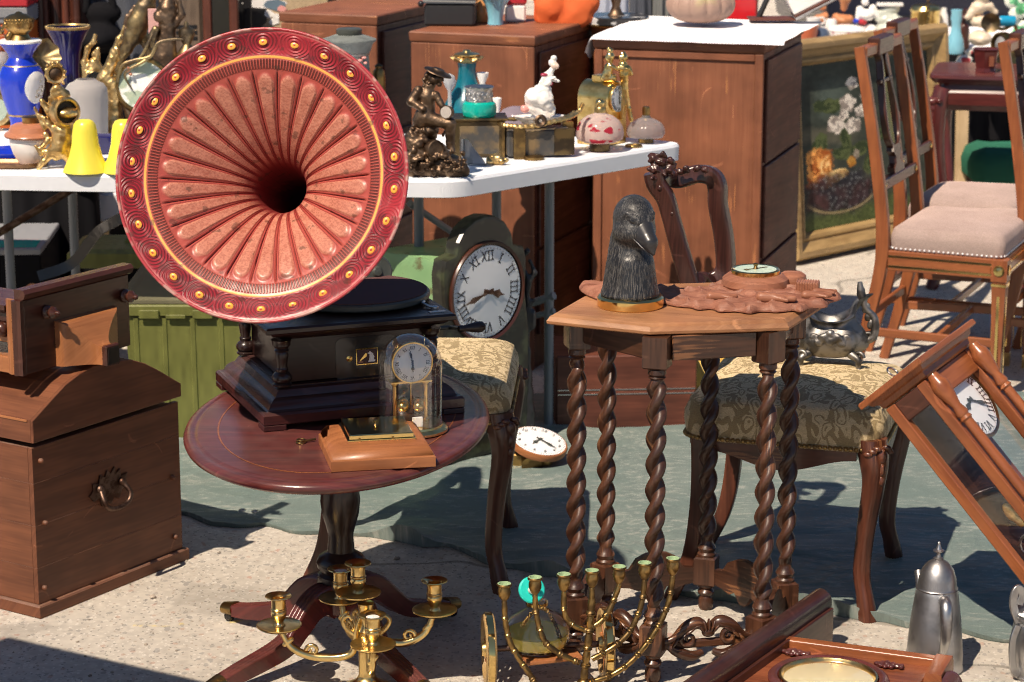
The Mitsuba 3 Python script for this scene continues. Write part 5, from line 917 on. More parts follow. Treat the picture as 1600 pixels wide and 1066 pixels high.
# ------------------------------------------------------------------ wheeled bottle carrier and its bottle
Yw = Yb + .075; wl_ = A(764, 1028, Yw); wr_ = A(946, 1032, Yw + .03)
c = thing('bottle_carriage', 'little wheeled bottle carriage with two gilt-rimmed wooden wheels behind the seven-branched holder', 'bottle carriage')
ax_ = unit(V(.985, .10, 0)); rw = .068
for cpt in (wl_, wr_):
    M = zto(ax_, V(cpt[0], cpt[1], rw)); k = part(c, 'wheel', lathe([(rw - .012, -.010), (rw - .002, -.010), (rw, -.008), (rw, .008), (rw - .002, .010), (rw - .012, .010), (rw - .014, .006), (rw - .014, -.006), (rw - .012, -.010)], 48), 'gilt_wood', smooth=30, M=M)
    part(k, 'tyre', lathe([(rw + .0003, -.007), (rw + .003, -.006), (rw + .003, .006), (rw + .0003, .007)], 48), 'polished_brass', smooth=40, M=M)
    part(k, 'hub', lathe([(0, -.016), (.012, -.014), (.015, -.008), (.015, .008), (.012, .014), (0, .016)], 24), 'brass', smooth=40, M=M)
    for q in range(8): a = q * np.pi / 4; part(k, 'spoke', tube([(.013 * math.cos(a), .013 * math.sin(a), 0), ((rw - .013) * math.cos(a), (rw - .013) * math.sin(a), 0)], [.0045, .006, .0045], 8, 4), 'honey_wood', smooth=40, M=M)
part(c, 'axle', tube([V(wl_[0], wl_[1], rw), V(wr_[0], wr_[1], rw)], .006, 10), 'iron', smooth=40)
mdl = (wl_ + wr_) / 2; part(c, 'cradle', box((-.055, -.05, .052), (.055, .06, .060), .003), 'honey_wood', grain='x', M=TR(mdl[0], mdl[1], 0, rz=17))
bt = A(853, 1000, Yw + .03); fr(TR(mdl[0] - .02, mdl[1] + .01, .0605, rz=10))
c = thing('glass_bottle', 'round clear glass bottle of yellow liquid with a turquoise stopper cap', 'bottle')
part(c, 'glass', lathe([(0, 0), (.045, 0), (.058, .006), (.064, .025), (.062, .045), (.050, .062), (.030, .074), (.017, .082), (.016, .094), (.018, .096), (.018, .100), (.0145, .100), (.014, .083), (.027, .0715), (.046, .060), (.058, .044), (.0605, .026), (.055, .0095), (0, .004)], 48), 'solid_glass', smooth=40)
part(c, 'liquid', lathe([(0, .0055), (.053, .0105), (.0590, .026), (.0585, .034), (0, .034)], 48), 'yellow_liquid', smooth=40)
part(c, 'collar', lathe([(.0185, .088), (.0215, .088), (.0215, .094), (.0185, .094), (.0185, .088)], 32), 'polished_brass', smooth=40)
part(c, 'stopper_cap', lathe([(0, -.003), (.024, -.003), (.0255, -.001), (.0255, .004), (.023, .006), (0, .0065)], 40), 'turquoise_plastic', smooth=35, M=zto((.12, -.92, .38), (-.012, -.006, .120)))
part(c, 'stopper_knob', sculpt([('e', (0, -.0, 0), (.011, .007, .008)), ('e', (.008, -.003, .003), (.006, .005, .005))], .0022, .004, .0008, 200.), 'wax', smooth=True, M=TR(-.010, -.016, .123))
chn = spl([(-.035, -.040, .062), (-.020, -.032, .078), (-.004, -.026, .090), (.014, -.026, .084), (.028, -.036, .058), (.036, -.044, .030)], 5)
part(c, 'chain', cat([mv(torus(.0034, .0009, 10, 5), zto(rng.normal(0, 1, 3), q)) for q in spl(chn, 2)]), 'brass_old', smooth=True)
fr()
# ------------------------------------------------------------------ white folding table with an angled end
fr(); TT = .74
P0, P1, Pl = G(714, 281, TT)[:2], G(1072, 223, TT)[:2], G(0, 269, TT)[:2]
lf = unit(Pl - P0); tpoly = [P0 + lf * .03, P0, P1, P1 + V(-.13, .10)[:2], P0 + lf * 1.75 + V(.1, .72)[:2], P0 + lf * 1.75]
def rounded(poly, r, n=5):
    out = []; poly = [np.array(p) for p in poly]
    for i, p in enumerate(poly):
        a, b = unit(poly[i - 1] - p), unit(poly[(i + 1) % len(poly)] - p); rr = min(r, .45 * np.linalg.norm(poly[i - 1] - p), .45 * np.linalg.norm(poly[(i + 1) % len(poly)] - p)); s, e = p + a * rr, p + b * rr
        for t in np.linspace(0, 1, n): out.append((1 - t) ** 2 * s + 2 * t * (1 - t) * p + t * t * e)
    return np.array(out)
tpoly = tpoly[1:]
c = thing('folding_table', 'long white plastic folding table crowded with vases, clocks and lamps, behind the horn', 'table')
part(c, 'table_top', ploft(rounded(tpoly, .05), [(-.03, TT - .036), (-.004, TT - .046), (0, TT - .044), (.001, TT - .008), (-.004, TT - .001), (-.009, TT), (-.05, TT)]), 'white_plastic', smooth=35)
dr_ = unit(P1 - P0); nr = V(dr_[1], -dr_[0], 0)
for px, Y in ((16, 6.20), (118, 6.42), (655, 6.0), (776, 6.32), (858, 6.16)):
    t = A(px, 420, Y); part(c, 'leg', tube([(t[0], t[1], 0), (t[0], t[1], TT - .037)], .0125, 12), 'grey_paint_metal', smooth=40)
for a, b, r in ((A(-20, 375, 6.15), A(112, 296, 6.3), .010), (A(640, 318, 6.05), A(720, 372, 6.25), .009), (A(812, 480, 6.2), A(866, 462, 6.15), .011), (A(812, 500, 6.2), A(866, 486, 6.15), .008)): part(c, 'brace', tube([a, b], r, 10), 'iron' if r == .010 else 'grey_paint_metal', smooth=40)
st = spl([A(60, 432, 6.25), A(112, 412, 6.25), A(150, 366, 6.2), A(176, 348, 6.1), A(230, 322, 6.05)], 6)
part(c, 'strap', sweep(st, np.array(rect(-.014, -.002, .014, .002)), 1.0, up=(0, -.9, .3)), 'black_paint')
# ------------------------------------------------------------------ cabinets behind
def cabinet(name, label, tl, tr, Y, rot, H, depth, inset=True, doors=False, top='cabinet_back', open_=False, cat_='cabinet'):
    a, b = A(tl, 100, Y), None; ex = V(math.cos(math.radians(rot)), math.sin(math.radians(rot)), 0); ey = V(-ex[1], ex[0], 0)
    lo, hi = .05, 3.
    for _ in range(50):
        m = (lo + hi) / 2; q = V(a[0], a[1], .7) + ex * m - V(0, 0, CAM_H); x = 800 + CAM_F * (q @ CR) / (q @ CF)
        lo, hi = (m, hi) if x < tr else (lo, m)
    w = lo; c = thing(name, label, cat_); fr(BAS(V(a[0], a[1], 0), ex, ey, V(0, 0, 1)))
    part(c, 'carcass', box((.004, .012, .0), (w - .004, depth, H - .03), .003), 'cabinet_dark', grain='z')
    if doors:
        f = .024; part(c, 'stile', box((0, 0, .0), (f, .0115, H - .031), .002), 'cabinet_back', grain='z'); part(c, 'stile', box((w - f, 0, 0), (w, .0115, H - .031), .002), 'cabinet_back', grain='z'); part(c, 'rail', box((f + .0005, .001, H - .052), (w - f - .0005, .0115, H - .031), .002), 'cabinet_back', grain='x'); part(c, 'panel', box((f + .0005, .009, .0), (w - f - .0005, .0118, H - .0525), .0007), 'cabinet_back', grain='z')
    else: part(c, 'back_board', box((.0, .0, .0), (w, .0115, H - .031), .003), 'cabinet_back', grain='z')
    part(c, 'cabinet_top', ploft(rect(0, 0, w, depth), [(-.002, H - .0295), (.000, H - .029), (.002, H - .026), (.003, H - .020), (.004, H - .004), (.001, H)]), top, smooth=25, grain='x')
    for z0, z1 in ((.10, H * .36), (H * .37, H * .64), (H * .65, H - .05)): part(c, 'drawer_front', box((w - .0038, .04, z0), (w + .006, depth - .03, z1), .003), 'cabinet_dark', grain='y')
    return c, w
c, w = cabinet('tall_cabinet', 'orange-brown cabinet draped with a white cloth, turned back to front, behind the twisted table', 928, 1190, 6.80, -18, .963, .54, doors=True); RC = FRM[0].copy(); RW = w
fr(RC)
cl_n = 70; gx, gy = np.meshgrid(np.linspace(-.035, RW + .06, cl_n), np.linspace(-.022, .53, 50), indexing='ij')
gz = .963 + .006 + .006 * meshkit.fbm(np.stack([gx * 9, gy * 9, gx * 0], -1), 3); gz += .018 * np.exp(-((gy - .03) / .03) ** 2) * meshkit.noise(np.stack([gx * 14, gx * 0, gx * 0], -1)) * 0 + np.where(gx < .0, -(.045 * (gx / .035) ** 2) * (1.2 + .4 * np.sin(gy * 40)), 0) + np.where(gy < 0, -.010 * (gy / .022) ** 2, 0)
gx = gx + np.where(gx > RW, 0, 0); vv = np.stack([gx + np.where(gx < .0, gx * -.4, 0), gy, gz], -1).reshape(-1, 3); i, j = np.meshgrid(np.arange(cl_n - 1), np.arange(49), indexing='ij'); a = i * 50 + j
f_ = np.vstack([np.stack([a, a + 50, a + 51], -1).reshape(-1, 3), np.stack([a, a + 51, a + 1], -1).reshape(-1, 3)])
solo('white_cloth', 'white cloth laid over the top of the orange-brown cabinet, under the pumpkin', 'cloth', TM(vv, f_), 'linen_white', smooth=True)
c, w = cabinet('cabinet', 'worn brown cabinet left of the cloth-covered one, behind the teal vase', 642, 834, 6.95, -21, .965, .55); LC2, LW2 = FRM[0].copy(), w
c, w = cabinet('dark_cabinet', 'dark brown cabinet farthest left, half hidden behind the horn and stone jar', 440, 590, 7.30, -21, .985, .6); LC1 = FRM[0].copy()
fr()
# base cupboard under: dark box with pale inlay lines
bq = G(870, 636, 0); c = thing('low_cupboard', 'low dark cupboard with thin pale lines standing at the foot of the brown cabinet', 'cupboard'); fr(TR(bq[0], 6.05, 0, rz=4))
part(c, 'body', box((0, .10, .0), (.37, .34, .205), .004), 'cabinet_dark', grain='x')
for z in (.10, .112): part(c, 'inlay', box((.004, .0975, z), (.366, .0998, z + .003), .0003), 'steel')
fr()
# ------------------------------------------------------------------ green clock, small ornate stand, dial clock on the tarpaulin
gN = unit((.70, -.71, .0)); gX = V(-gN[1], gN[0], 0) * 1.0; gX = V(.71, .70, 0); dc = A(757, 455, 5.86)
GM = BAS(V(dc[0], dc[1], 0), gX, -gN, V(0, 0, 1)); fr(GM); zc = dc[2]; W2 = .150
c = thing('green_clock', 'old green bracket clock with a white roman dial, on the ground behind the floral chair', 'clock')
out = [(-W2, .02), (W2, .02), (W2 * 1.02, zc - .12), (W2 * .93, zc - .02), (W2 * .96, zc + .06), (W2 * .90, zc + .095), (W2 * .66, zc + .105)] + [(.66 * W2 * math.cos(t), zc + .105 + .085 * math.sin(t)) for t in np.radians([20, 45, 70, 90, 110, 135, 160])] + [(-W2 * .66, zc + .105), (-W2 * .90, zc + .095), (-W2 * .96, zc + .06), (-W2 * .93, zc - .02), (-W2 * 1.02, zc - .12)]
out = np.array(out); face = loft([np.column_stack([q[:, 0], np.full(len(q), y), q[:, 1]]) for q, y in ((offp(out, -.014), -.006), (offp(out, -.004), -.004), (out, .004), (out, .036))][::-1])
part(c, 'front_frame', face, 'green_black', smooth=20)
bk = out.copy(); bk[:, 1] = np.minimum(bk[:, 1], zc + .098); bk = bk[(np.abs(out[:, 0]) > W2 * .6)]; bk = np.vstack([bk])
sidep = spl([(.0365, 0.0), (.05, 0), (.13, .006), (.2, 0), (.25, 0)], 4)
part(c, 'case', loft([np.column_stack([offp(bk, -.012 + s)[:, 0], np.full(len(bk), y), offp(bk, -.012 + s)[:, 1]]) for y, s in sidep[::-1]]), 'old_green', smooth=20)
part(c, 'sound_hole', mv(torus(.028, .003, 32, 8), -W2 + .004, .17, zc - .075, ry=90), 'gilt_wood', smooth=True)
part(c, 'surround', lathe([(.117, .0), (.126, .0), (.127, .005), (.124, .010), (.121, .008), (.117, .007)], 64), 'walnut', smooth=40, M=BAS(V(0, -.0065, zc), V(1, 0, 0), V(0, 0, 1), V(0, -1, 0)))
dial(c, BAS(V(0, -.0065, zc), V(1, 0, 0), V(0, 0, 1), V(0, -1, 0)), .116, None, hands=(255, 105), num=.22, hand='iron', face='blue_enamel')
fr(); q = A(822, 450, 5.98)
sp_ = [('c', (0, 0, -.14), (.004, 0, .02), .010, .007), ('c', (.004, 0, .02), (-.012, 0, .075), .007, .005), ('c', (-.012, 0, .075), (.004, 0, .095), .007, .009), ('c', (.0, 0, .0), (.022, 0, .04), .006, .005), ('c', (.022, 0, .04), (.010, 0, .07), .005, .006), ('c', (-.01, 0, -.08), (.02, 0, -.03), .008, .005), ('c', (-.022, 0, -.14), (-.004, 0, -.06), .009, .006), ('e', (.018, 0, -.08), (.010, .008, .03)), ('e', (-.02, 0, .03), (.009, .007, .02)), ('c', (0, 0, -.16), (0, 0, -.44), .012, .03)]
solo('iron_ornament', 'dark twisted iron ornament standing right of the green clock', 'ornament', sculpt(sp_, .005, .01, .003, 60.), 'iron_dark', smooth=True, M=TR(*q))
q = G(838, 745, .0); fr(TR(q[0] - .005, q[1] + .06, .0, s=1.18)); c = thing('dial_clock', 'small round white-faced clock propped on the tarpaulin between the two table legs', 'clock')
nd = unit((.20, -.24, .94)); o = V(0.010, -.01, .062); M = zto(nd, o, (.96, -.25, 0))
part(c, 'case', loft([np.column_stack([ngon(48, r), np.full(48, z)]) for r, z in ((.054, -.012), (.060, -.010), (.062, -.002), (.060, .0035), (.056, .0045))]), 'honey_wood', smooth=40, grain='x', M=M)
dial(c, M @ TR(0, 0, .0046), .0565, None, hands=(112, 200), num=.13, hand='moss_metal', style='arabic', deep=.001)
part(c, 'box', box((-.050, -.030, 0), (.040, .040, .040), .003), 'brass_old', M=TR(0, 0, .0, rz=-12))
part(c, 'movement', mv(lathe([(0, 0), (.022, 0), (.022, .03), (0, .03)], 24), -.005, -.046, .022, rx=-70), 'brass_old', smooth=30)
fr()
# gold upholstered footstool behind the twisted table
q = G(1060, 668, 0); c = thing('footstool', 'gold damask footstool on little brass casters, half hidden behind the twisted legs', 'footstool'); fr(TR(q[0] + .11, q[1] + .16, 0, rz=-16))
part(c, 'seat', ploft(rrect(-.15, -.13, .15, .13, .03), [(-.004, .035), (0, .04), (0, .085), (-.006, .09), (-.002, .096), (.004, .12), (0, .145), (-.02, .165), (-.06, .175)]), 'gold_cloth', smooth=50)
for sx in (-1, 1):
    for sy in (-1, 1): part(c, 'caster', mv(lathe([(0, 0), (.010, 0), (.014, .006), (.012, .012), (.007, .018), (.013, .026), (.014, .0345), (0, .0345)], 20), sx * .125, sy * .105, .0), 'copper_glaze', smooth=40)
fr()
# small cream chair far behind under the table
q = A(168, 405, 7.3); c = thing('cream_chair', 'cream painted carved chair with pale woven seat seen under the white table', 'chair'); fr(TR(q[0] + .16, q[1], 0, rz=10))
zl = A(168, 412, 7.3)[2]
for sx in (-1, 1):
    for sy in (0, 1): part(c, 'leg', tube([(sx * .17, sy * .3, .36), (sx * .175, sy * .3, .28), (sx * .165, sy * .3, .14), (sx * .168, sy * .3, .03), (sx * .178, sy * .3 - .012, 0)], [.026, .022, .016, .013, .017], 14, 6), 'cream_paint', smooth=60)
part(c, 'seat', ploft(rrect(-.21, -.04, .21, .34, .04), [(-.005, .361), (0, .37), (0, .44), (-.02, .455), (-.08, .465)]), 'linen_white', smooth=40)
part(c, 'back', tube([(-.19, .31, .455), (-.19, .36, .6), (-.19, .38, .66), (0, .39, .70), (.19, .38, .66), (.19, .36, .6), (.19, .31, .455)], .016, 10, 5), 'cream_paint', smooth=60)
fr()
# ------------------------------------------------------------------ green plastic crate with hinged lid
q = G(205, 640, 0); c = thing('plastic_crate', 'olive green plastic storage crate with a ribbed side and folded lid, below the horn', 'crate'); YC = 5.98
xl, xr = A(196, 560, YC)[0], A(392, 560, YC)[0] + .10; zt = A(300, 476, YC)[2]; fr(TR(0, YC, 0))
part(c, 'tub', ploft(rect(xl + .02, .02, xr - .02, .40), [(-.01, 0), (0, .004), (.018, zt - .065), (.018, zt - .03)]), 'crate_green', smooth=20)
part(c, 'rim', ploft(rect(xl, -.002, xr, .42), [(-.006, zt - .0295), (.0, zt - .029), (.006, zt - .027), (.006, zt - .004), (.002, zt)]), 'crate_green', smooth=20)
for i in range(6): x = xl + .03 + i * (xr - xl - .06) / 5; part(c, 'rib', loft([np.array([(x - .008 + k * .0, y0, z), (x + .008, y0, z), (x + .005, y0 - .004, z), (x - .005, y0 - .004, z)]) for k, (y0, z) in enumerate(((.020, .01), (.002, zt - .034)))]), 'crate_green')
for i in range(6): x = xl + .04 + i * (xr - xl) / 6.2; part(c, 'latch', box((x, -.0145, zt - .034), (x + .05, -.0085, zt - .012 - .012 * (i % 2)), .002), 'crate_green')
part(c, 'lid', ploft(rect(xl - .02, .0, xr, .60), [(-.004, zt + .0005), (0, zt + .002), (0, zt + .010), (-.02, zt + .013), (-.03, zt + .009)]), 'crate_lid', smooth=20)
part(c, 'lid', ploft(rect(xl - .24, .55, xl - .03, .80), [(0, zt - .02), (0, zt + .02), (-.02, zt + .03)]), 'crate_green', smooth=20)
for x, y in ((xl - .10, .66), (xl + .03, .60), (xl + .19, .63)): part(c, 'lid_clip', box((x, y, zt + .0135), (x + .05, y + .04, zt + .042), .006), 'crate_green')
fr(); q = A(35, 450, 6.75)
c = thing('black_box', 'black carton with a grey top under the left end of the white table', 'box'); zt = A(35, 378, 6.9)[2]; fr(TR(q[0], 6.7, 0, rz=3))
part(c, 'body', box((-.3, 0, 0), (.065, .4, zt), .004), 'dark_cloth'); part(c, 'top', box((-.302, -.002, zt + .0005), (.067, .402, zt + .018), .003), 'grey_board'); part(c, 'green_label', box((-.1, .02, zt + .0185), (.05, .12, zt + .02), .0005), 'jade_glaze'); part(c, 'emblem', mv(lathe([(.012, 0), (.02, 0), (.02, .002), (.012, .002)], 20), .038, -.0003, zt - .10, rx=90), 'copper_glaze')
fr()
# ------------------------------------------------------------------ dining chairs with lyre backs
def dining_chair(label, off, grp=None):
    c = thing('dining_chair', label, 'chair', grp); ox, oy = off
    R1, F1, F2, R2 = (V(x + ox, y + oy) for x, y in ((1.025, 6.60), (1.325, 6.46), (1.495, 6.86), (1.175, 6.94)))
    ctr = (R1 + F1 + F2 + R2) / 4; back = unit(R1 - F1); zs = .40; fr()
    t3 = lambda p, z, d=0.0: V(p[0] + back[0] * d, p[1] + back[1] * d, z)
    sec = np.array(rrect(-.0125, -.017, .0125, .017, .004, 3)); Xb = V(back[0], back[1], 0)
    tops = []
    for r in (R1, R2):
        p = spl([t3(r, 0, .085), t3(r, .15, .045), t3(r, .33, .006), t3(r, .43, .0), t3(r, .55, .012), t3(r, .75, .045), t3(r, .955, .085)], 6); tops.append(p)
        part(c, 'back_stile', sweep(p, sec, np.interp(np.linspace(0, 1, len(p)), [0, .45, 1], [.8, 1.1, .85]), up=Xb), 'orange_wood', smooth=35, grain='z')
    lat = unit(t3(R2, 0) - t3(R1, 0)); L = np.linalg.norm(R2 - R1); o3 = lambda s, z, d: t3(R1, z, d) + lat * s
    rk = lambda z: np.interp(z, [.43, .55, .75, .955], [0, .012, .045, .085])
    part(c, 'top_rail', box((0, -.014, 0), (L, .014, .030), .004), 'orange_wood', grain='x', M=BAS(o3(0, .925, rk(.94) - .004), lat, Xb, V(0, 0, 1)))
    part(c, 'top_tablet', box((L * .30, -.019, -.006), (L * .70, .017, .044), .004), 'walnut', grain='x', M=BAS(o3(0, .925, rk(.94) - .004), lat, Xb, V(0, 0, 1)))
    part(c, 'back_rail', box((.012, -.011, -.016), (L - .012, .011, .016), .003), 'walnut', grain='x', M=BAS(o3(0, .575, rk(.575)), lat, Xb, V(0, 0, 1)))
    for s in (.06, .94): part(c, 'rosette', mv(lathe([(0, 0), (.008, 0), (.008, .002), (.004, .004), (0, .005)], 18), M_ := BAS(o3(L * s, .575, rk(.575) - .0115), lat, V(0, 0, 1), -Xb)), 'polished_brass', smooth=40)
    lk = None
    for sg in (-1, 1):
        w = lambda u, z: o3(L / 2 + sg * u, z, rk(z)); k = part(c, 'lyre_arm', sweep(spl([w(.030, .925), w(.020, .90), w(.030, .86), w(.048, .80), w(.058, .745), w(.050, .69), w(.020, .66), w(.004, .655)], 6), np.array(rrect(-.008, -.010, .008, .010, .003, 3)), 1.0, up=Xb), 'walnut', smooth=40, grain='z')
    for u in (-.012, 0, .012): part(c, 'lyre_string', tube([o3(L / 2 + u, .665, rk(.66)), o3(L / 2 + u, .92, rk(.92))], .0022, 6), 'polished_brass', smooth=40)
    part(c, 'lyre_bar', box((L / 2 - .062, -.007, 0), (L / 2 + .062, .007, .012), .002), 'walnut', grain='x', M=BAS(o3(0, .84, rk(.84)), lat, Xb, V(0, 0, 1)))
    part(c, 'lyre_foot', loft([np.array([o3(L / 2 + sx * wd, z, rk(z) + sy * .011) for sx, sy in ((-1, -1), (1, -1), (1, 1), (-1, 1))]) for wd, z in ((.05, .5915), (.05, .605), (.025, .615), (.022, .635), (.040, .650), (.03, .668))]), 'walnut', smooth=20, grain='z')
    poly = np.array([R1, F1, F2, R2]); pw = np.array([R1 + back * -.01, F1, F2, R2 + back * -.01])
    for i, (a, b) in enumerate(((R1, F1), (F1, F2), (F2, R2), (R2, R1))):
        d = unit(b - a); L2 = np.linalg.norm(b - a); n = V(d[1], -d[0], 0); M = BAS(t3(a, 0), V(d[0], d[1], 0), -n, V(0, 0, 1)); rk_ = part(c, 'seat_rail', box((.018, -.012, zs - .055), (L2 - .018, .014, zs), .002), 'orange_wood', grain='x', M=M)
        if i < 2:
            for z in (zs - .046, zs - .018): part(rk_, 'brass_line', box((.02, -.0138, z), (L2 - .02, -.0122, z + .006), .0005), 'polished_brass', M=M)
    for f in (F1, F2):
        m = t3(f, 0); d1 = unit(F1 - R1) if f is F1 else unit(F2 - R2); a0 = math.degrees(math.atan2(lat[1], lat[0])); M = TR(m[0], m[1], 0, rz=a0)
        lg = part(c, 'front_leg', ploft(rect(-.019, -.019, .019, .019), [(-.008, 0), (-.008, .04), (-.0, zs - .075), (-.001, zs - .06), (.003, zs - .059), (.003, zs)]), 'orange_wood', grain='z', M=M)
        part(lg, 'sabot', ploft(rect(-.019, -.019, .019, .019), [(-.0075, -.0), (-.007, .002), (-.007, .038), (-.0085, .04)]), 'brass', M=M); part(lg, 'collar', ploft(rect(-.019, -.019, .019, .019), [(.0005, zs - .074), (.002, zs - .073), (.002, zs - .066), (.0005, zs - .065)]), 'polished_brass', M=M)
        for ax in (0, 90, 180, 270):
            Mr = M @ TR(rz=ax); part(lg, 'brass_line', box((-.004, -.0192, .06), (.004, -.0175, zs - .10), .0004), 'polished_brass', M=Mr @ TR(0, .004 * 0, 0)); part(lg, 'medallion', mv(lathe([(0, 0), (.014, 0), (.015, .003), (.010, .003), (.006, .005), (0, .006)], 24), 0, -.0222, zs - .028, rx=90), 'polished_brass', smooth=40, M=Mr)
    zz = .165
    for a, b in ((t3(R1, zz, .04), t3(F1, zz)), (t3(R2, zz, .04), t3(F2, zz)), (t3((R1 + F1) / 2, zz), t3((R2 + F2) / 2, zz)), (t3(R1, zz + .05, .03), t3(R2, zz + .05, .03))):
        d = unit(b - a); part(c, 'stretcher', box((.008, -.007, -.012), (np.linalg.norm(b - a) - .008, .007, .012), .002), 'orange_wood', grain='x', M=BAS(a, d, np.cross(V(0, 0, 1), d), V(0, 0, 1)))
    sh = rounded([R1 + back * -.022, F1 + back * -.004, F2 + back * -.004, R2 + back * -.022], .03, 7); cc = sh.mean(0)
    rg = [(1.0, zs + .0005), (1.015, zs + .006), (1.03, zs + .022), (1.03, zs + .040), (1.0, zs + .055)] + [(math.cos(t) ** .7, zs + .055 + .024 * math.sin(t)) for t in np.radians([14, 26, 40, 54, 68, 80])]
    st = loft([np.column_stack([cc + (sh - cc) * f, np.full(len(sh), z)]) for f, z in rg]).subdivide(); v = np.array(st.vertices); up = np.clip((v[:, 2] - zs - .01) / .03, 0, 1)
    st.vertices = v + np.column_stack([v[:, 0] * 0, v[:, 1] * 0, up * .010 * (meshkit.fbm(v * [14, 14, 5], 3, int(50 * ox) + 3) - .5)])
    part(c, 'seat', st, 'mauve_cloth', smooth=True)
    sq = np.vstack([sh, sh[:1]]); ds = np.append(0, np.cumsum(np.linalg.norm(np.diff(sq, axis=0), axis=1))); ts = np.arange(0, ds[-1], .013)
    part(c, 'tacks', cat([ball((cc[0] + (np.interp(t, ds, sq[:, 0]) - cc[0]) * 1.022, cc[1] + (np.interp(t, ds, sq[:, 1]) - cc[1]) * 1.022, zs + .0065), .0032, 1) for t in ts]), 'linen_white', smooth=True, kind='stuff')
    return c
dining_chair('lyre-backed dining chair with mauve seat, nearest of the two full ones on the right', (0, 0))
dining_chair('second lyre-backed dining chair, its mauve seat showing just behind the nearest one', (.115, .43))
dining_chair('lyre-backed dining chair cut off by the right edge of the picture', (.415, .12))
# ------------------------------------------------------------------ painting
fr(); ex = V(.72, .694, 0); BL = A(1232, 418, 8.34); BL[2] = .012; en = V(.694, -.72, 0); ey = unit(V(0, 0, .75) - en * .06); Wp = .92; Hp = .765
c = thing('painting', 'large gold-framed oil painting of white flowers and fruit, leaning behind the dining chairs', 'painting'); PM = BAS(BL, ex, ey, np.cross(ex, ey)); fr(PM)
mo = [(0, -.03), (0, .022), (-.012, .040), (-.030, .040), (-.044, .026), (-.062, .012), (-.070, .018), (-.080, .014), (-.090, .000), (-.093, -.010)]
part(c, 'frame', loft([np.column_stack([offp(rect(0, 0, Wp, Hp), o), np.full(4, z)]) for o, z in mo], cap=False), 'gilt_wood', smooth=False, grain='x')
cv = rect(.092, .092, Wp - .092, Hp - .092); part(c, 'canvas', loft([np.column_stack([cv, np.full(4, z)]) for z in (-.02, -.004)]), 'canvas_beige')
part(c, 'paint_layer', TM(np.column_stack([cv, np.full(4, -.0025)]), [[0, 1, 2], [0, 2, 3]]), 'oil_paint', smooth=True, uv=np.array([[0, 0], [1, 0], [1, 1], [0, 1.]]))
# ------------------------------------------------------------------ carved mahogany stand
fr(); q = A(1545, 120, 7.9); c = thing('plant_stand', 'dark red carved plant stand with curved legs at the upper right edge', 'stand'); zt = A(1540, 118, 7.9)[2] + .0; fr(TR(q[0] + .04, 8.06, 0, rz=-14))
part(c, 'stand_top', ploft(rrect(-.19, -.19, .19, .19, .04, 4), [(-.03, zt - .030), (-.012, zt - .028), (-.004, zt - .020), (.002, zt - .012), (0, zt - .002), (-.006, zt)]), 'mahogany_red', smooth=35, grain='x')
part(c, 'apron', ploft(rrect(-.165, -.165, .165, .165, .04, 4), [(-.02, zt - .12), (0, zt - .10), (.004, zt - .06), (-.006, zt - .045), (-.006, zt - .0305)]), 'mahogany_red', smooth=35, grain='x')
for sx in (-1, 1):
    for sy in (-1, 1):
        P = lambda d, z: V(sx * d, sy * d, z); lg = part(c, 'leg', tube([P(.145, zt - .05), P(.160, zt - .12), P(.158, zt - .25), P(.135, zt - .42), P(.128, .12), P(.15, .03), P(.16, 0)], [.030, .030, .025, .020, .018, .022, .02], 14, 6), 'mahogany_red', smooth=60, grain='z')
        part(lg, 'carving', sculpt([('e', P(.178, zt - .09 - .022 * k), (.016 - .002 * k, .016 - .002 * k, .014)) for k in range(5)] + [('e', P(.172, zt - .08) + V(k * .009 * sx, -k * .009 * sy, -abs(k) * .003), (.010, .010, .010)) for k in (-2, -1, 1, 2)], .004, .004, .001, 90.), 'mahogany_red', smooth=True, grain='z')
fr(); STM = (q[0] + .04, 8.06, zt)
# ------------------------------------------------------------------ things on the white table
KP = [1.0]
def spot(px, py, z=TT):                                      # stand a thing at a photo pixel on the level z; x right, y away, z up, in metres
    q = G(px, py, z); KP[0] = ((q - V(0, 0, CAM_H)) @ CF) / CAM_F; fr(TR(q[0], q[1], z + .0008)); KP.append((px, py)); return q
def LP(prof, n=44, base=None, **k):                          # lathe from (half width, y) read off the photo in pixels
    b = base or KP[-1][1]; return lathe([(w * KP[0], (b - y) * KP[0]) for w, y in prof], n, **k)
def px3(x, y, d=0.0): b = KP[-1]; return V((x - b[0]) * KP[0], d * KP[0], (b[1] - y) * KP[0])
def SC(prims, h=1.0, k=2.5, rough=.0, freq=70., seed=1):     # sculpt with pixel coordinates: (x, y, depth) and pixel radii
    out = []
    for p in prims:
        if len(p) == 4 and np.ndim(p[2]) == 0: out.append(('c', px3(*p[0]), px3(*p[1]), p[2] * KP[0], p[3] * KP[0]))
        else: out.append(('e', px3(*p[0]), np.array(p[1]) * KP[0]))
    return sculpt(out, h * KP[0], k * KP[0], rough * KP[0], freq, seed)
def clutter(pts, r0, r1, seed, depth=3): g = np.random.default_rng(seed); return [((x + g.normal(0, 1), y + g.normal(0, 1), g.normal(0, depth)), tuple(g.uniform(r0, r1, 3))) for x, y in pts]
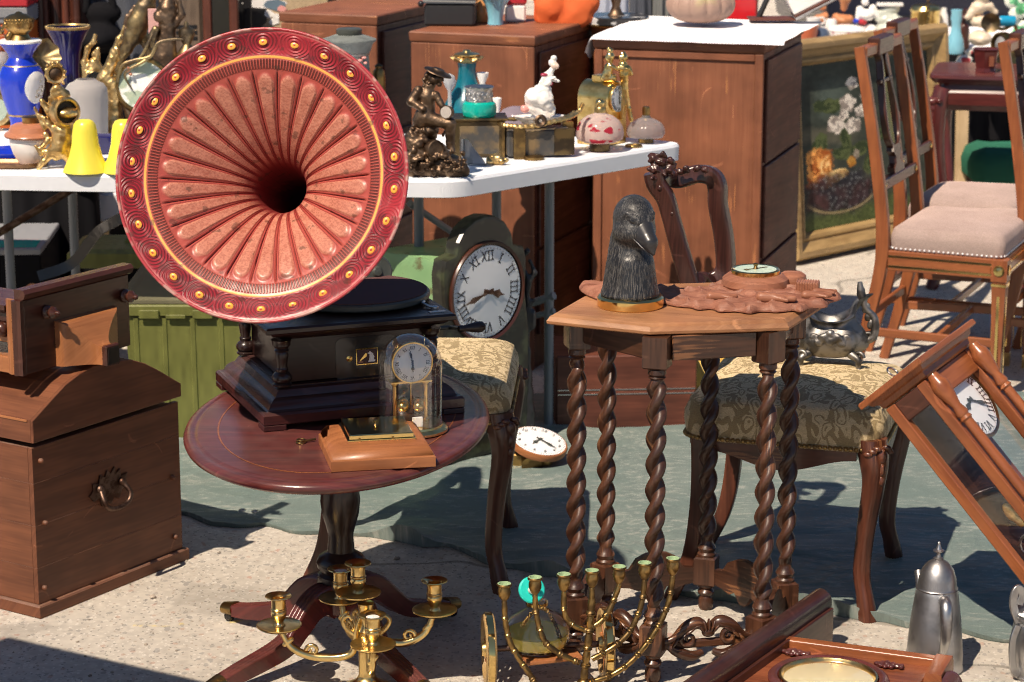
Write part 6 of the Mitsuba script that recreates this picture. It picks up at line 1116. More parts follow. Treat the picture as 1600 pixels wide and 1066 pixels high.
# left part
spot(38, 214); c = thing('blue_vase_lamp', 'bright blue porcelain vase lamp with brass burner and white flower panel, far left', 'vase lamp')
part(c, 'vase', LP([(0, 214), (24, 214), (22, 205), (20, 192), (23, 178), (30, 155), (35, 132), (35, 118), (30, 106), (22, 97), (18, 90), (20, 84), (27, 74), (33, 67.5), (33, 66), (0, 66)], 56), 'blue_glaze', smooth=40)
part(c, 'rim', LP([(33.2, 67), (33.4, 64), (30, 62.5), (0, 62.5)], 56), 'white_glaze', smooth=30)
part(c, 'gold_line', LP([(22.9, 180.5), (23.4, 180), (23.9, 178), (23.2, 177.5)], 56), 'gilt', smooth=40); part(c, 'gold_line', LP([(26.9, 103), (27.3, 102.6), (26.3, 101), (25.9, 101)], 56), 'gilt', smooth=40)
mp = c + '__medallion'; a = np.radians(np.linspace(-72, 2, 15)); Z = np.linspace(110, 160, 13); vv = []
for y in Z:
    w = np.sqrt(max(0, 1 - ((y - 135) / 25.5) ** 2)); R = np.interp(y, [106, 118, 132, 155, 178], [30, 35, 35, 30, 23]) + .4
    for t in a: tt = np.radians(-35) + (t - np.radians(-35)) * max(w, .05); vv.append((R * math.cos(tt) * KP[0], R * math.sin(tt) * KP[0], (214 - y) * KP[0]))
ff = [[i * 15 + j, i * 15 + j + 1, i * 15 + j + 16] for i in range(12) for j in range(14)] + [[i * 15 + j, i * 15 + j + 16, i * 15 + j + 15] for i in range(12) for j in range(14)]
mk = part(c, 'medallion', TM(vv, ff), 'white_glaze', smooth=True)
g = np.random.default_rng(4)
part(mk, 'flowers', cat([mv(ball((0, 0, 0), 2.2 * KP[0], 1, (.5, .35, .8)), *(V(R_ * math.cos(t), R_ * math.sin(t), 0) * KP[0] + [0, 0, (214 - y) * KP[0]])) for y, t, R_ in [(g.uniform(120, 150), math.radians(g.uniform(-40, -16)), 35.2 - .3 * 0) for _ in range(14)] for R_ in [np.interp(y, [106, 118, 132, 155, 178], [30, 35, 35, 30, 23]) + .5]]), 'flower_paint', smooth=True)
part(c, 'burner', LP([(0, 62.4), (18, 62.4), (15, 58), (13, 54), (19, 48), (22, 43), (22.5, 36), (22, 29), (19, 27), (14, 24), (6, 22), (4, 20), (0, 19)], 36), 'brass_old', smooth=40)
part(c, 'fretwork', cat([mv(torus(2.6 * KP[0], .8 * KP[0], 10, 5), zto((math.cos(t), math.sin(t), 0), V(22.6 * math.cos(t), 22.6 * math.sin(t), 214 - 33) * KP[0])) for t in np.arange(0, 2 * np.pi, .26)]), 'brass_old', smooth=True, kind='stuff')
part(c, 'spout', SC([((20, 38, -12), (14, 46, -14), 4, 2.2), ((26, 36, -10), (20, 38, -12), 4, 4), ((22, 58, -10), (28, 48, -8), 5, 4)], 1., 2), 'brass_old', smooth=True); part(c, 'wick_knob', tube([px3(20, 56, -6), px3(4, 56, -10)], [1.2 * KP[0]] * 2, 8), 'copper_glaze', smooth=40)
spot(112, 190); c = thing('navy_vase', 'tall navy blue trumpet vase with a gold beaded rim', 'vase')
part(c, 'body', LP([(0, 190), (22, 190), (20, 180), (15, 165), (14.5, 130), (15, 105), (17, 85), (22, 68), (29, 54), (33, 47), (33, 45), (28, 46), (15, 80), (0, 110)], 48, sx=1.0), 'navy_glaze', smooth=40)
part(c, 'rim', LP([(33.1, 46), (34, 45), (34, 42), (31, 41), (30, 43.5)], 48), 'gilt', smooth=40)
part(c, 'beads', cat([mv(ball((0, 0, 0), 1.3 * KP[0], 1), *(V(33.6 * math.cos(t), 33.6 * math.sin(t), 190 - 42) * KP[0])) for t in np.arange(0, 2 * np.pi, .1)]), 'gilt', smooth=True, kind='stuff')
spot(95, 264); c = thing('gilt_clock_case', 'ornate gold clock case with an empty round opening, beside the yellow shade', 'clock case')
prm = [((107, 176, 6), (20, 26, 10)), ((100, 206, 2), (96, 232, 0), 17, 14), ((104, 150, 4), (94, 140, 2), 10, 8), ((105, 212, 0), (86, 235, 0), 13, 10), ((86, 235, 0), (70, 252, -4), 8, 5), ((70, 252, -4), (62, 262, -6), 5, 4), ((100, 235, 0), (108, 250, 6), 9, 8), ((88, 245, 0), (110, 240, 4), 7, 6), ((104, 200, 4), (108, 225, 4), 14, 10), ((78, 218, 0), (66, 232, -4), 5, 3), ((66, 240, -4), (58, 228, -4), 4, 2), ((88, 205, 0), (78, 190, 0), 6, 5), ((78, 190, 0), (66, 180, 0), 5, 3), ((72, 200, 0), (58, 168, 0), 4, 2), ((82, 178, 0), (70, 158, 0), 6, 4), ((90, 160, 2), (88, 148, 0), 5, 5), ((95, 150, 0), (93, 138, 0), 7, 5), ((80, 172, 4), (84, 155, 4), 4, 4)] + clutter([(84, 170), (76, 186), (80, 196), (92, 216), (100, 224), (84, 226), (76, 236), (74, 212), (94, 200), (90, 148), (98, 146), (92, 238), (104, 246), (70, 250), (88, 142), (98, 140), (84, 152), (110, 232)], 2.5, 5, 3)
part(c, 'body', SC(prm, 1.0, 3, .9, 110.), 'gilt', smooth=True)
M = zto((.62, -.78, .05), px3(108, 174, -8)); k_ = KP[0]
part(c, 'drum', lathe([(17 * k_, -8 * k_), (23 * k_, -12 * k_), (24 * k_, 0), (23 * k_, 5 * k_), (20 * k_, 7 * k_), (17.5 * k_, 5 * k_), (17 * k_, -8 * k_)], 48), 'gilt', smooth=40, M=M); part(c, 'opening', lathe([(17.2 * k_, 3 * k_), (16.8 * k_, -1 * k_), (0, -2 * k_)], 36), 'dark_hollow', smooth=40, M=M)
part(c, 'top_ring', lathe([(10 * k_, -3 * k_), (15 * k_, -3 * k_), (16 * k_, 0), (14 * k_, 3 * k_), (11 * k_, 2 * k_), (10 * k_, -3 * k_)], 36), 'gilt', smooth=40, M=zto((.35, -.93, .05), px3(93, 116, 0))); part(c, 'medallion', lathe([(0, -1 * k_), (10.5 * k_, -1 * k_), (9 * k_, 0), (4 * k_, 1.5 * k_), (0, 2 * k_)], 24), 'bronze', smooth=40, M=zto((.35, -.93, .05), px3(93, 116, 0)))
part(c, 'cresting', SC(clutter([(84, 104), (90, 98), (97, 97), (103, 103), (108, 112), (108, 122), (104, 130), (84, 128), (80, 118), (92, 134), (98, 136), (80, 110)], 2.2, 4, 8, 2), .9, 2.5, .5, 120.), 'gilt', smooth=True)
spot(138, 222); solo('frosted_shade', 'frosted white glass lamp shade behind the yellow shade', 'lamp shade', LP([(29, 222), (31, 215), (33, 150), (32, 138), (27, 131), (18, 127), (15, 124), (14, 124), (17, 128.5), (26, 133), (30.5, 139), (31.5, 150), (29.5, 214), (27.5, 222), (29, 222)], 48), 'frosted', smooth=40)
for px, lb in ((135, 'left'), (196, 'right')):
    spot(px, 268); solo('yellow_shade', 'bright yellow bell-shaped glass shade, ' + ('standing clear left of the horn' if lb == 'left' else 'mostly hidden by the edge of the horn'), 'lamp shade', LP([(36, 268), (34.5, 264), (26, 245), (21, 225), (19, 205), (17, 195), (13, 189), (8, 187), (0, 187), (0, 190), (8, 190), (12, 192), (15.5, 198), (17.5, 208), (19.5, 226), (24.5, 246), (33, 264), (34, 268), (36, 268)], 48), 'yellow_glass', smooth=40)
spot(52, 258); c = thing('white_pot', 'round white porcelain pot with a beaded copper collar, left of the gold clock case', 'pot')
part(c, 'body', LP([(0, 258), (18, 258), (22, 254), (31, 238), (35, 224), (35, 216), (33, 213), (0, 213)], 48), 'white_glaze', smooth=40)
part(c, 'collar', LP([(33.5, 214), (38, 214), (43, 211), (41, 207.5), (36, 205), (33, 197), (26, 193), (16, 192), (0, 192)], 48), 'copper_glaze', smooth=35); part(c, 'neck', LP([(0, 192), (14, 192), (14, 187), (15, 183), (13, 182), (0, 182)], 36), 'brass_old', smooth=40)
part(c, 'beads', cat([mv(ball((0, 0, 0), 2.2 * KP[0], 1), *(V(40 * math.cos(t), 40 * math.sin(t), 258 - 212) * KP[0])) for t in np.arange(0, 2 * np.pi, .17)]), 'copper_glaze', smooth=True, kind='stuff')
spot(168, 240); solo('blue_dish', 'deep blue square glazed dish between the yellow shades', 'dish', ploft(rrect(-.045, -.03, .045, .03, .012), [(-.012, 0), (-.008, .004), (0, .03), (.004, .045), (.002, .046), (-.004, .035), (-.01, .008), (-.03, .006)]), 'navy_glaze', smooth=40)
spot(18, 247); solo('blue_plate', 'blue and white plate lying behind the white pot', 'plate', lathe([(0, .004), (.03, .003), (.05, .006), (.072, .018), (.073, .020), (.05, .010), (0, .007)], 48), 'blue_glaze', smooth=40)
spot(14, 264); solo('copper_tray', 'flat dull copper tray at the left front edge of the white table', 'tray', ploft(np.array([(-.16, -.01), (.05, -.012), (.085, .02), (.085, .07), (-.16, .07)]), [(-.006, 0), (0, .002), (.002, .012), (-.002, .0125), (-.006, .005)]), 'copper_metal', smooth=20)
spot(2, 205); c = thing('enamel_plate', 'gold-edged pale green plate standing at the extreme left', 'plate'); M = zto((.25, -.95, .2), px3(-6, 172, 0)); k_ = KP[0]
part(c, 'rim', lathe([(0, -3 * k_), (24 * k_, -2 * k_), (26 * k_, 0), (24 * k_, 2 * k_), (19 * k_, 1.5 * k_), (19 * k_, -2 * k_)], 48), 'gilt', smooth=40, M=M); part(c, 'centre', lathe([(0, 0), (18.8 * k_, 0), (18.8 * k_, 1 * k_), (0, 1.4 * k_)], 40), 'dial_green', smooth=40, M=M)
spot(6, 195); c = thing('glass_bowl_lamp', 'brass lamp with amber glass and a clear ribbed bowl, cut by the left edge', 'lamp')
part(c, 'bowl', LP([(0, 112), (6, 110), (14, 100), (14, 90), (10, 82), (0, 80)], 40), 'milk_glass', smooth=40); part(c, 'stem', LP([(0, 195), (12, 195), (10, 185), (4, 175), (4, 130), (6, 113), (0, 112)], 28), 'brass_old', smooth=40); part(c, 'amber_body', LP([(0, 80), (8, 80), (12, 72), (13, 62), (8, 54), (0, 53)], 32), 'amber_glass', smooth=40); part(c, 'top', LP([(0, 53), (7, 53), (8, 50), (4, 46), (3, 42), (1, 39), (0, 39)], 24), 'brass', smooth=40)
spot(88, 200); c = thing('bronze_leaf_bowl', 'bronze leaf-shaped bowl tilted up behind the blue vase', 'bowl')
th = np.arange(40) * 2 * np.pi / 40; k_ = KP[0]; rg = [np.stack([r * (1 + .07 * np.cos(9 * th)) * np.cos(th) * k_, r * (1 + .07 * np.cos(9 * th)) * np.sin(th) * k_, np.full(40, z * k_)], 1) for r, z in ((2, -16), (12, -14), (21, -7), (27, 2), (26, 2), (20, -5), (11, -11), (1, -13))]
part(c, 'bowl', loft(rg), 'bronze_gold', smooth=50, M=zto((.55, -.70, .45), px3(74, 86, 0))); part(c, 'foot', LP([(0, 200), (12, 200), (9, 190), (3, 180), (3, 110), (6, 98), (0, 97)], 24), 'bronze', smooth=40)
spot(145, 200); part_ = SC([((148, 122, 0), (150, 98, 0), 14, 8), ((140, 120, 0), (136, 98, 0), 8, 5), ((136, 98, 0), (142, 76, 0), 5, 4), ((142, 76, 0), (152, 66, 0), 4, 4), ((152, 66, 0), (154, 56, 0), 4, 3.4), ((156, 92, 0), (158, 78, 0), 5, 3), ((150, 86, 0), (158, 76, 0), 3, 2.4), ((152, 100, 0), (160, 112, 0), 8, 8), ((146, 128, 4), (146, 196, 4), 14, 20)] + clutter([(140, 112), (148, 106), (156, 104), (162, 116), (142, 126), (160, 124), (138, 104)], 2.5, 4.5, 6), 1., 2.5, .9, 100.)
c = thing('gilt_cherub_clock', 'small gold rococo clock case topped by a twisting figure, right of the navy vase', 'clock case'); part(c, 'body', part_, 'gilt', smooth=True); part(c, 'opening', lathe([(0, 0), (11 * KP[0], 0), (11.5 * KP[0], 2 * KP[0]), (13 * KP[0], 2 * KP[0]), (13 * KP[0], -4 * KP[0])], 32), 'black_glaze', smooth=30, M=zto((.6, -.8, .05), px3(153, 124, -14)))
spot(226, 214); c = thing('round_picture_stand', 'round gold-rimmed painted picture of pale figures held by a gilt figure, left of the horn', 'picture'); M = zto((.10, -.98, .18), px3(226, 134, 0)); k_ = KP[0]
part(c, 'rim', lathe([(37 * k_, -4 * k_), (43 * k_, -4 * k_), (44 * k_, 0), (42 * k_, 3 * k_), (39 * k_, 3.5 * k_), (37 * k_, 1 * k_)], 64), 'brass_old', smooth=40, M=M); part(c, 'painted_disc', lathe([(0, -3 * k_), (37.5 * k_, -3 * k_), (37.5 * k_, 0), (0, 1 * k_)], 48), 'picture_paint', smooth=40, M=M)
part(c, 'gilt_figure', SC([((168, 120, -4), (178, 100, -2), 10, 8), ((178, 100, -2), (184, 84, 0), 8, 8), ((184, 84, 0), (190, 66, 0), 7, 5), ((192, 64, 0), (192, 62, 0), 6, 6), ((196, 54, 0), (200, 42, 0), 3, 2), ((164, 124, -4), (178, 128, -4), 9, 9), ((172, 130, 0), (186, 150, 0), 12, 9), ((180, 150, 0), (178, 190, 0), 9, 12), ((176, 190, 0), (180, 212, 0), 14, 18)] + clutter([(170, 112), (176, 120), (186, 112), (182, 124), (176, 92), (188, 78), (190, 92)], 2.5, 4.5, 9), 1., 3, 1., 90.), 'gilt', smooth=True)
part(c, 'stem', SC([((196, 160, 0), (204, 180, 0), 5, 7), ((204, 180, 0), (208, 212, 0), 7, 14), ((184, 150, 0), (198, 164, 0), 4, 5), ((226, 178, 4), (224, 212, 4), 8, 12)], 1.2, 3, .8), 'bronze', smooth=True)
for pts, r in (([(186, 128, -6), (196, 102, -7), (216, 94, -7), (240, 88, -6), (252, 68, -4), (276, 62, -2), (292, 62, -2)], [2.6, 3, 3.4, 3.2, 3, 2.4, 1.4]), ([(236, 92, -6), (222, 100, -9), (206, 108, -10), (200, 116, -10), (204, 128, -10), (212, 140, -10)], [3, 2.6, 2.2, 2, 1.6, .8]), ([(200, 104, -6), (224, 90, -5), (238, 66, -4), (244, 54, -3)], [2, 2.6, 2.4, 1.2])): part(c, 'scroll_branch', tube([px3(*p) for p in pts], np.array(r) * KP[0], 8, 6), 'bronze_gold', smooth=True)
part(c, 'flower', SC(clutter([(208, 110), (204, 112), (210, 114), (207, 106)], 2, 3, 5, 1), .8, 1.5), 'copper_glaze', smooth=True, M=TR(0, -.016, 0))
spot(212, 196); c = thing('bronze_horse', 'bronze rearing animal figure with a smooth golden flank, above the round picture', 'figure')
part(c, 'body', SC([((232, 14, 0), (222, 36, 0), 15, 17), ((222, 36, 0), (212, 58, 0), 16, 14), ((212, 58, 0), (202, 78, 0), 13, 8), ((202, 78, 0), (190, 98, 0), 8, 4.5), ((190, 98, 0), (184, 120, 0), 4.5, 3.6), ((184, 120, 0), (186, 196, 0), 3.6, 8), ((238, 8, 0), (244, -18, 0), 12, 9), ((228, 60, 8), (236, 84, 8), 10, 5), ((236, 84, 8), (228, 112, 8), 5, 4), ((228, 112, 8), (224, 196, 8), 4, 9)], 1.4, 6, .8, 60.), 'bronze_gold', smooth=True); part(c, 'mane', SC([((206, 26, -6), (198, 50, -4), 4, 2.4), ((212, 20, -6), (202, 44, -6), 4, 2), ((204, 46, -6), (196, 70, -4), 3.4, 2), ((218, 12, -4), (206, 30, -4), 4, 2)], 1., 2, .8, 90.), 'bronze', smooth=True)
spot(272, 200); c = thing('dark_figure', 'dark bronze figure with raised curved arm and pink cloth, top left above the horn', 'figure')
part(c, 'body', SC([((268, 16, 0), (266, 44, 0), 14, 12), ((266, 44, 0), (262, 90, 0), 13, 18), ((262, 90, 0), (264, 198, 0), 18, 24), ((268, 6, 0), (270, 2, 0), 9, 8), ((278, 40, 0), (290, 24, 0), 6, 5), ((290, 24, 0), (286, 4, 0), 5, 4), ((256, 26, -6), (262, 30, -6), 10, 9)] + clutter([(264, -2), (258, 6), (270, 10), (262, 14), (276, 4), (284, 2), (254, 16)], 2.5, 4.5, 12), 1.3, 3, .9, 90.), 'bronze', smooth=True); part(c, 'drapery', SC([((250, 46, -12), (244, 58, -12), 6, 7), ((246, 56, -12), (244, 72, -12), 5, 3)], 1., 2, .6), 'bronze_gold', smooth=True)
part(c, 'pink_cloth', box(px3(236, 58, 8), px3(256, 16, 11), .002), 'pink_card')
spot(296, 200); solo('gilt_finial_lamp', 'knobbed bronze lamp finial just above the horn rim', 'lamp', LP([(0, 200), (16, 200), (10, 180), (8, 120), (16, 104), (18, 88), (12, 78), (6, 70), (10, 62), (13, 54), (11, 46), (4, 42), (3, 36), (0, 34)], 32), 'bronze_gold', smooth=40)
# right part
spot(690, 275); c = thing('bronze_peddler', 'dark bronze seated figure in a wide hat holding a small drum, on a rocky base', 'figure')
g = np.random.default_rng(11); rock = [((660, 262, 0), (44, 12, 22)), ((690, 262, 0), (40, 12, 24)), ((672, 240, 4), (30, 22, 20)), ((650, 222, 2), (22, 22, 18)), ((664, 204, 4), (22, 16, 16)), ((696, 256, -6), (24, 14, 16)), ((646, 250, 0), (22, 20, 16)), ((716, 266, -6), (18, 8, 14)), ((668, 196, 2), (14, 8, 12))]
part(c, 'rock', SC(rock + [((g.uniform(640, 725), g.uniform(232, 268), g.uniform(-24, -14)), tuple(g.uniform(2.5, 6, 3))) for _ in range(60)] + [((g.uniform(640, 668), g.uniform(200, 240), g.uniform(-18, -8)), tuple(g.uniform(2.5, 5.5, 3))) for _ in range(26)], 1.1, 3, 1.6, 90.), 'bronze', smooth=True)
part(c, 'body', SC([((668, 176, 0), (668, 150, 0), 13, 12), ((668, 150, 0), (670, 138, 0), 13, 9), ((672, 134, -2), (676, 132, -2), 6, 6), ((655, 142, -4), (644, 158, -8), 8, 7), ((644, 158, -8), (662, 168, -16), 7, 5.5), ((682, 148, -6), (692, 164, -12), 6.5, 5), ((664, 182, -2), (660, 190, 0), 16, 15), ((668, 184, -6), (704, 192, -12), 11.5, 9), ((704, 192, -12), (704, 224, -10), 9, 6.5), ((704, 224, -10), (708, 234, -14), 5.5, 4.5), ((662, 190, 4), (676, 214, 8), 10, 7)] + clutter([(662, 170), (672, 174), (664, 160), (676, 166), (658, 182), (696, 206), (700, 212), (692, 212), (668, 152)], 2, 4, 14), .9, 3, .7, 110.), 'bronze', smooth=True)
part(c, 'head', SC([((680, 124, -4), (8.5, 10.5, 9)), ((687, 122, -9), (6, 7, 6)), ((693, 124, -10), (2.2, 2.6, 2.4)), ((688, 131, -9), (4, 3, 4)), ((672, 120, 2), (8, 9, 9)), ((666, 128, 2), (4, 8, 5)), ((664, 124, -4), (3.5, 4, 3.5)), ((668, 118, -5), (3.4, 3.6, 3.4)), ((664, 134, -3), (3, 5, 3)), ((671, 130, -6), (3, 4, 3))], .8, 2, .4, 160.), 'bronze', smooth=True)
k_ = KP[0]; part(c, 'hat', lathe([(0, 4 * k_), (8 * k_, 4.5 * k_), (11 * k_, 1 * k_), (20 * k_, -.5 * k_), (21 * k_, -2 * k_), (12 * k_, -1.5 * k_), (0, 0)], 32, 1.08, .9), 'bronze', smooth=40, M=zto((.36, -.12, .93), px3(686, 112, -3)))
dk = part(c, 'drum', lathe([(0, -12 * k_), (9 * k_, -12 * k_), (10 * k_, -6 * k_), (10.5 * k_, -2 * k_), (11 * k_, 0), (0, 0)], 32), 'bronze', smooth=35, M=zto((-.35, -.90, .1), px3(698, 173, -18))); part(dk, 'drum_skin', lathe([(0, .2 * k_), (9 * k_, .2 * k_), (9 * k_, .8 * k_), (0, .9 * k_)], 32), 'grey_skin', M=zto((-.35, -.90, .1), px3(698, 173, -18)))
dk = part(c, 'fallen_barrel', lathe([(0, -16 * k_), (13 * k_, -16 * k_), (15 * k_, -6 * k_), (14 * k_, 0), (12.5 * k_, 1 * k_), (12 * k_, -1 * k_), (0, -1 * k_)], 32), 'bronze', smooth=35, M=zto((.5, -.84, .05), px3(682, 230, -22)))
part(c, 'grapes', SC([((g.uniform(696, 728), 262 - g.uniform(0, 16), g.uniform(-30, -22)), (2.5, 2.5, 2.5)) for _ in range(46)], .9, .8), 'bronze', smooth=True)
spot(752, 250); c = thing('brass_casket', 'tarnished brass casket with its lid laid flat, behind the bronze figure', 'casket'); k_ = KP[0]; fr(FRM[0] @ TR(0, .03, 0, rz=4))
part(c, 'box', box((-46 * k_, 0, 0), (36 * k_, 60 * k_, 58 * k_), .003), 'brass_dark'); part(c, 'front_panel', box((-34 * k_, -1.5 * k_, 6 * k_), (28 * k_, -.2 * k_, 50 * k_), .001), 'lead_patina')
for x in (-45, 34): part(c, 'corner_strip', box(((x - 2) * k_, -2 * k_, .5 * k_), ((x + 3) * k_, -.2 * k_, 57 * k_), .001), 'brass_old')
part(c, 'lid', box((-52 * k_, -6 * k_, 58.5 * k_), (42 * k_, 64 * k_, 62 * k_), .002), 'brass_dark'); ZL = TT + .0008 + 62.3 * k_; LIDY = FRM[0][1, 3] + 25 * k_
spot(722, 205); c = thing('teal_vase', 'glossy dark teal bottle vase with a ruffled brass cap, behind the casket', 'vase')
part(c, 'body', LP([(0, 205), (26, 205), (32, 196), (38, 180), (37, 166), (28, 150), (19, 136), (14.5, 122), (13.5, 108), (15, 98), (15, 96), (0, 96)], 48), 'teal_glaze', smooth=40, M=TR(8 * KP[0], 0, 0))
th = np.arange(48) * 2 * np.pi / 48; k_ = KP[0]; part(c, 'ruffle', loft([np.stack([r * (1 + w * np.cos(8 * th)) * np.cos(th) * k_, r * (1 + w * np.cos(8 * th)) * np.sin(th) * k_, (205 - y + w * 22 * np.cos(8 * th)) * k_], 1) for r, y, w in ((13, 100, 0), (17, 96, .05), (24, 92, .12), (22, 90, .10), (17, 88, .02), (12, 86, 0))]), 'gilt', smooth=50, M=TR(8 * k_, 0, 0)); part(c, 'cap', LP([(18, 88), (20, 87), (20, 85), (14, 83), (7, 82), (6, 79.5), (4, 78.5), (0, 78)], 36), 'brass', smooth=40, M=TR(8 * k_, 0, 0))
q = A(749, 178, LIDY); fr(TR(q[0], LIDY, ZL)); KP[0] = ((q - V(0, 0, CAM_H)) @ CF) / CAM_F; KP.append((749, 178)); c = thing('jade_jar', 'turquoise jar with an embossed silver collar standing on the casket', 'jar')
part(c, 'body', LP([(0, 178), (24, 178), (26, 175), (27, 166), (25.5, 158), (21, 154.5), (0, 154)], 48), 'jade_glaze', smooth=35); part(c, 'collar', LP([(20.5, 155), (21.5, 154), (20.8, 150), (20.8, 137), (21.5, 134), (23.5, 132), (22, 131), (0, 131.5)], 48), 'silver_embossed', smooth=35)
part(c, 'roundels', cat([mv(torus(3.4 * KP[0], .7 * KP[0], 14, 5), zto((math.cos(t), math.sin(t), 0), V(20.9 * math.cos(t), 20.9 * math.sin(t), 178 - 144) * KP[0])) for t in np.arange(0, 2 * np.pi, .42)]), 'pewter', smooth=True, kind='stuff')
spot(703, 210); solo('crystal_stopper', 'clear glass ball stopper glinting left of the teal vase', 'stopper', LP([(0, 210), (9, 210), (7, 190), (3, 175), (3, 142), (7, 136), (10, 128), (8, 119), (0, 115)], 24), 'milk_glass', smooth=40)
spot(754, 205); solo('white_candlestick', 'small white china candlestick behind the jar with silver collar', 'candlestick', LP([(0, 205), (14, 205), (12, 200), (5, 190), (4, 150), (6, 136), (4.5, 130), (9, 120), (10, 114), (0, 115)], 28), 'white_glaze', smooth=40)
spot(776, 205); solo('salt_cellar', 'tiny white china cup right of the jar with silver collar', 'cup', LP([(0, 205), (8, 205), (6, 195), (4, 180), (7, 165), (8, 154), (6, 153), (0, 160)], 24), 'white_glaze', smooth=40)
spot(806, 205); solo('violet_bowl', 'mauve tinted glass bowl upside down right of the casket', 'bowl', LP([(30, 205), (31, 195), (28, 180), (20, 171), (9, 167), (0, 166)], 40), 'violet_glass', smooth=40)
for (x, y, f), lb in zip(((738, 258, 1), (800, 244, 1)), ('left triangular grey metal bracket in front of the casket', 'pierced grey metal bracket beside the brass posts')):
    spot(x, y); k_ = KP[0]; pl_ = [(-14, 0), (22, 0), (20, 6), (8, 20), (-6, 38), (-12, 40)] if x < 760 else [(-10, 0), (30, 0), (24, 12), (10, 24), (-4, 34), (-9, 34)]
    solo('metal_bracket', lb, 'bracket', cat([mv(prism(np.array(pl_) * k_, -.0015, .0015), 0, 0, 0, rx=90), box(V(pl_[0][0], -6, 0) * k_, V(pl_[1][0], 6, 1.4) * k_, .0006), box(V(pl_[0][0] - 1, -8, 0) * k_, V(pl_[0][0] + 1, 2, pl_[-1][1]) * k_, .0008)]), 'zinc', M=TR(rz=-18))
spot(774, 258); solo('gilt_crab', 'crumpled gold crab-shaped inkwell between the two grey brackets', 'inkwell', SC([((774, 250, 0), (14, 6, 8)), ((764, 253, -4), (5, 4, 4)), ((784, 253, -4), (5, 4, 4)), ((776, 246, 4), (9, 5, 6)), ((790, 251, 0), (5, 3, 4))] + clutter([(766, 250), (772, 246), (780, 247), (786, 252), (770, 254), (780, 254)], 2, 3.5, 3), .9, 2, .8, 140.), 'gilt', smooth=True)
spot(845, 248); c = thing('gilt_jardiniere', 'dark open casket with rope-twist gold rim and brass posts, under the porcelain lady', 'casket'); k_ = KP[0]; fr(FRM[0] @ TR(0, 0, 0, rz=10))
part(c, 'box', box((-52 * k_, 4 * k_, 3 * k_), (50 * k_, 54 * k_, 44 * k_), .004), 'lead_patina')
for x, y in ((-34, 0), (52, 50), (-56, 50)): part(c, 'post', box(((x - 9) * k_, (y - 5) * k_, 0), ((x + 9) * k_, (y + 5) * k_, 50 * k_), .002), 'brass_old', M=TR(0, 0, 0))
part(c, 'end_panel', box((22 * k_, 1.5 * k_, 4 * k_), (54 * k_, 3.6 * k_, 46 * k_), .002), 'brass_dark'); part(c, 'foot_disc', lathe([(0, 0), (16 * k_, 0), (16 * k_, 4 * k_), (14 * k_, 5 * k_), (0, 5 * k_)], 32), 'brass_old', smooth=40, M=TR(-12 * k_, -6 * k_, 0))
rp = spl([V(-60, -3, 54) * k_, V(-40, -5, 52) * k_, V(-10, -5, 52) * k_, V(20, -3, 58) * k_, V(48, 10, 62) * k_, V(66, 30, 68) * k_, V(74, 34, 80) * k_], 10); tt_ = np.arange(len(rp)); part(c, 'rope_rim', tube(rp, (3.6 + .8 * np.sin(tt_ * 2.1)) * k_, 8), 'gilt', smooth=40); rp = spl([V(-60, -3, 54) * k_, V(-62, 30, 54) * k_, V(-56, 58, 54) * k_, V(0, 62, 54) * k_, V(50, 58, 56) * k_, V(62, 40, 66) * k_], 10); part(c, 'rope_rim', tube(rp, (3.2 + .8 * np.sin(np.arange(len(rp)) * 2.1)) * k_, 8), 'gilt', smooth=40)
part(c, 'rosette', lathe([(3 * k_, 0), (9 * k_, 0), (10 * k_, 2 * k_), (7 * k_, 4 * k_), (3 * k_, 2 * k_)], 24), 'bronze', smooth=40, M=zto((0, -1, .1), V(-2, -7, 60) * k_)); part(c, 'dish', lathe([(0, 46 * k_), (24 * k_, 50 * k_), (38 * k_, 60 * k_), (40 * k_, 63 * k_), (36 * k_, 62 * k_), (20 * k_, 56 * k_), (0, 53 * k_)], 40, 1, .55), 'white_glaze', smooth=40, M=TR(2 * k_, 28 * k_, 0)); ZD = TT + 60 * k_; YD = FRM[0][1, 3] + 27 * k_
q = A(846, 178, YD); fr(TR(q[0], YD, q[2])); KP[0] = ((q - V(0, 0, CAM_H)) @ CF) / CAM_F; KP.append((846, 178)); c = thing('porcelain_lady', 'white porcelain lady leaning forward in a ruffled crinoline dress', 'figurine')
part(c, 'skirt', SC([((838, 152, 0), (18, 20, 16)), ((848, 142, -2), (13, 14, 12)), ((850, 154, -4), (15, 18, 14)), ((848, 170, 0), (20, 10, 14)), ((852, 174, -6), (16, 6, 8)), ((834, 166, 0), (12, 10, 10)), ((856, 166, -4), (8, 14, 8)), ((830, 150, 0), (10, 14, 10))], 1.1, 4, 2.0, 75.), 'white_glaze', smooth=True); part(c, 'torso', SC([((848, 138, 0), (857, 118, -2), 9.5, 7.5), ((857, 116, -2), (864, 106, -3), 5.5, 4), ((852, 116, -6), (846, 128, -8), 4, 3.2), ((846, 128, -8), (866, 120, -10), 3.2, 2.4), ((862, 124, 4), (872, 126, -6), 3.6, 2.4), ((840, 138, -4), (858, 128, -10), 6, 4)], .9, 2, .5, 120.), 'white_glaze', smooth=True)
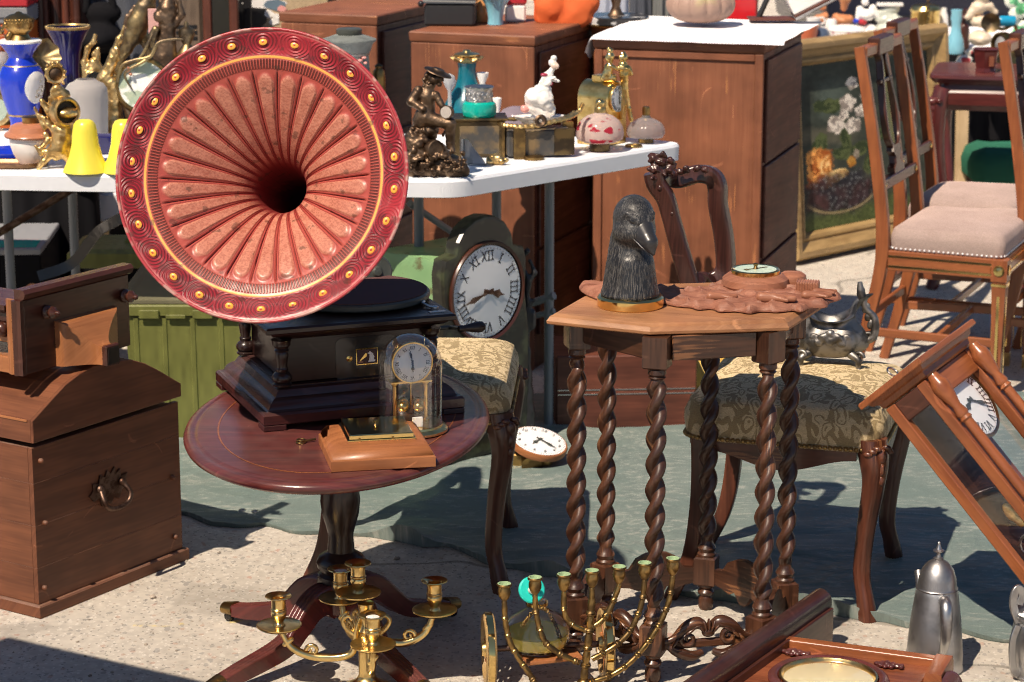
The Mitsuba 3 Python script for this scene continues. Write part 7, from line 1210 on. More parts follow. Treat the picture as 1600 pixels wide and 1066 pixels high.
part(c, 'head', SC([((866, 102, -4), (6, 7, 6)), ((870, 103, -7), (3.4, 4.4, 3.6))], .8, 2), 'porcelain_skin', smooth=True); part(c, 'hair', SC([((863, 98, -1), (6.5, 7, 6)), ((865, 91, -2), (5, 4.5, 5))], .8, 2, .5, 150.), 'white_glaze', smooth=True); part(c, 'sash', SC([((850, 116, -8), (6, 4, 3)), ((856, 130, -8), (8, 3, 4))], .9, 2), 'ruby_glaze', smooth=True); part(c, 'rose', SC([((820, 170, -4), (7, 7, 6)), ((817, 167, -6), (3, 3, 3))], .9, 2, .5, 140.), 'painted_pink', smooth=True)
spot(948, 226); c = thing('gilt_mantel_clock', 'gold drum mantel clock with two small figures on top, before the orange-brown cabinet', 'clock'); k_ = KP[0]
gn = unit((.80, -.60, 0)); gx = V(.60, .80, 0); MM = BAS(V(14, 0, 0) * k_, gx, -gn, V(0, 0, 1)); hw_ = 27 * k_; hz = 72 * k_; od = [(-hw_, 0), (hw_, 0), (hw_, hz)] + [(hw_ * math.cos(t), hz + hw_ * math.sin(t)) for t in np.radians(np.arange(10, 180, 10))] + [(-hw_, hz)]
od = np.array(od); part(c, 'case', loft([np.column_stack([q[:, 0], np.full(len(q), y), q[:, 1]]) for q, y in ((offp(od, -2 * k_), -2 * k_), (od, 0), (od, 54 * k_), (offp(od, -2 * k_), 56 * k_))][::-1]), 'bright_gold', smooth=30, M=MM)
DMg = MM @ BAS(V(0, -2.5 * k_, hz), V(1, 0, 0), V(0, 0, 1), V(0, -1, 0)); dial(c, DMg, 21 * k_, 'bright_gold', hands=(0, 170), num=.22, face='blue_enamel', hand='moss_metal')
for y in (14, 24, 34): part(c, 'pilaster', box((-hw_ - 2.5 * k_, (y - 3) * k_, 2 * k_), (-hw_ - .2 * k_, (y + 3) * k_, 46 * k_), .001), 'gilt', M=MM)
part(c, 'plinth', box((-10 * k_, 14 * k_, hz + hw_ - 4 * k_), (10 * k_, 40 * k_, hz + hw_ + 8 * k_), .002), 'bright_gold', M=MM)
part(c, 'figure', SC([((948, 116, 0), (950, 106, 0), 8, 7), ((950, 106, 0), (952, 98, 0), 6, 4), ((951, 91, 0), (952, 89, 0), 7, 7), ((952, 80, 0), (950, 77, 0), 5, 3), ((954, 104, -4), (964, 108, -4), 3.4, 3), ((944, 122, 0), (956, 122, 0), 7, 7)], .9, 2, .6, 130.), 'bright_gold', smooth=True)
part(c, 'figure', SC([((972, 92, 0), (973, 90, 0), 6.4, 6.4), ((972, 102, 0), (974, 118, 0), 7, 7), ((966, 106, -5), (978, 108, -6), 3.4, 3.2), ((980, 106, 0), (985, 116, 0), 4, 3), ((974, 118, 0), (976, 140, 0), 7, 5), ((976, 140, 0), (982, 170, 0), 5, 3.2), ((982, 170, 0), (986, 188, 0), 3.4, 3.4), ((976, 140, 2), (972, 186, 4), 4.5, 3)] + clutter([(972, 86), (976, 90), (968, 90), (970, 84)], 2, 3, 3, 2), .9, 2, .6, 130.), 'bright_gold', smooth=True)
spot(937, 236); c = thing('pink_lamp_font', 'glass lamp font painted with pink flowers on a dark metal foot', 'lamp'); k_ = KP[0]
part(c, 'font', LP([(14, 224), (26, 222), (36, 217), (38, 210), (36, 198), (30, 188), (20, 181), (10, 178), (8, 174), (7, 174)], 48), 'pink_glass', smooth=40); part(c, 'foot', LP([(0, 236), (16, 236), (16.5, 234), (16, 225), (14, 223.5), (0, 223)], 36), 'brass_dark', smooth=40); part(c, 'burner', LP([(0, 177), (9, 177), (9, 170), (7, 167), (8, 161), (6, 157), (3, 155), (0, 154.5)], 28), 'brass', smooth=40)
spot(1009, 223); c = thing('clear_lamp_font', 'clear ribbed glass lamp font with a brass neck near the table corner', 'lamp'); th = np.arange(80) * 2 * np.pi / 80; k_ = KP[0]
part(c, 'font', loft([np.stack([r * (1 + .012 * np.cos(20 * th)) * np.cos(th) * k_, r * (1 + .012 * np.cos(20 * th)) * np.sin(th) * k_, np.full(80, (223 - y) * k_)], 1) for r, y in ((11, 216), (27, 214), (30, 209), (29, 200), (24, 192), (15, 187), (7, 184), (6, 180))], cap=False), 'clear_font', smooth=40); part(c, 'foot', LP([(0, 223), (12, 223), (12, 217), (10, 216), (0, 216)], 32), 'brass_old', smooth=40); part(c, 'neck', LP([(0, 185), (7, 185), (6, 180), (6.5, 172), (5.5, 167), (0, 166)], 24), 'brass_old', smooth=40)
spot(990, 230); solo('brass_ring', 'small flat brass ring lying between the two glass lamp fonts', 'ring', torus(12 * KP[0], 1.8 * KP[0], 30, 8), 'brass_old', smooth=True, M=TR(0, 0, .003))
spot(548, 210); c = thing('stone_jar', 'grey-green lidded stoneware jar with a sloping shoulder, right of the horn top', 'jar')
part(c, 'body', LP([(0, 210), (28, 210), (32, 190), (33, 140), (31, 110), (30, 88), (31, 82), (33, 80), (36, 70), (42, 64), (42, 62), (22, 55), (0, 54)], 48), 'stone_grey', smooth=35); part(c, 'lid', LP([(0, 55), (19, 55), (20, 52), (20, 47), (17, 45), (0, 45)], 36), 'moss_metal', smooth=40); part(c, 'band', LP([(30.5, 86), (31.2, 86), (31.5, 83), (30.8, 82.5)], 48), 'pewter', smooth=40); part(c, 'flower', SC([((566, 92, -26), (4, 6, 2)), ((572, 88, -24), (4, 4, 2)), ((574, 96, -24), (3, 6, 2))], .9, 2), 'painted_pink', smooth=True)
spot(593, 205); solo('small_brass_jar', 'little brass jar between the stone jar and the worn cabinet', 'jar', LP([(0, 205), (10, 205), (11, 170), (10, 122), (9, 112), (5, 107), (7, 104), (4, 101), (0, 100)], 28), 'brass_old', smooth=40)
fr()
# ------------------------------------------------------------------ things on and behind the cabinets, far stalls
def stand_at(px, py, Y):                                     # like spot(), at a known distance
    q = A(px, py, Y); KP[0] = ((q - V(0, 0, CAM_H)) @ CF) / CAM_F; KP.append((px, py)); fr(TR(*q)); return q
def slabpx(name, label, cat_, x0, x1, ytop, Y, bsdf, dep=.3, z0=0., smooth=False, rz=0, bev=.006):
    a, b = A(x0, 30, Y), A(x1, 30, Y); t = A(x0, ytop, Y)[2]; fr(TR((a[0] + b[0]) / 2, Y, 0, rz=rz)); w = (b[0] - a[0]) / 2
    return w, t
w, t = slabpx('', '', '', 42, 124, -60, 7.7, ''); c = thing('wardrobe', 'dark brown wardrobe with ribbed upright mouldings, behind the navy vase', 'wardrobe')
part(c, 'carcass', box((-w, 0, 0), (w, .4, t), .004), 'cabinet_dark', grain='z')
for i, x in enumerate((-.9, -.5, -.28, .1, .5, .88)): part(c, 'moulding', tube([(x * w, -.002, 0), (x * w, -.002, t)], .012 + .006 * (i % 2), 10), 'walnut' if i % 2 else 'cabinet_dark', smooth=40, grain='z')
for i, (y0, y1, m, l) in enumerate(((-40, 12, 'red_board', 'red carton at the top left corner, above a grey one'), (12, 39, 'grey_board', 'grey carton at the top left corner, between the red and orange ones'), (39, 112, 'orange_board', 'orange carton at the left edge behind the lamp burner'))):
    a, b, zt, zb_ = A(-60, 0, 7.5)[0], A(43, 0, 7.5)[0], A(0, y0, 7.5)[2], A(0, y1, 7.5)[2] + .002; fr(); c = thing('carton', l, 'carton'); part(c, 'box', box((a, 7.5, 0 if i == 2 else zb_), (b - .004 * i, 7.85, zt - .001), .004), m); part(c, 'flap', box((a - .002, 7.494, zt - .03), (b - .004 * i + .002, 7.4995, zt - .002), .001), m)
w, t = slabpx('', '', '', 118, 262, -60, 7.95, ''); c = thing('slate_coat', 'slate grey hanging coat behind the gilt figures', 'coat')
def drape(w, z0, z1, d, n, amp, seed):                      # hanging cloth with folds, closed body
    x = np.linspace(-1, 1, 60); rg = []
    for z in np.linspace(z0, z1, 26):
        f = (z1 - z) / (z1 - z0); y = -d * np.sqrt(np.clip(1 - x ** 4, 0, 1)) - amp * (.4 + f) * np.sin(x * n + 2 * np.sin(z * 5 + seed)) * (1 - x ** 4); rg.append(np.vstack([np.column_stack([x * w * (.92 + .08 * f), y, np.full(60, z)]), np.column_stack([x[::-1] * w * (.92 + .08 * f), np.full(60, d * .4), np.full(60, z)])]))
    return loft(rg)
part(c, 'cloth', drape(w, .02, t, .06, 12, .014, 1), 'slate_cloth', smooth=60); part(c, 'collar', box((-w * .4, -.09, t - .06), (w * .4, -.05, t - .02), .01), 'slate_cloth')
fr(); q = stand_at(160, 120, 7.7); c = thing('black_bag', 'big black bag hanging behind the small gold clock case', 'bag')
part(c, 'bag', SC([((160, 60, 0), (34, 62, 22)), ((165, 20, 0), (28, 18, 18)), ((160, 110, 0), (36, 40, 24))], 3., 16, 2.5, 14.), 'dark_cloth', smooth=True); part(c, 'strap', tube([px3(140, 20, -6), px3(146, -30, 0), px3(170, -40, 0), px3(184, 20, -6)], [.012] * 4, 8, 5), 'dark_cloth', smooth=True)
w, t = slabpx('', '', '', 262, 316, -50, 7.9, ''); c = thing('radio_cabinet', 'old wooden radio cabinet with three dark slots, above the horn on the left', 'cabinet'); part(c, 'case', box((-w, 0, 0), (w, .3, t), .01), 'weathered_wood', grain='z')
for py in (42, 51, 60): z = A(290, py, 7.9)[2]; part(c, 'slot', box((-w * .55, -.0025, z - .006), (w * .7, -.0005, z + .006), .0005), 'black_paint')
def panel_pic(label, x0, x1, Y, framem, fieldm, name='picture', rz=0):
    w, t = slabpx('', '', '', x0, x1, -70, Y, '', rz=rz); c = thing(name, label, 'picture'); f = .028
    for nm, a, b in (('frame_side', (-w, 0, 0), (-w + f, .03, t)), ('frame_side', (w - f, 0, 0), (w, .03, t)), ('frame_rail', (-w + f, 0, t - f), (w - f, .03, t)), ('frame_rail', (-w + f, 0, 0), (w - f, .03, f))): part(c, nm, box(a, b, .004), framem, grain='z')
    part(c, 'field', box((-w + f, .008, f), (w - f, .02, t - f), .001), fieldm); return c, w, t
c, w, t = panel_pic('dark glazed picture in a brown frame, just left of the thin upright pole', 317, 372, 7.85, 'cabinet_dark', 'dark_picture')
q = A(377, 40, 7.6); solo('wooden_pole', 'thin pale wooden pole standing behind the top of the horn', 'pole', tube([(q[0], 7.6, 0), (q[0] + .004, 7.6, 1.25)], .008, 10), 'honey_wood', smooth=40, grain='z')
fr(); c, w, t = panel_pic('large beige painted canvas with pale flowers, behind the horn top', 380, 526, 8.0, 'black_paint', 'canvas_beige')
g = np.random.default_rng(8)
for i, (px, py, rx, rz_, m) in enumerate(((392, 20, 30, 40, 'black_paint'), (415, 6, 36, 9, 'paper_white'), (430, 8, 20, 10, 'blue_grey'), (420, 22, 8, 7, 'paper_white'), (428, 34, 9, 6, 'paper_white'), (448, 40, 10, 6, 'paper_white'), (440, 14, 8, 5, 'painted_pink'), (432, 26, 7, 5, 'paper_white'))):
    k = KP[0] * 8 / 7.7; x = A(px, py, 8.0); p_ = [(rx * .0021 * (.75 + .3 * g.uniform()) * math.cos(t_), rz_ * .0021 * (.75 + .3 * g.uniform()) * math.sin(t_)) for t_ in np.linspace(0, 2 * np.pi, 14, endpoint=False)]
    part(c, 'painted_patch', mv(prism(np.array(p_), .0, .0008 + .0006 * i), x[0] - FRM[0][0, 3], .0075, x[2], rx=90), m)
c, w, t = panel_pic('beige painted canvas with a dark hooded shape, behind the worn cabinets', 527, 640, 7.98, 'canvas_beige', 'canvas_beige')
for i, (pts, m) in enumerate(((((553, 42), (556, 28), (562, 14), (572, 8), (582, 10), (590, 22), (598, 12), (606, -8), (612, -8), (610, 42)), 'charcoal'), (((568, -20), (585, -22), (588, 6), (578, 10), (566, 6)), 'charcoal'), (((547, 40), (546, 20), (550, 2), (556, -12), (558, 6), (552, 36)), 'brown_red'), (((612, 42), (611, -20), (630, -20), (631, 42)), 'grey_board'))):
    pp = np.array([(A(x, y, 7.98)[0] - FRM[0][0, 3], A(x, y, 7.98)[2]) for x, y in pts]); part(c, 'painted_patch', mv(prism(pp, 0, .001 + .0005 * i), 0, .0075, 0, rx=90), m)
w, t = slabpx('', '', '', 636, 668, -60, 8.4, ''); c = thing('pink_screen', 'pale pinkish folding screen panel left of the dark box', 'screen'); part(c, 'panel', box((-w, 0, .02), (w, .02, t), .003), 'pinkish_plaster'); part(c, 'stile', box((-w - .012, -.004, 0), (-w - .001, .024, t + .01), .003), 'cabinet_dark', grain='z')
fr(LC1); part('dark_cabinet', 'shelf_edge', box((.0, -.004, .80), (.02, -.0005, .83), .001), 'cabinet_back', grain='x')
# on the worn cabinet
fr(LC2); ZC = .966
def on2(px, py): return G(px, py, ZC)
q = on2(702, 41); fr(TR(q[0], q[1], ZC, rz=-4)); k = .00178; c = thing('dark_coffer', 'black domed coffer with a knob on the worn brown cabinet', 'coffer'); part(c, 'body', box((-41 * k, 0, 0), (41 * k, 60 * k, 36 * k), .006), 'iron_dark'); part(c, 'lid', loft([np.column_stack([np.full(12, x), 29 * k - 31 * k * np.cos(np.linspace(0, np.pi, 12)), 36.5 * k + 15 * k * np.sin(np.linspace(0, np.pi, 12))])[::-1] for x in (-43 * k, 43 * k)]), 'blue_black', smooth=30); part(c, 'knob', ball((-46 * k, -2 * k, 36 * k), 5 * k, 2), 'black_glaze', smooth=True)
KPl = k; q = on2(774, 38); fr(TR(q[0], q[1], ZC)); th = np.arange(48) * 2 * np.pi / 48
solo('ruffled_vase', 'pale blue ruffled glass vase on the worn brown cabinet, beside the orange cloth', 'vase', loft([np.stack([r * (1 + wv_ * np.cos(7 * th)) * np.cos(th) * k, r * (1 + wv_ * np.cos(7 * th)) * np.sin(th) * k, (z + 14 * wv_ * np.cos(7 * th)) * k], 1) for r, z, wv_ in ((0, 0, 0), (13, 0, 0), (12, 10, .02), (15, 28, .05), (21, 40, .12), (26, 45, .2), (22, 42, .18), (13, 26, .05), (0, 8, 0))]), 'sky_glaze', smooth=50)
q = on2(752, 37); fr(TR(q[0], q[1] + .05, ZC)); KP[0] = k; KP.append((752, 37)); solo('painted_jug', 'orange and cream painted jug half hidden by the ruffled vase', 'jug', LP([(0, 37), (10, 37), (14, 28), (14, 14), (9, 4), (10, -4), (0, -4)], 32), 'amber_cream', smooth=40)
q = on2(806, 37); fr(TR(q[0], q[1] + .04, ZC)); KP[0] = k; KP.append((806, 37)); c = thing('china_box', 'white china box with a red lid between the ruffled vase and orange cloth', 'box'); part(c, 'box', box((-18 * k, 0, 0), (17 * k, 30 * k, 28 * k), .006), 'white_glaze'); part(c, 'lid', box((-19 * k, -1 * k, 28.5 * k), (18 * k, 31 * k, 44 * k), .006), 'red_board')
q = on2(872, 38); fr(TR(q[0] + .02, q[1] + .08, ZC)); KP[0] = k; KP.append((872, 38)); solo('orange_cloth', 'bundle of bright orange cloth heaped on the worn brown cabinet', 'cloth', SC([((866, 20, 0), (46, 22, 36)), ((872, 0, 6), (52, 26, 34)), ((848, 12, -16), (26, 20, 22)), ((890, 22, -12), (30, 14, 24)), ((905, 4, 4), (24, 26, 26)), ((850, -20, 4), (40, 24, 30)), ((868, 34, -20), (34, 4, 14))], 2.2, 9, 5., 18., 4), 'orange_cloth', smooth=True)
q = stand_at(962, 50, 7.25); c = thing('marble_stand', 'round dark marble slab with gilt edge on a wooden column, right of the orange cloth', 'stand'); part(c, 'slab', LP([(0, 37), (48, 37), (52, 35), (52, 26), (50, 24), (0, 24)], 48), 'marble_dark', smooth=30); part(c, 'gilt_edge', LP([(46, 39.5), (50, 39), (52.5, 37.2), (46, 37.2)], 48), 'gilt', smooth=40); part(c, 'column', LP([(0, 520), (44, 520), (44, 500), (36, 490), (36, 60), (40, 42), (46, 39.6), (0, 39.6)], 32), 'honey_wood', smooth=30, grain='z'); part(c, 'pedestal', LP([(0, 23.8), (14, 23.8), (10, 20), (6, 10), (9, -4), (16, -14), (16, -30), (0, -30)], 28), 'bronze', smooth=40)
# pumpkin on the white cloth
q = G(1095, 46, .965); fr(TR(q[0], q[1] + .02, .982)); k = .00172; th = np.arange(144) * 2 * np.pi / 144; rg = [np.array([(.001 * math.cos(t_), .001 * math.sin(t_), 0) for t_ in th])]
for s in np.linspace(.12, 2.9, 26): r = 58 * math.sin(s) ** .72; R = r * (1 - .075 * np.abs(np.sin(5.5 * th)) ** -.0 * (1 - np.abs(np.sin(6.5 * th))) ** 2.2); rg.append(np.stack([R * np.cos(th) * k, R * np.sin(th) * k, np.full(144, (31 - 31 * math.cos(s) ) * k) + .004 * math.sin(s) * 0], 1))
c = thing('pumpkin', 'large ribbed pinkish-brown pumpkin with green shoulders on the white cloth', 'pumpkin'); part(c, 'body', loft(rg), 'pumpkin_clay', smooth=70); part(c, 'stalk', tube([(0, 0, .10), (.004, 0, .118), (.016, 0, .135)], [.018, .011, .009], 10, 5), 'green_paint', smooth=True)
bq = (RC @ np.array([RW - .015, .47, .981, 1]))[:3]; fr(TR(*bq)); c = thing('white_board', 'white tilted tray-like board with a dark edge, on the right end of the white cloth', 'board')
M = BAS(V(-.0, .0, .014), V(.89, 0, .455), V(0, 1, 0), V(-.455, 0, .89)); part(c, 'board', box((-.0, -.04, .004), (.24, .05, .26), .003), 'paper_white', M=M); part(c, 'dark_edge', box((-.002, -.044, -.004), (.245, .054, .0035), .002), 'cabinet_dark', M=M); part(c, 'metal_edge', box((-.002, -.045, -.012), (.245, .055, -.0045), .002), 'steel', M=M)
part(c, 'prop', tube([(-.10, .03, 0), (-.03, .03, .16)], .008, 8), 'iron_dark', smooth=40); part(c, 'base_strip', box((-.13, -.03, 0), (.012, .06, .006), .002), 'cabinet_dark')
# ------------------------------------------------------------------ vehicles far behind
def car(label, x0, x1, Y, ht, bodym, lampx):
    a, b = A(x0, 20, Y)[0], A(x1, 20, Y)[0]; fr(TR((a + b) / 2, Y, 0)); w = (b - a) / 2; c = thing('parked_van', label, 'van')
    sec = lambda o: [(-w + .02 + o, .30 + o), (w - .02 - o, .30 + o), (w - o, .42), (w - o, .95), (w - .08 - o, ht - .06), (w - .16 - o, ht - o), (-w + .16 + o, ht - o), (-w + .08 + o, ht - .06), (-w + o, .95), (-w + o, .42)]
    part(c, 'body', loft([np.array([(p[0], y, p[1]) for p in sec(o)]) for y, o in ((0, .06), (.03, .02), (.1, 0), (2.4, 0), (2.6, .05))][::-1]), bodym, smooth=35); part(c, 'bumper', box((-w + .02, -.06, .34), (w - .02, -.005, .52), .02), 'black_paint'); part(c, 'rear_window', box((-w + .16, -.008, .98), (w - .16, -.002, ht - .12), .002), 'black_glaze')
    for s in (-1, 1):
        part(c, 'tail_lamp', box((s * (w - .15), -.012, .62), (s * (w - .015), .02, .93), .012), 'red_lamp'); k = part(c, 'wheel', mv(lathe([(0, -.1), (.28, -.1), (.31, -.07), (.31, .07), (.28, .1), (0, .1)], 36), s * (w - .12), .55, .312, ry=90), 'black_paint', smooth=40)
    return c
car('dark parked van with a red tail lamp showing right of the pumpkin', 985, 1188, 10.6, 1.7, 'blue_black', 1)
car('dark navy parked van behind the crowded china stall on the right', 1290, 1700, 11.9, 1.9, 'navy_paint', 1)
fr(); w, t = slabpx('', '', '', 985, 1046, -40, 7.6, ''); c = thing('grey_jacket', 'grey and dark jacket hung up left of the pumpkin', 'jacket'); part(c, 'left_side', mv(drape(w * .62, .5, t, .05, 7, .012, 2), -w * .42, 0, 0), 'slate_cloth', smooth=60); part(c, 'right_side', mv(drape(w * .5, .5, t, .05, 7, .012, 3), w * .55, -.02, 0), 'grey_cloth', smooth=60); part(c, 'rail', tube([(-w, .02, t - .01), (w, .02, t - .01)], .012, 8), 'iron_dark'); part(c, 'post', tube([(0, .03, 0), (0, .03, t)], .014, 8), 'iron_dark')
fr(); w, t = slabpx('', '', '', 905, 985, -40, 8.6, ''); c = thing('pale_sheet', 'pale bluish sheet hanging right of the orange cloth', 'cloth'); part(c, 'cloth', drape(w, .02, t, .04, 14, .012, 4), 'pale_cloth', smooth=60)
# ------------------------------------------------------------------ china stall behind the painting
TB = .64; fr(); c = thing('stall_table', 'dark-draped stall table crowded with china behind the painting', 'table'); xa, xb = A(1215, 66, 9.5)[0], A(1720, 66, 9.5)[0]
part(c, 'cloth_top', box((xa, 9.45, TB - .02), (xb, 10.2, TB), .006), 'linen_white'); part(c, 'skirt', loft([np.vstack([np.column_stack([np.linspace(xa, xb, 120), 9.46 + .012 * np.sin(np.linspace(0, 90, 120)) * f, np.full(120, z)]), np.column_stack([np.linspace(xb, xa, 120), np.full(120, 10.18), np.full(120, z)])]) for z, f in ((.01, 1.4), (.3, 1.), (TB - .0205, .2))]), 'dark_cloth', smooth=50)
def stall(px, py, prof, mat_, name, label, cat_, **k): spot(px, py, TB); return solo(name, label, cat_, LP(prof, 28, **k), mat_, smooth=40)
stall(1262, 72, [(0, 72), (11, 72), (13, 66), (15, 50), (16, 40), (14, 40), (12, 60), (0, 66)], 'terracotta_glaze', 'flower_pot', 'orange-red china pot at the left end of the stall', 'pot')
q = spot(1270, 66, TB); c = thing('white_cup', 'white cup with a ring handle above the orange-red china pot', 'cup'); part(c, 'cup', LP([(0, 66), (9, 66), (7, 50), (8, 42), (10, 36), (11, 28), (9, 28), (8, 38), (0, 40)], 28), 'white_glaze', smooth=40); part(c, 'handle', torus(5 * KP[0], 1.4 * KP[0], 20, 8), 'white_glaze', smooth=True, M=TR(13 * KP[0], 0, 33 * KP[0], rx=90))
stall(1280, 70, [(0, 70), (14, 70), (17, 64), (17, 56), (13, 48), (8, 44), (0, 44)], 'slate_glaze', 'ginger_jar', 'slate blue round jar with a white reserve, low at the stall front', 'jar'); stall(1298, 64, [(0, 64), (8, 64), (9, 52), (9, 34), (7, 30), (0, 30)], 'white_glaze', 'china_mug', 'little white and blue mug behind the slate blue jar', 'mug')
q = spot(1322, 69, TB); c = thing('soup_tureen', 'white lidded soup tureen painted with small flowers', 'tureen'); part(c, 'bowl', LP([(0, 69), (20, 69), (27, 64), (30, 56), (29, 49), (0, 49)], 40), 'white_glaze', smooth=40); part(c, 'lid', LP([(29, 49), (30, 47), (24, 42), (12, 39.5), (0, 39)], 40), 'white_glaze', smooth=40); part(c, 'flowers', cat([ball(V(29 * math.cos(t_), 29 * math.sin(t_), 14 + 5 * math.sin(7 * t_)) * KP[0], 2 * KP[0], 1) for t_ in np.arange(-2.8, -.4, .3)]), 'ruby_glaze', smooth=True, kind='stuff')
spot(1316, 60, TB); solo('wooden_bust', 'carved brown wooden bust of a woman among the china', 'bust', SC([((1316, 32, 4), (14, 18, 9)), ((1314, 52, 4), (13, 12, 9)), ((1306, 28, 0), (7, 9, 7)), ((1327, 30, 0), (6, 10, 6)), ((1317, 14, 0), (1318, 4, -1), 5, 7), ((1318, -2, -1), (8.5, 10, 8)), ((1324, 0, -7), (3, 4, 3)), ((1312, -6, 3), (8, 8, 7))], 1.1, 4), 'skin_clay', smooth=True)
spot(1284, 62, TB); solo('carved_hand', 'carved brown wooden animal left of the wooden bust', 'carving', SC([((1280, 30, 0), (10, 18, 7)), ((1288, 24, -3), (5, 14, 5)), ((1278, 50, 0), (9, 14, 8)), ((1284, 12, 0), (6, 6, 5))], 1.1, 4), 'skin_clay', smooth=True)
spot(1352, 66, TB); c = thing('china_couple', 'white china figure with red and blue skirt right of the wooden bust', 'figurine'); part(c, 'figure', SC([((1352, 24, 0), (14, 18, 9)), ((1342, 16, 0), (1338, 34, -3), 6, 4), ((1362, 14, 0), (1370, 26, -3), 6, 4), ((1350, 4, 0), (6, 7, 6)), ((1360, 46, 0), (9, 22, 8)), ((1346, 52, 0), (10, 16, 8))], 1.1, 3, .9, 80.), 'white_glaze', smooth=True); part(c, 'skirt', SC([((1346, 34, -5), (7, 9, 5))], 1.1, 2), 'red_board', smooth=True); part(c, 'blue_coat', SC([((1336, 33, -5), (5, 7, 4))], 1.1, 2), 'blue_glaze', smooth=True)
spot(1392, 66, TB); c = thing('china_swan', 'pale grey-green china swan pouring vessel on the stall', 'vessel'); part(c, 'body', SC([((1392, 46, 0), (26, 18, 14)), ((1385, 30, 0), (20, 12, 10)), ((1376, 22, 0), (1398, 14, 0), 8, 6), ((1398, 34, -6), (16, 10, 8)), ((1392, 62, 0), (18, 5, 10))], 1.3, 4, 1.6, 60.), 'pale_celadon', smooth=True); part(c, 'tray', box(px3(1368, 10, 6), px3(1408, 5, -10), .002), 'white_glaze')
q = spot(1444, 68, TB); c = thing('brass_drum', 'large brass drum with a hanging chain and ring, in the middle of the stall', 'drum'); part(c, 'drum', LP([(0, 68), (22, 68), (23, 64), (22, 58), (22.5, 20), (24, 16), (21, 10), (16, 8), (0, 8)], 40), 'bright_gold', smooth=35); part(c, 'chain', cat([mv(torus(2.2 * KP[0], .8 * KP[0], 10, 5), *px3(1443 + .8 * (i % 2), -8 + 4 * i, -24), rx=90 if i % 2 else 0, ry=0 if i % 2 else 90) for i in range(13)]), 'brass_old', smooth=True, kind='stuff'); part(c, 'ring', mv(torus(6 * KP[0], 1.4 * KP[0], 20, 6), *px3(1445, 50, -25), rx=90), 'brass_old', smooth=True)
stall(1473, 66, [(0, 66), (8, 66), (8, 40), (7, 26), (4, 18), (4, 13), (0, 13)], 'white_glaze', 'white_flask', 'white china flask with a red mark beside the pale blue vase', 'flask'); stall(1492, 84, [(0, 84), (12, 84), (14, 76), (12, 62), (8, 50), (7, 38), (9, 30), (8, 20), (9, 16), (7, 16), (0, 22)], 'sky_glaze', 'pale_blue_vase', 'slender pale blue vase at the painting frame corner', 'vase')
spot(1505, 74, TB); solo('carved_box', 'small carved brown upright box between the pale blue vase and cream figure', 'box', SC([((1504, 44, 0), (1505, 70, 0), 9, 10), ((1504, 28, 0), (7, 12, 6)), ((1506, 18, 0), (4, 8, 4))], 1.2, 3, 1., 80.), 'walnut', smooth=True, grain='z')
spot(1530, 84, TB); solo('cream_figure', 'cream china figure in a draped hat, beside the carbide lamp', 'figurine', SC([((1530, 60, 0), (18, 26, 12)), ((1528, 34, 0), (15, 18, 10)), ((1526, 12, 0), (13, 14, 10)), ((1514, 20, -4), (1508, 28, -6), 7, 4), ((1542, 10, 0), (1552, 20, 0), 7, 4), ((1530, -6, 0), (16, 12, 10))], 1.4, 5, 1.8, 50.), 'ivory', smooth=True)
fr(); zt_ = STM[2]
def on_stand(px, py): q = G(px, py, zt_ + .001); KP[0] = ((q - V(0, 0, CAM_H)) @ CF) / CAM_F; fr(TR(q[0], q[1], zt_ + .001)); KP.append((px, py))
on_stand(1540, 112); c = thing('hexagonal_box', 'dark red faceted wooden box standing on the carved plant stand', 'box'); part(c, 'body', ploft(ngon(6, 22 * KP[0], 12), [(-4 * KP[0], 0), (-5 * KP[0], 6 * KP[0]), (-1 * KP[0], 32 * KP[0]), (1 * KP[0], 36 * KP[0]), (-2 * KP[0], 36.5 * KP[0]), (-5 * KP[0], 20 * KP[0])]), 'mahogany_red', grain='z'); part(c, 'inlay', mv(box((-4 * KP[0], -.002, 10 * KP[0]), (4 * KP[0], 0, 26 * KP[0]), .0005), 5 * KP[0], -18.5 * KP[0], 0), 'red_brown')
q = stand_at(1574, 118, 8.25); c = thing('carbide_lamp', 'old brass carbide lamp with round reflector and glass lens, upper right', 'lamp'); k_ = KP[0]
part(c, 'tank', LP([(0, 118), (20, 118), (21, 112), (18, 104), (17, 96), (13, 90), (12, 80), (0, 80)], 32), 'brass_old', smooth=40); part(c, 'lamp_body', lathe([(0, -20 * k_), (16 * k_, -18 * k_), (20 * k_, 0), (19 * k_, 10 * k_), (16 * k_, 10 * k_), (15 * k_, -6 * k_)], 36), 'brass_old', smooth=40, M=zto((-.86, -.5, .05), px3(1566, 70, 0))); part(c, 'lens', lathe([(0, 12 * k_), (10 * k_, 9 * k_), (15.5 * k_, 4 * k_)], 32), 'milk_glass', smooth=40, M=zto((-.86, -.5, .05), px3(1566, 70, 0))); part(c, 'reflector', lathe([(0, -5 * k_), (10 * k_, -3 * k_), (14.5 * k_, 0), (15 * k_, 1 * k_), (10 * k_, -1 * k_), (0, -3 * k_)], 36), 'brass_dark', smooth=40, M=zto((-.3, -.94, .1), px3(1544, 36, -2))); part(c, 'blue_tank', mv(lathe([(0, -12 * k_), (7 * k_, -12 * k_), (8 * k_, -9 * k_), (8 * k_, 9 * k_), (7 * k_, 12 * k_), (0, 12 * k_)], 24), *px3(1570, 33, 0), ry=90), 'cyan_glaze', smooth=40); part(c, 'frame', tube([px3(1552, 44, 2), px3(1566, 46, 4), px3(1582, 40, 2), px3(1586, 60, 2), px3(1580, 84, 2)], [2.5 * k_] * 5, 8, 5), 'brass_old', smooth=True)
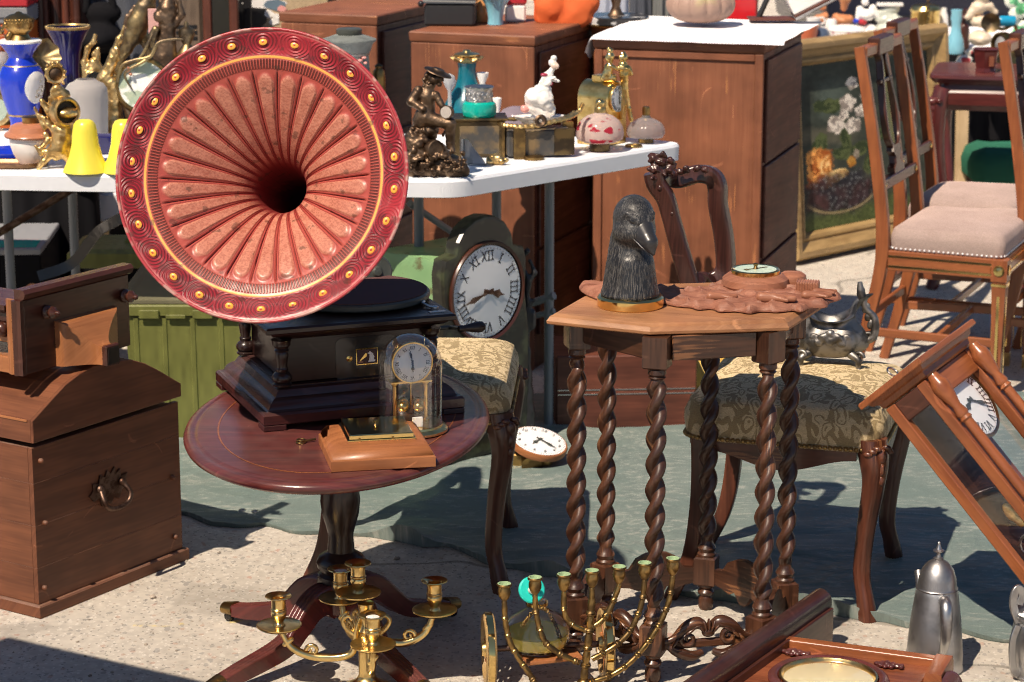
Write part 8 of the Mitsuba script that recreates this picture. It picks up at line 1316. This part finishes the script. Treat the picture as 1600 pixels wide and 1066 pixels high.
spot(1590, 66, TB); solo('china_bouquet', 'white and green china flower bouquet at the top right corner', 'ornament', SC(clutter([(1580, 20), (1588, 10), (1594, 24), (1584, 34), (1596, 40), (1576, 6), (1590, 50), (1602, 14), (1600, 56), (1582, 58), (1576, 0)], 7, 11, 21, 4), 1.3, 2.5, 1.5, 60.), 'green_white', smooth=True)
spot(1508, 80, TB); solo('china_clown', 'little white china clown with blue and red clothes right of the painting frame', 'figurine', SC([((1508, 94, 0), (12, 14, 8)), ((1500, 98, -3), (7, 12, 5)), ((1514, 82, 0), (6, 6, 5))], 1.2, 3, 1., 70.), 'harlequin', smooth=True)
# under and beside the plant stand
q = A(1575, 280, 8.6); fr(TR(q[0], 8.55, 0)); c = thing('velvet_stool', 'dark green velvet stool seen through the legs of the plant stand', 'stool'); zt = A(1575, 222, 8.6)[2]; part(c, 'seat', ploft(rrect(-.16, -.14, .16, .14, .05), [(-.01, zt - .12), (0, zt - .11), (.004, zt - .06), (-.01, zt - .02), (-.05, zt)]), 'green_velvet', smooth=50)
for sx in (-1, 1):
    for sy in (-1, 1): part(c, 'leg', tube([(sx * .13, sy * .11, 0), (sx * .13, sy * .11, zt - .12)], .016, 10), 'walnut', smooth=40, grain='z')
q = A(1494, 280, 8.75); fr(TR(q[0], 8.62, 0, rx=-6)); solo('pale_plank', 'pale planed plank standing on end between the painting and plant stand', 'plank', box((-.022, 0, 0), (.022, .03, .56), .003), 'pale_wood', grain='z')
# dark crates under the white table
fr(); 
for x0, x1, yt, Y, l in ((-60, 150, 296, 7.15, 'black cloth-covered crate under the left end of the white table'), (152, 420, 300, 7.5, 'black cloth-covered crate behind the small cream chair')):
    w, t = slabpx('', '', '', x0, x1, yt, Y, ''); c = thing('covered_crate', l, 'crate'); part(c, 'cloth', drape(w, .01, t, .05, 16, .012, x0), 'dark_cloth', smooth=60); part(c, 'lid_board', box((-w, -.05, t + .0005), (w, .3, t + .012), .003), 'dark_cloth')
# a plain cupboard out of the picture whose shadow crosses the lower left corner
fr(TR(-1.30, 3.62, 0, rz=-30)); c = thing('plain_cupboard', 'plain brown cupboard just outside the picture, its shadow crossing the lower left corner', 'cupboard'); part(c, 'body', box((-.26, -.2, .03), (.26, .16, 1.02), .004), 'chest_wood', grain='z'); part(c, 'top', box((-.28, -.22, 1.0205), (.28, .18, 1.05), .004), 'chest_wood', grain='x'); part(c, 'plinth', box((-.25, -.19, 0), (.25, .15, .0295), .002), 'chest_wood', grain='x')
fr()
for pre, grp in (('dining_chair', 'lyre-backed dining chairs with mauve seats'), ('upholstered_chair', 'carved chairs with floral seats'), ('yellow_shade', 'yellow glass lamp shades'), ('metal_bracket', 'grey metal brackets by the caskets'), ('carton', 'coloured cartons stacked at the top left'), ('covered_crate', 'cloth-covered crates under the white table'), ('parked_van', 'dark vans parked behind the stalls')):
    for key in [k for k in labels if k == pre or k[:len(pre) + 1] == pre + '_' and k[len(pre) + 1:].isdigit()]: labels[key]['group'] = grp
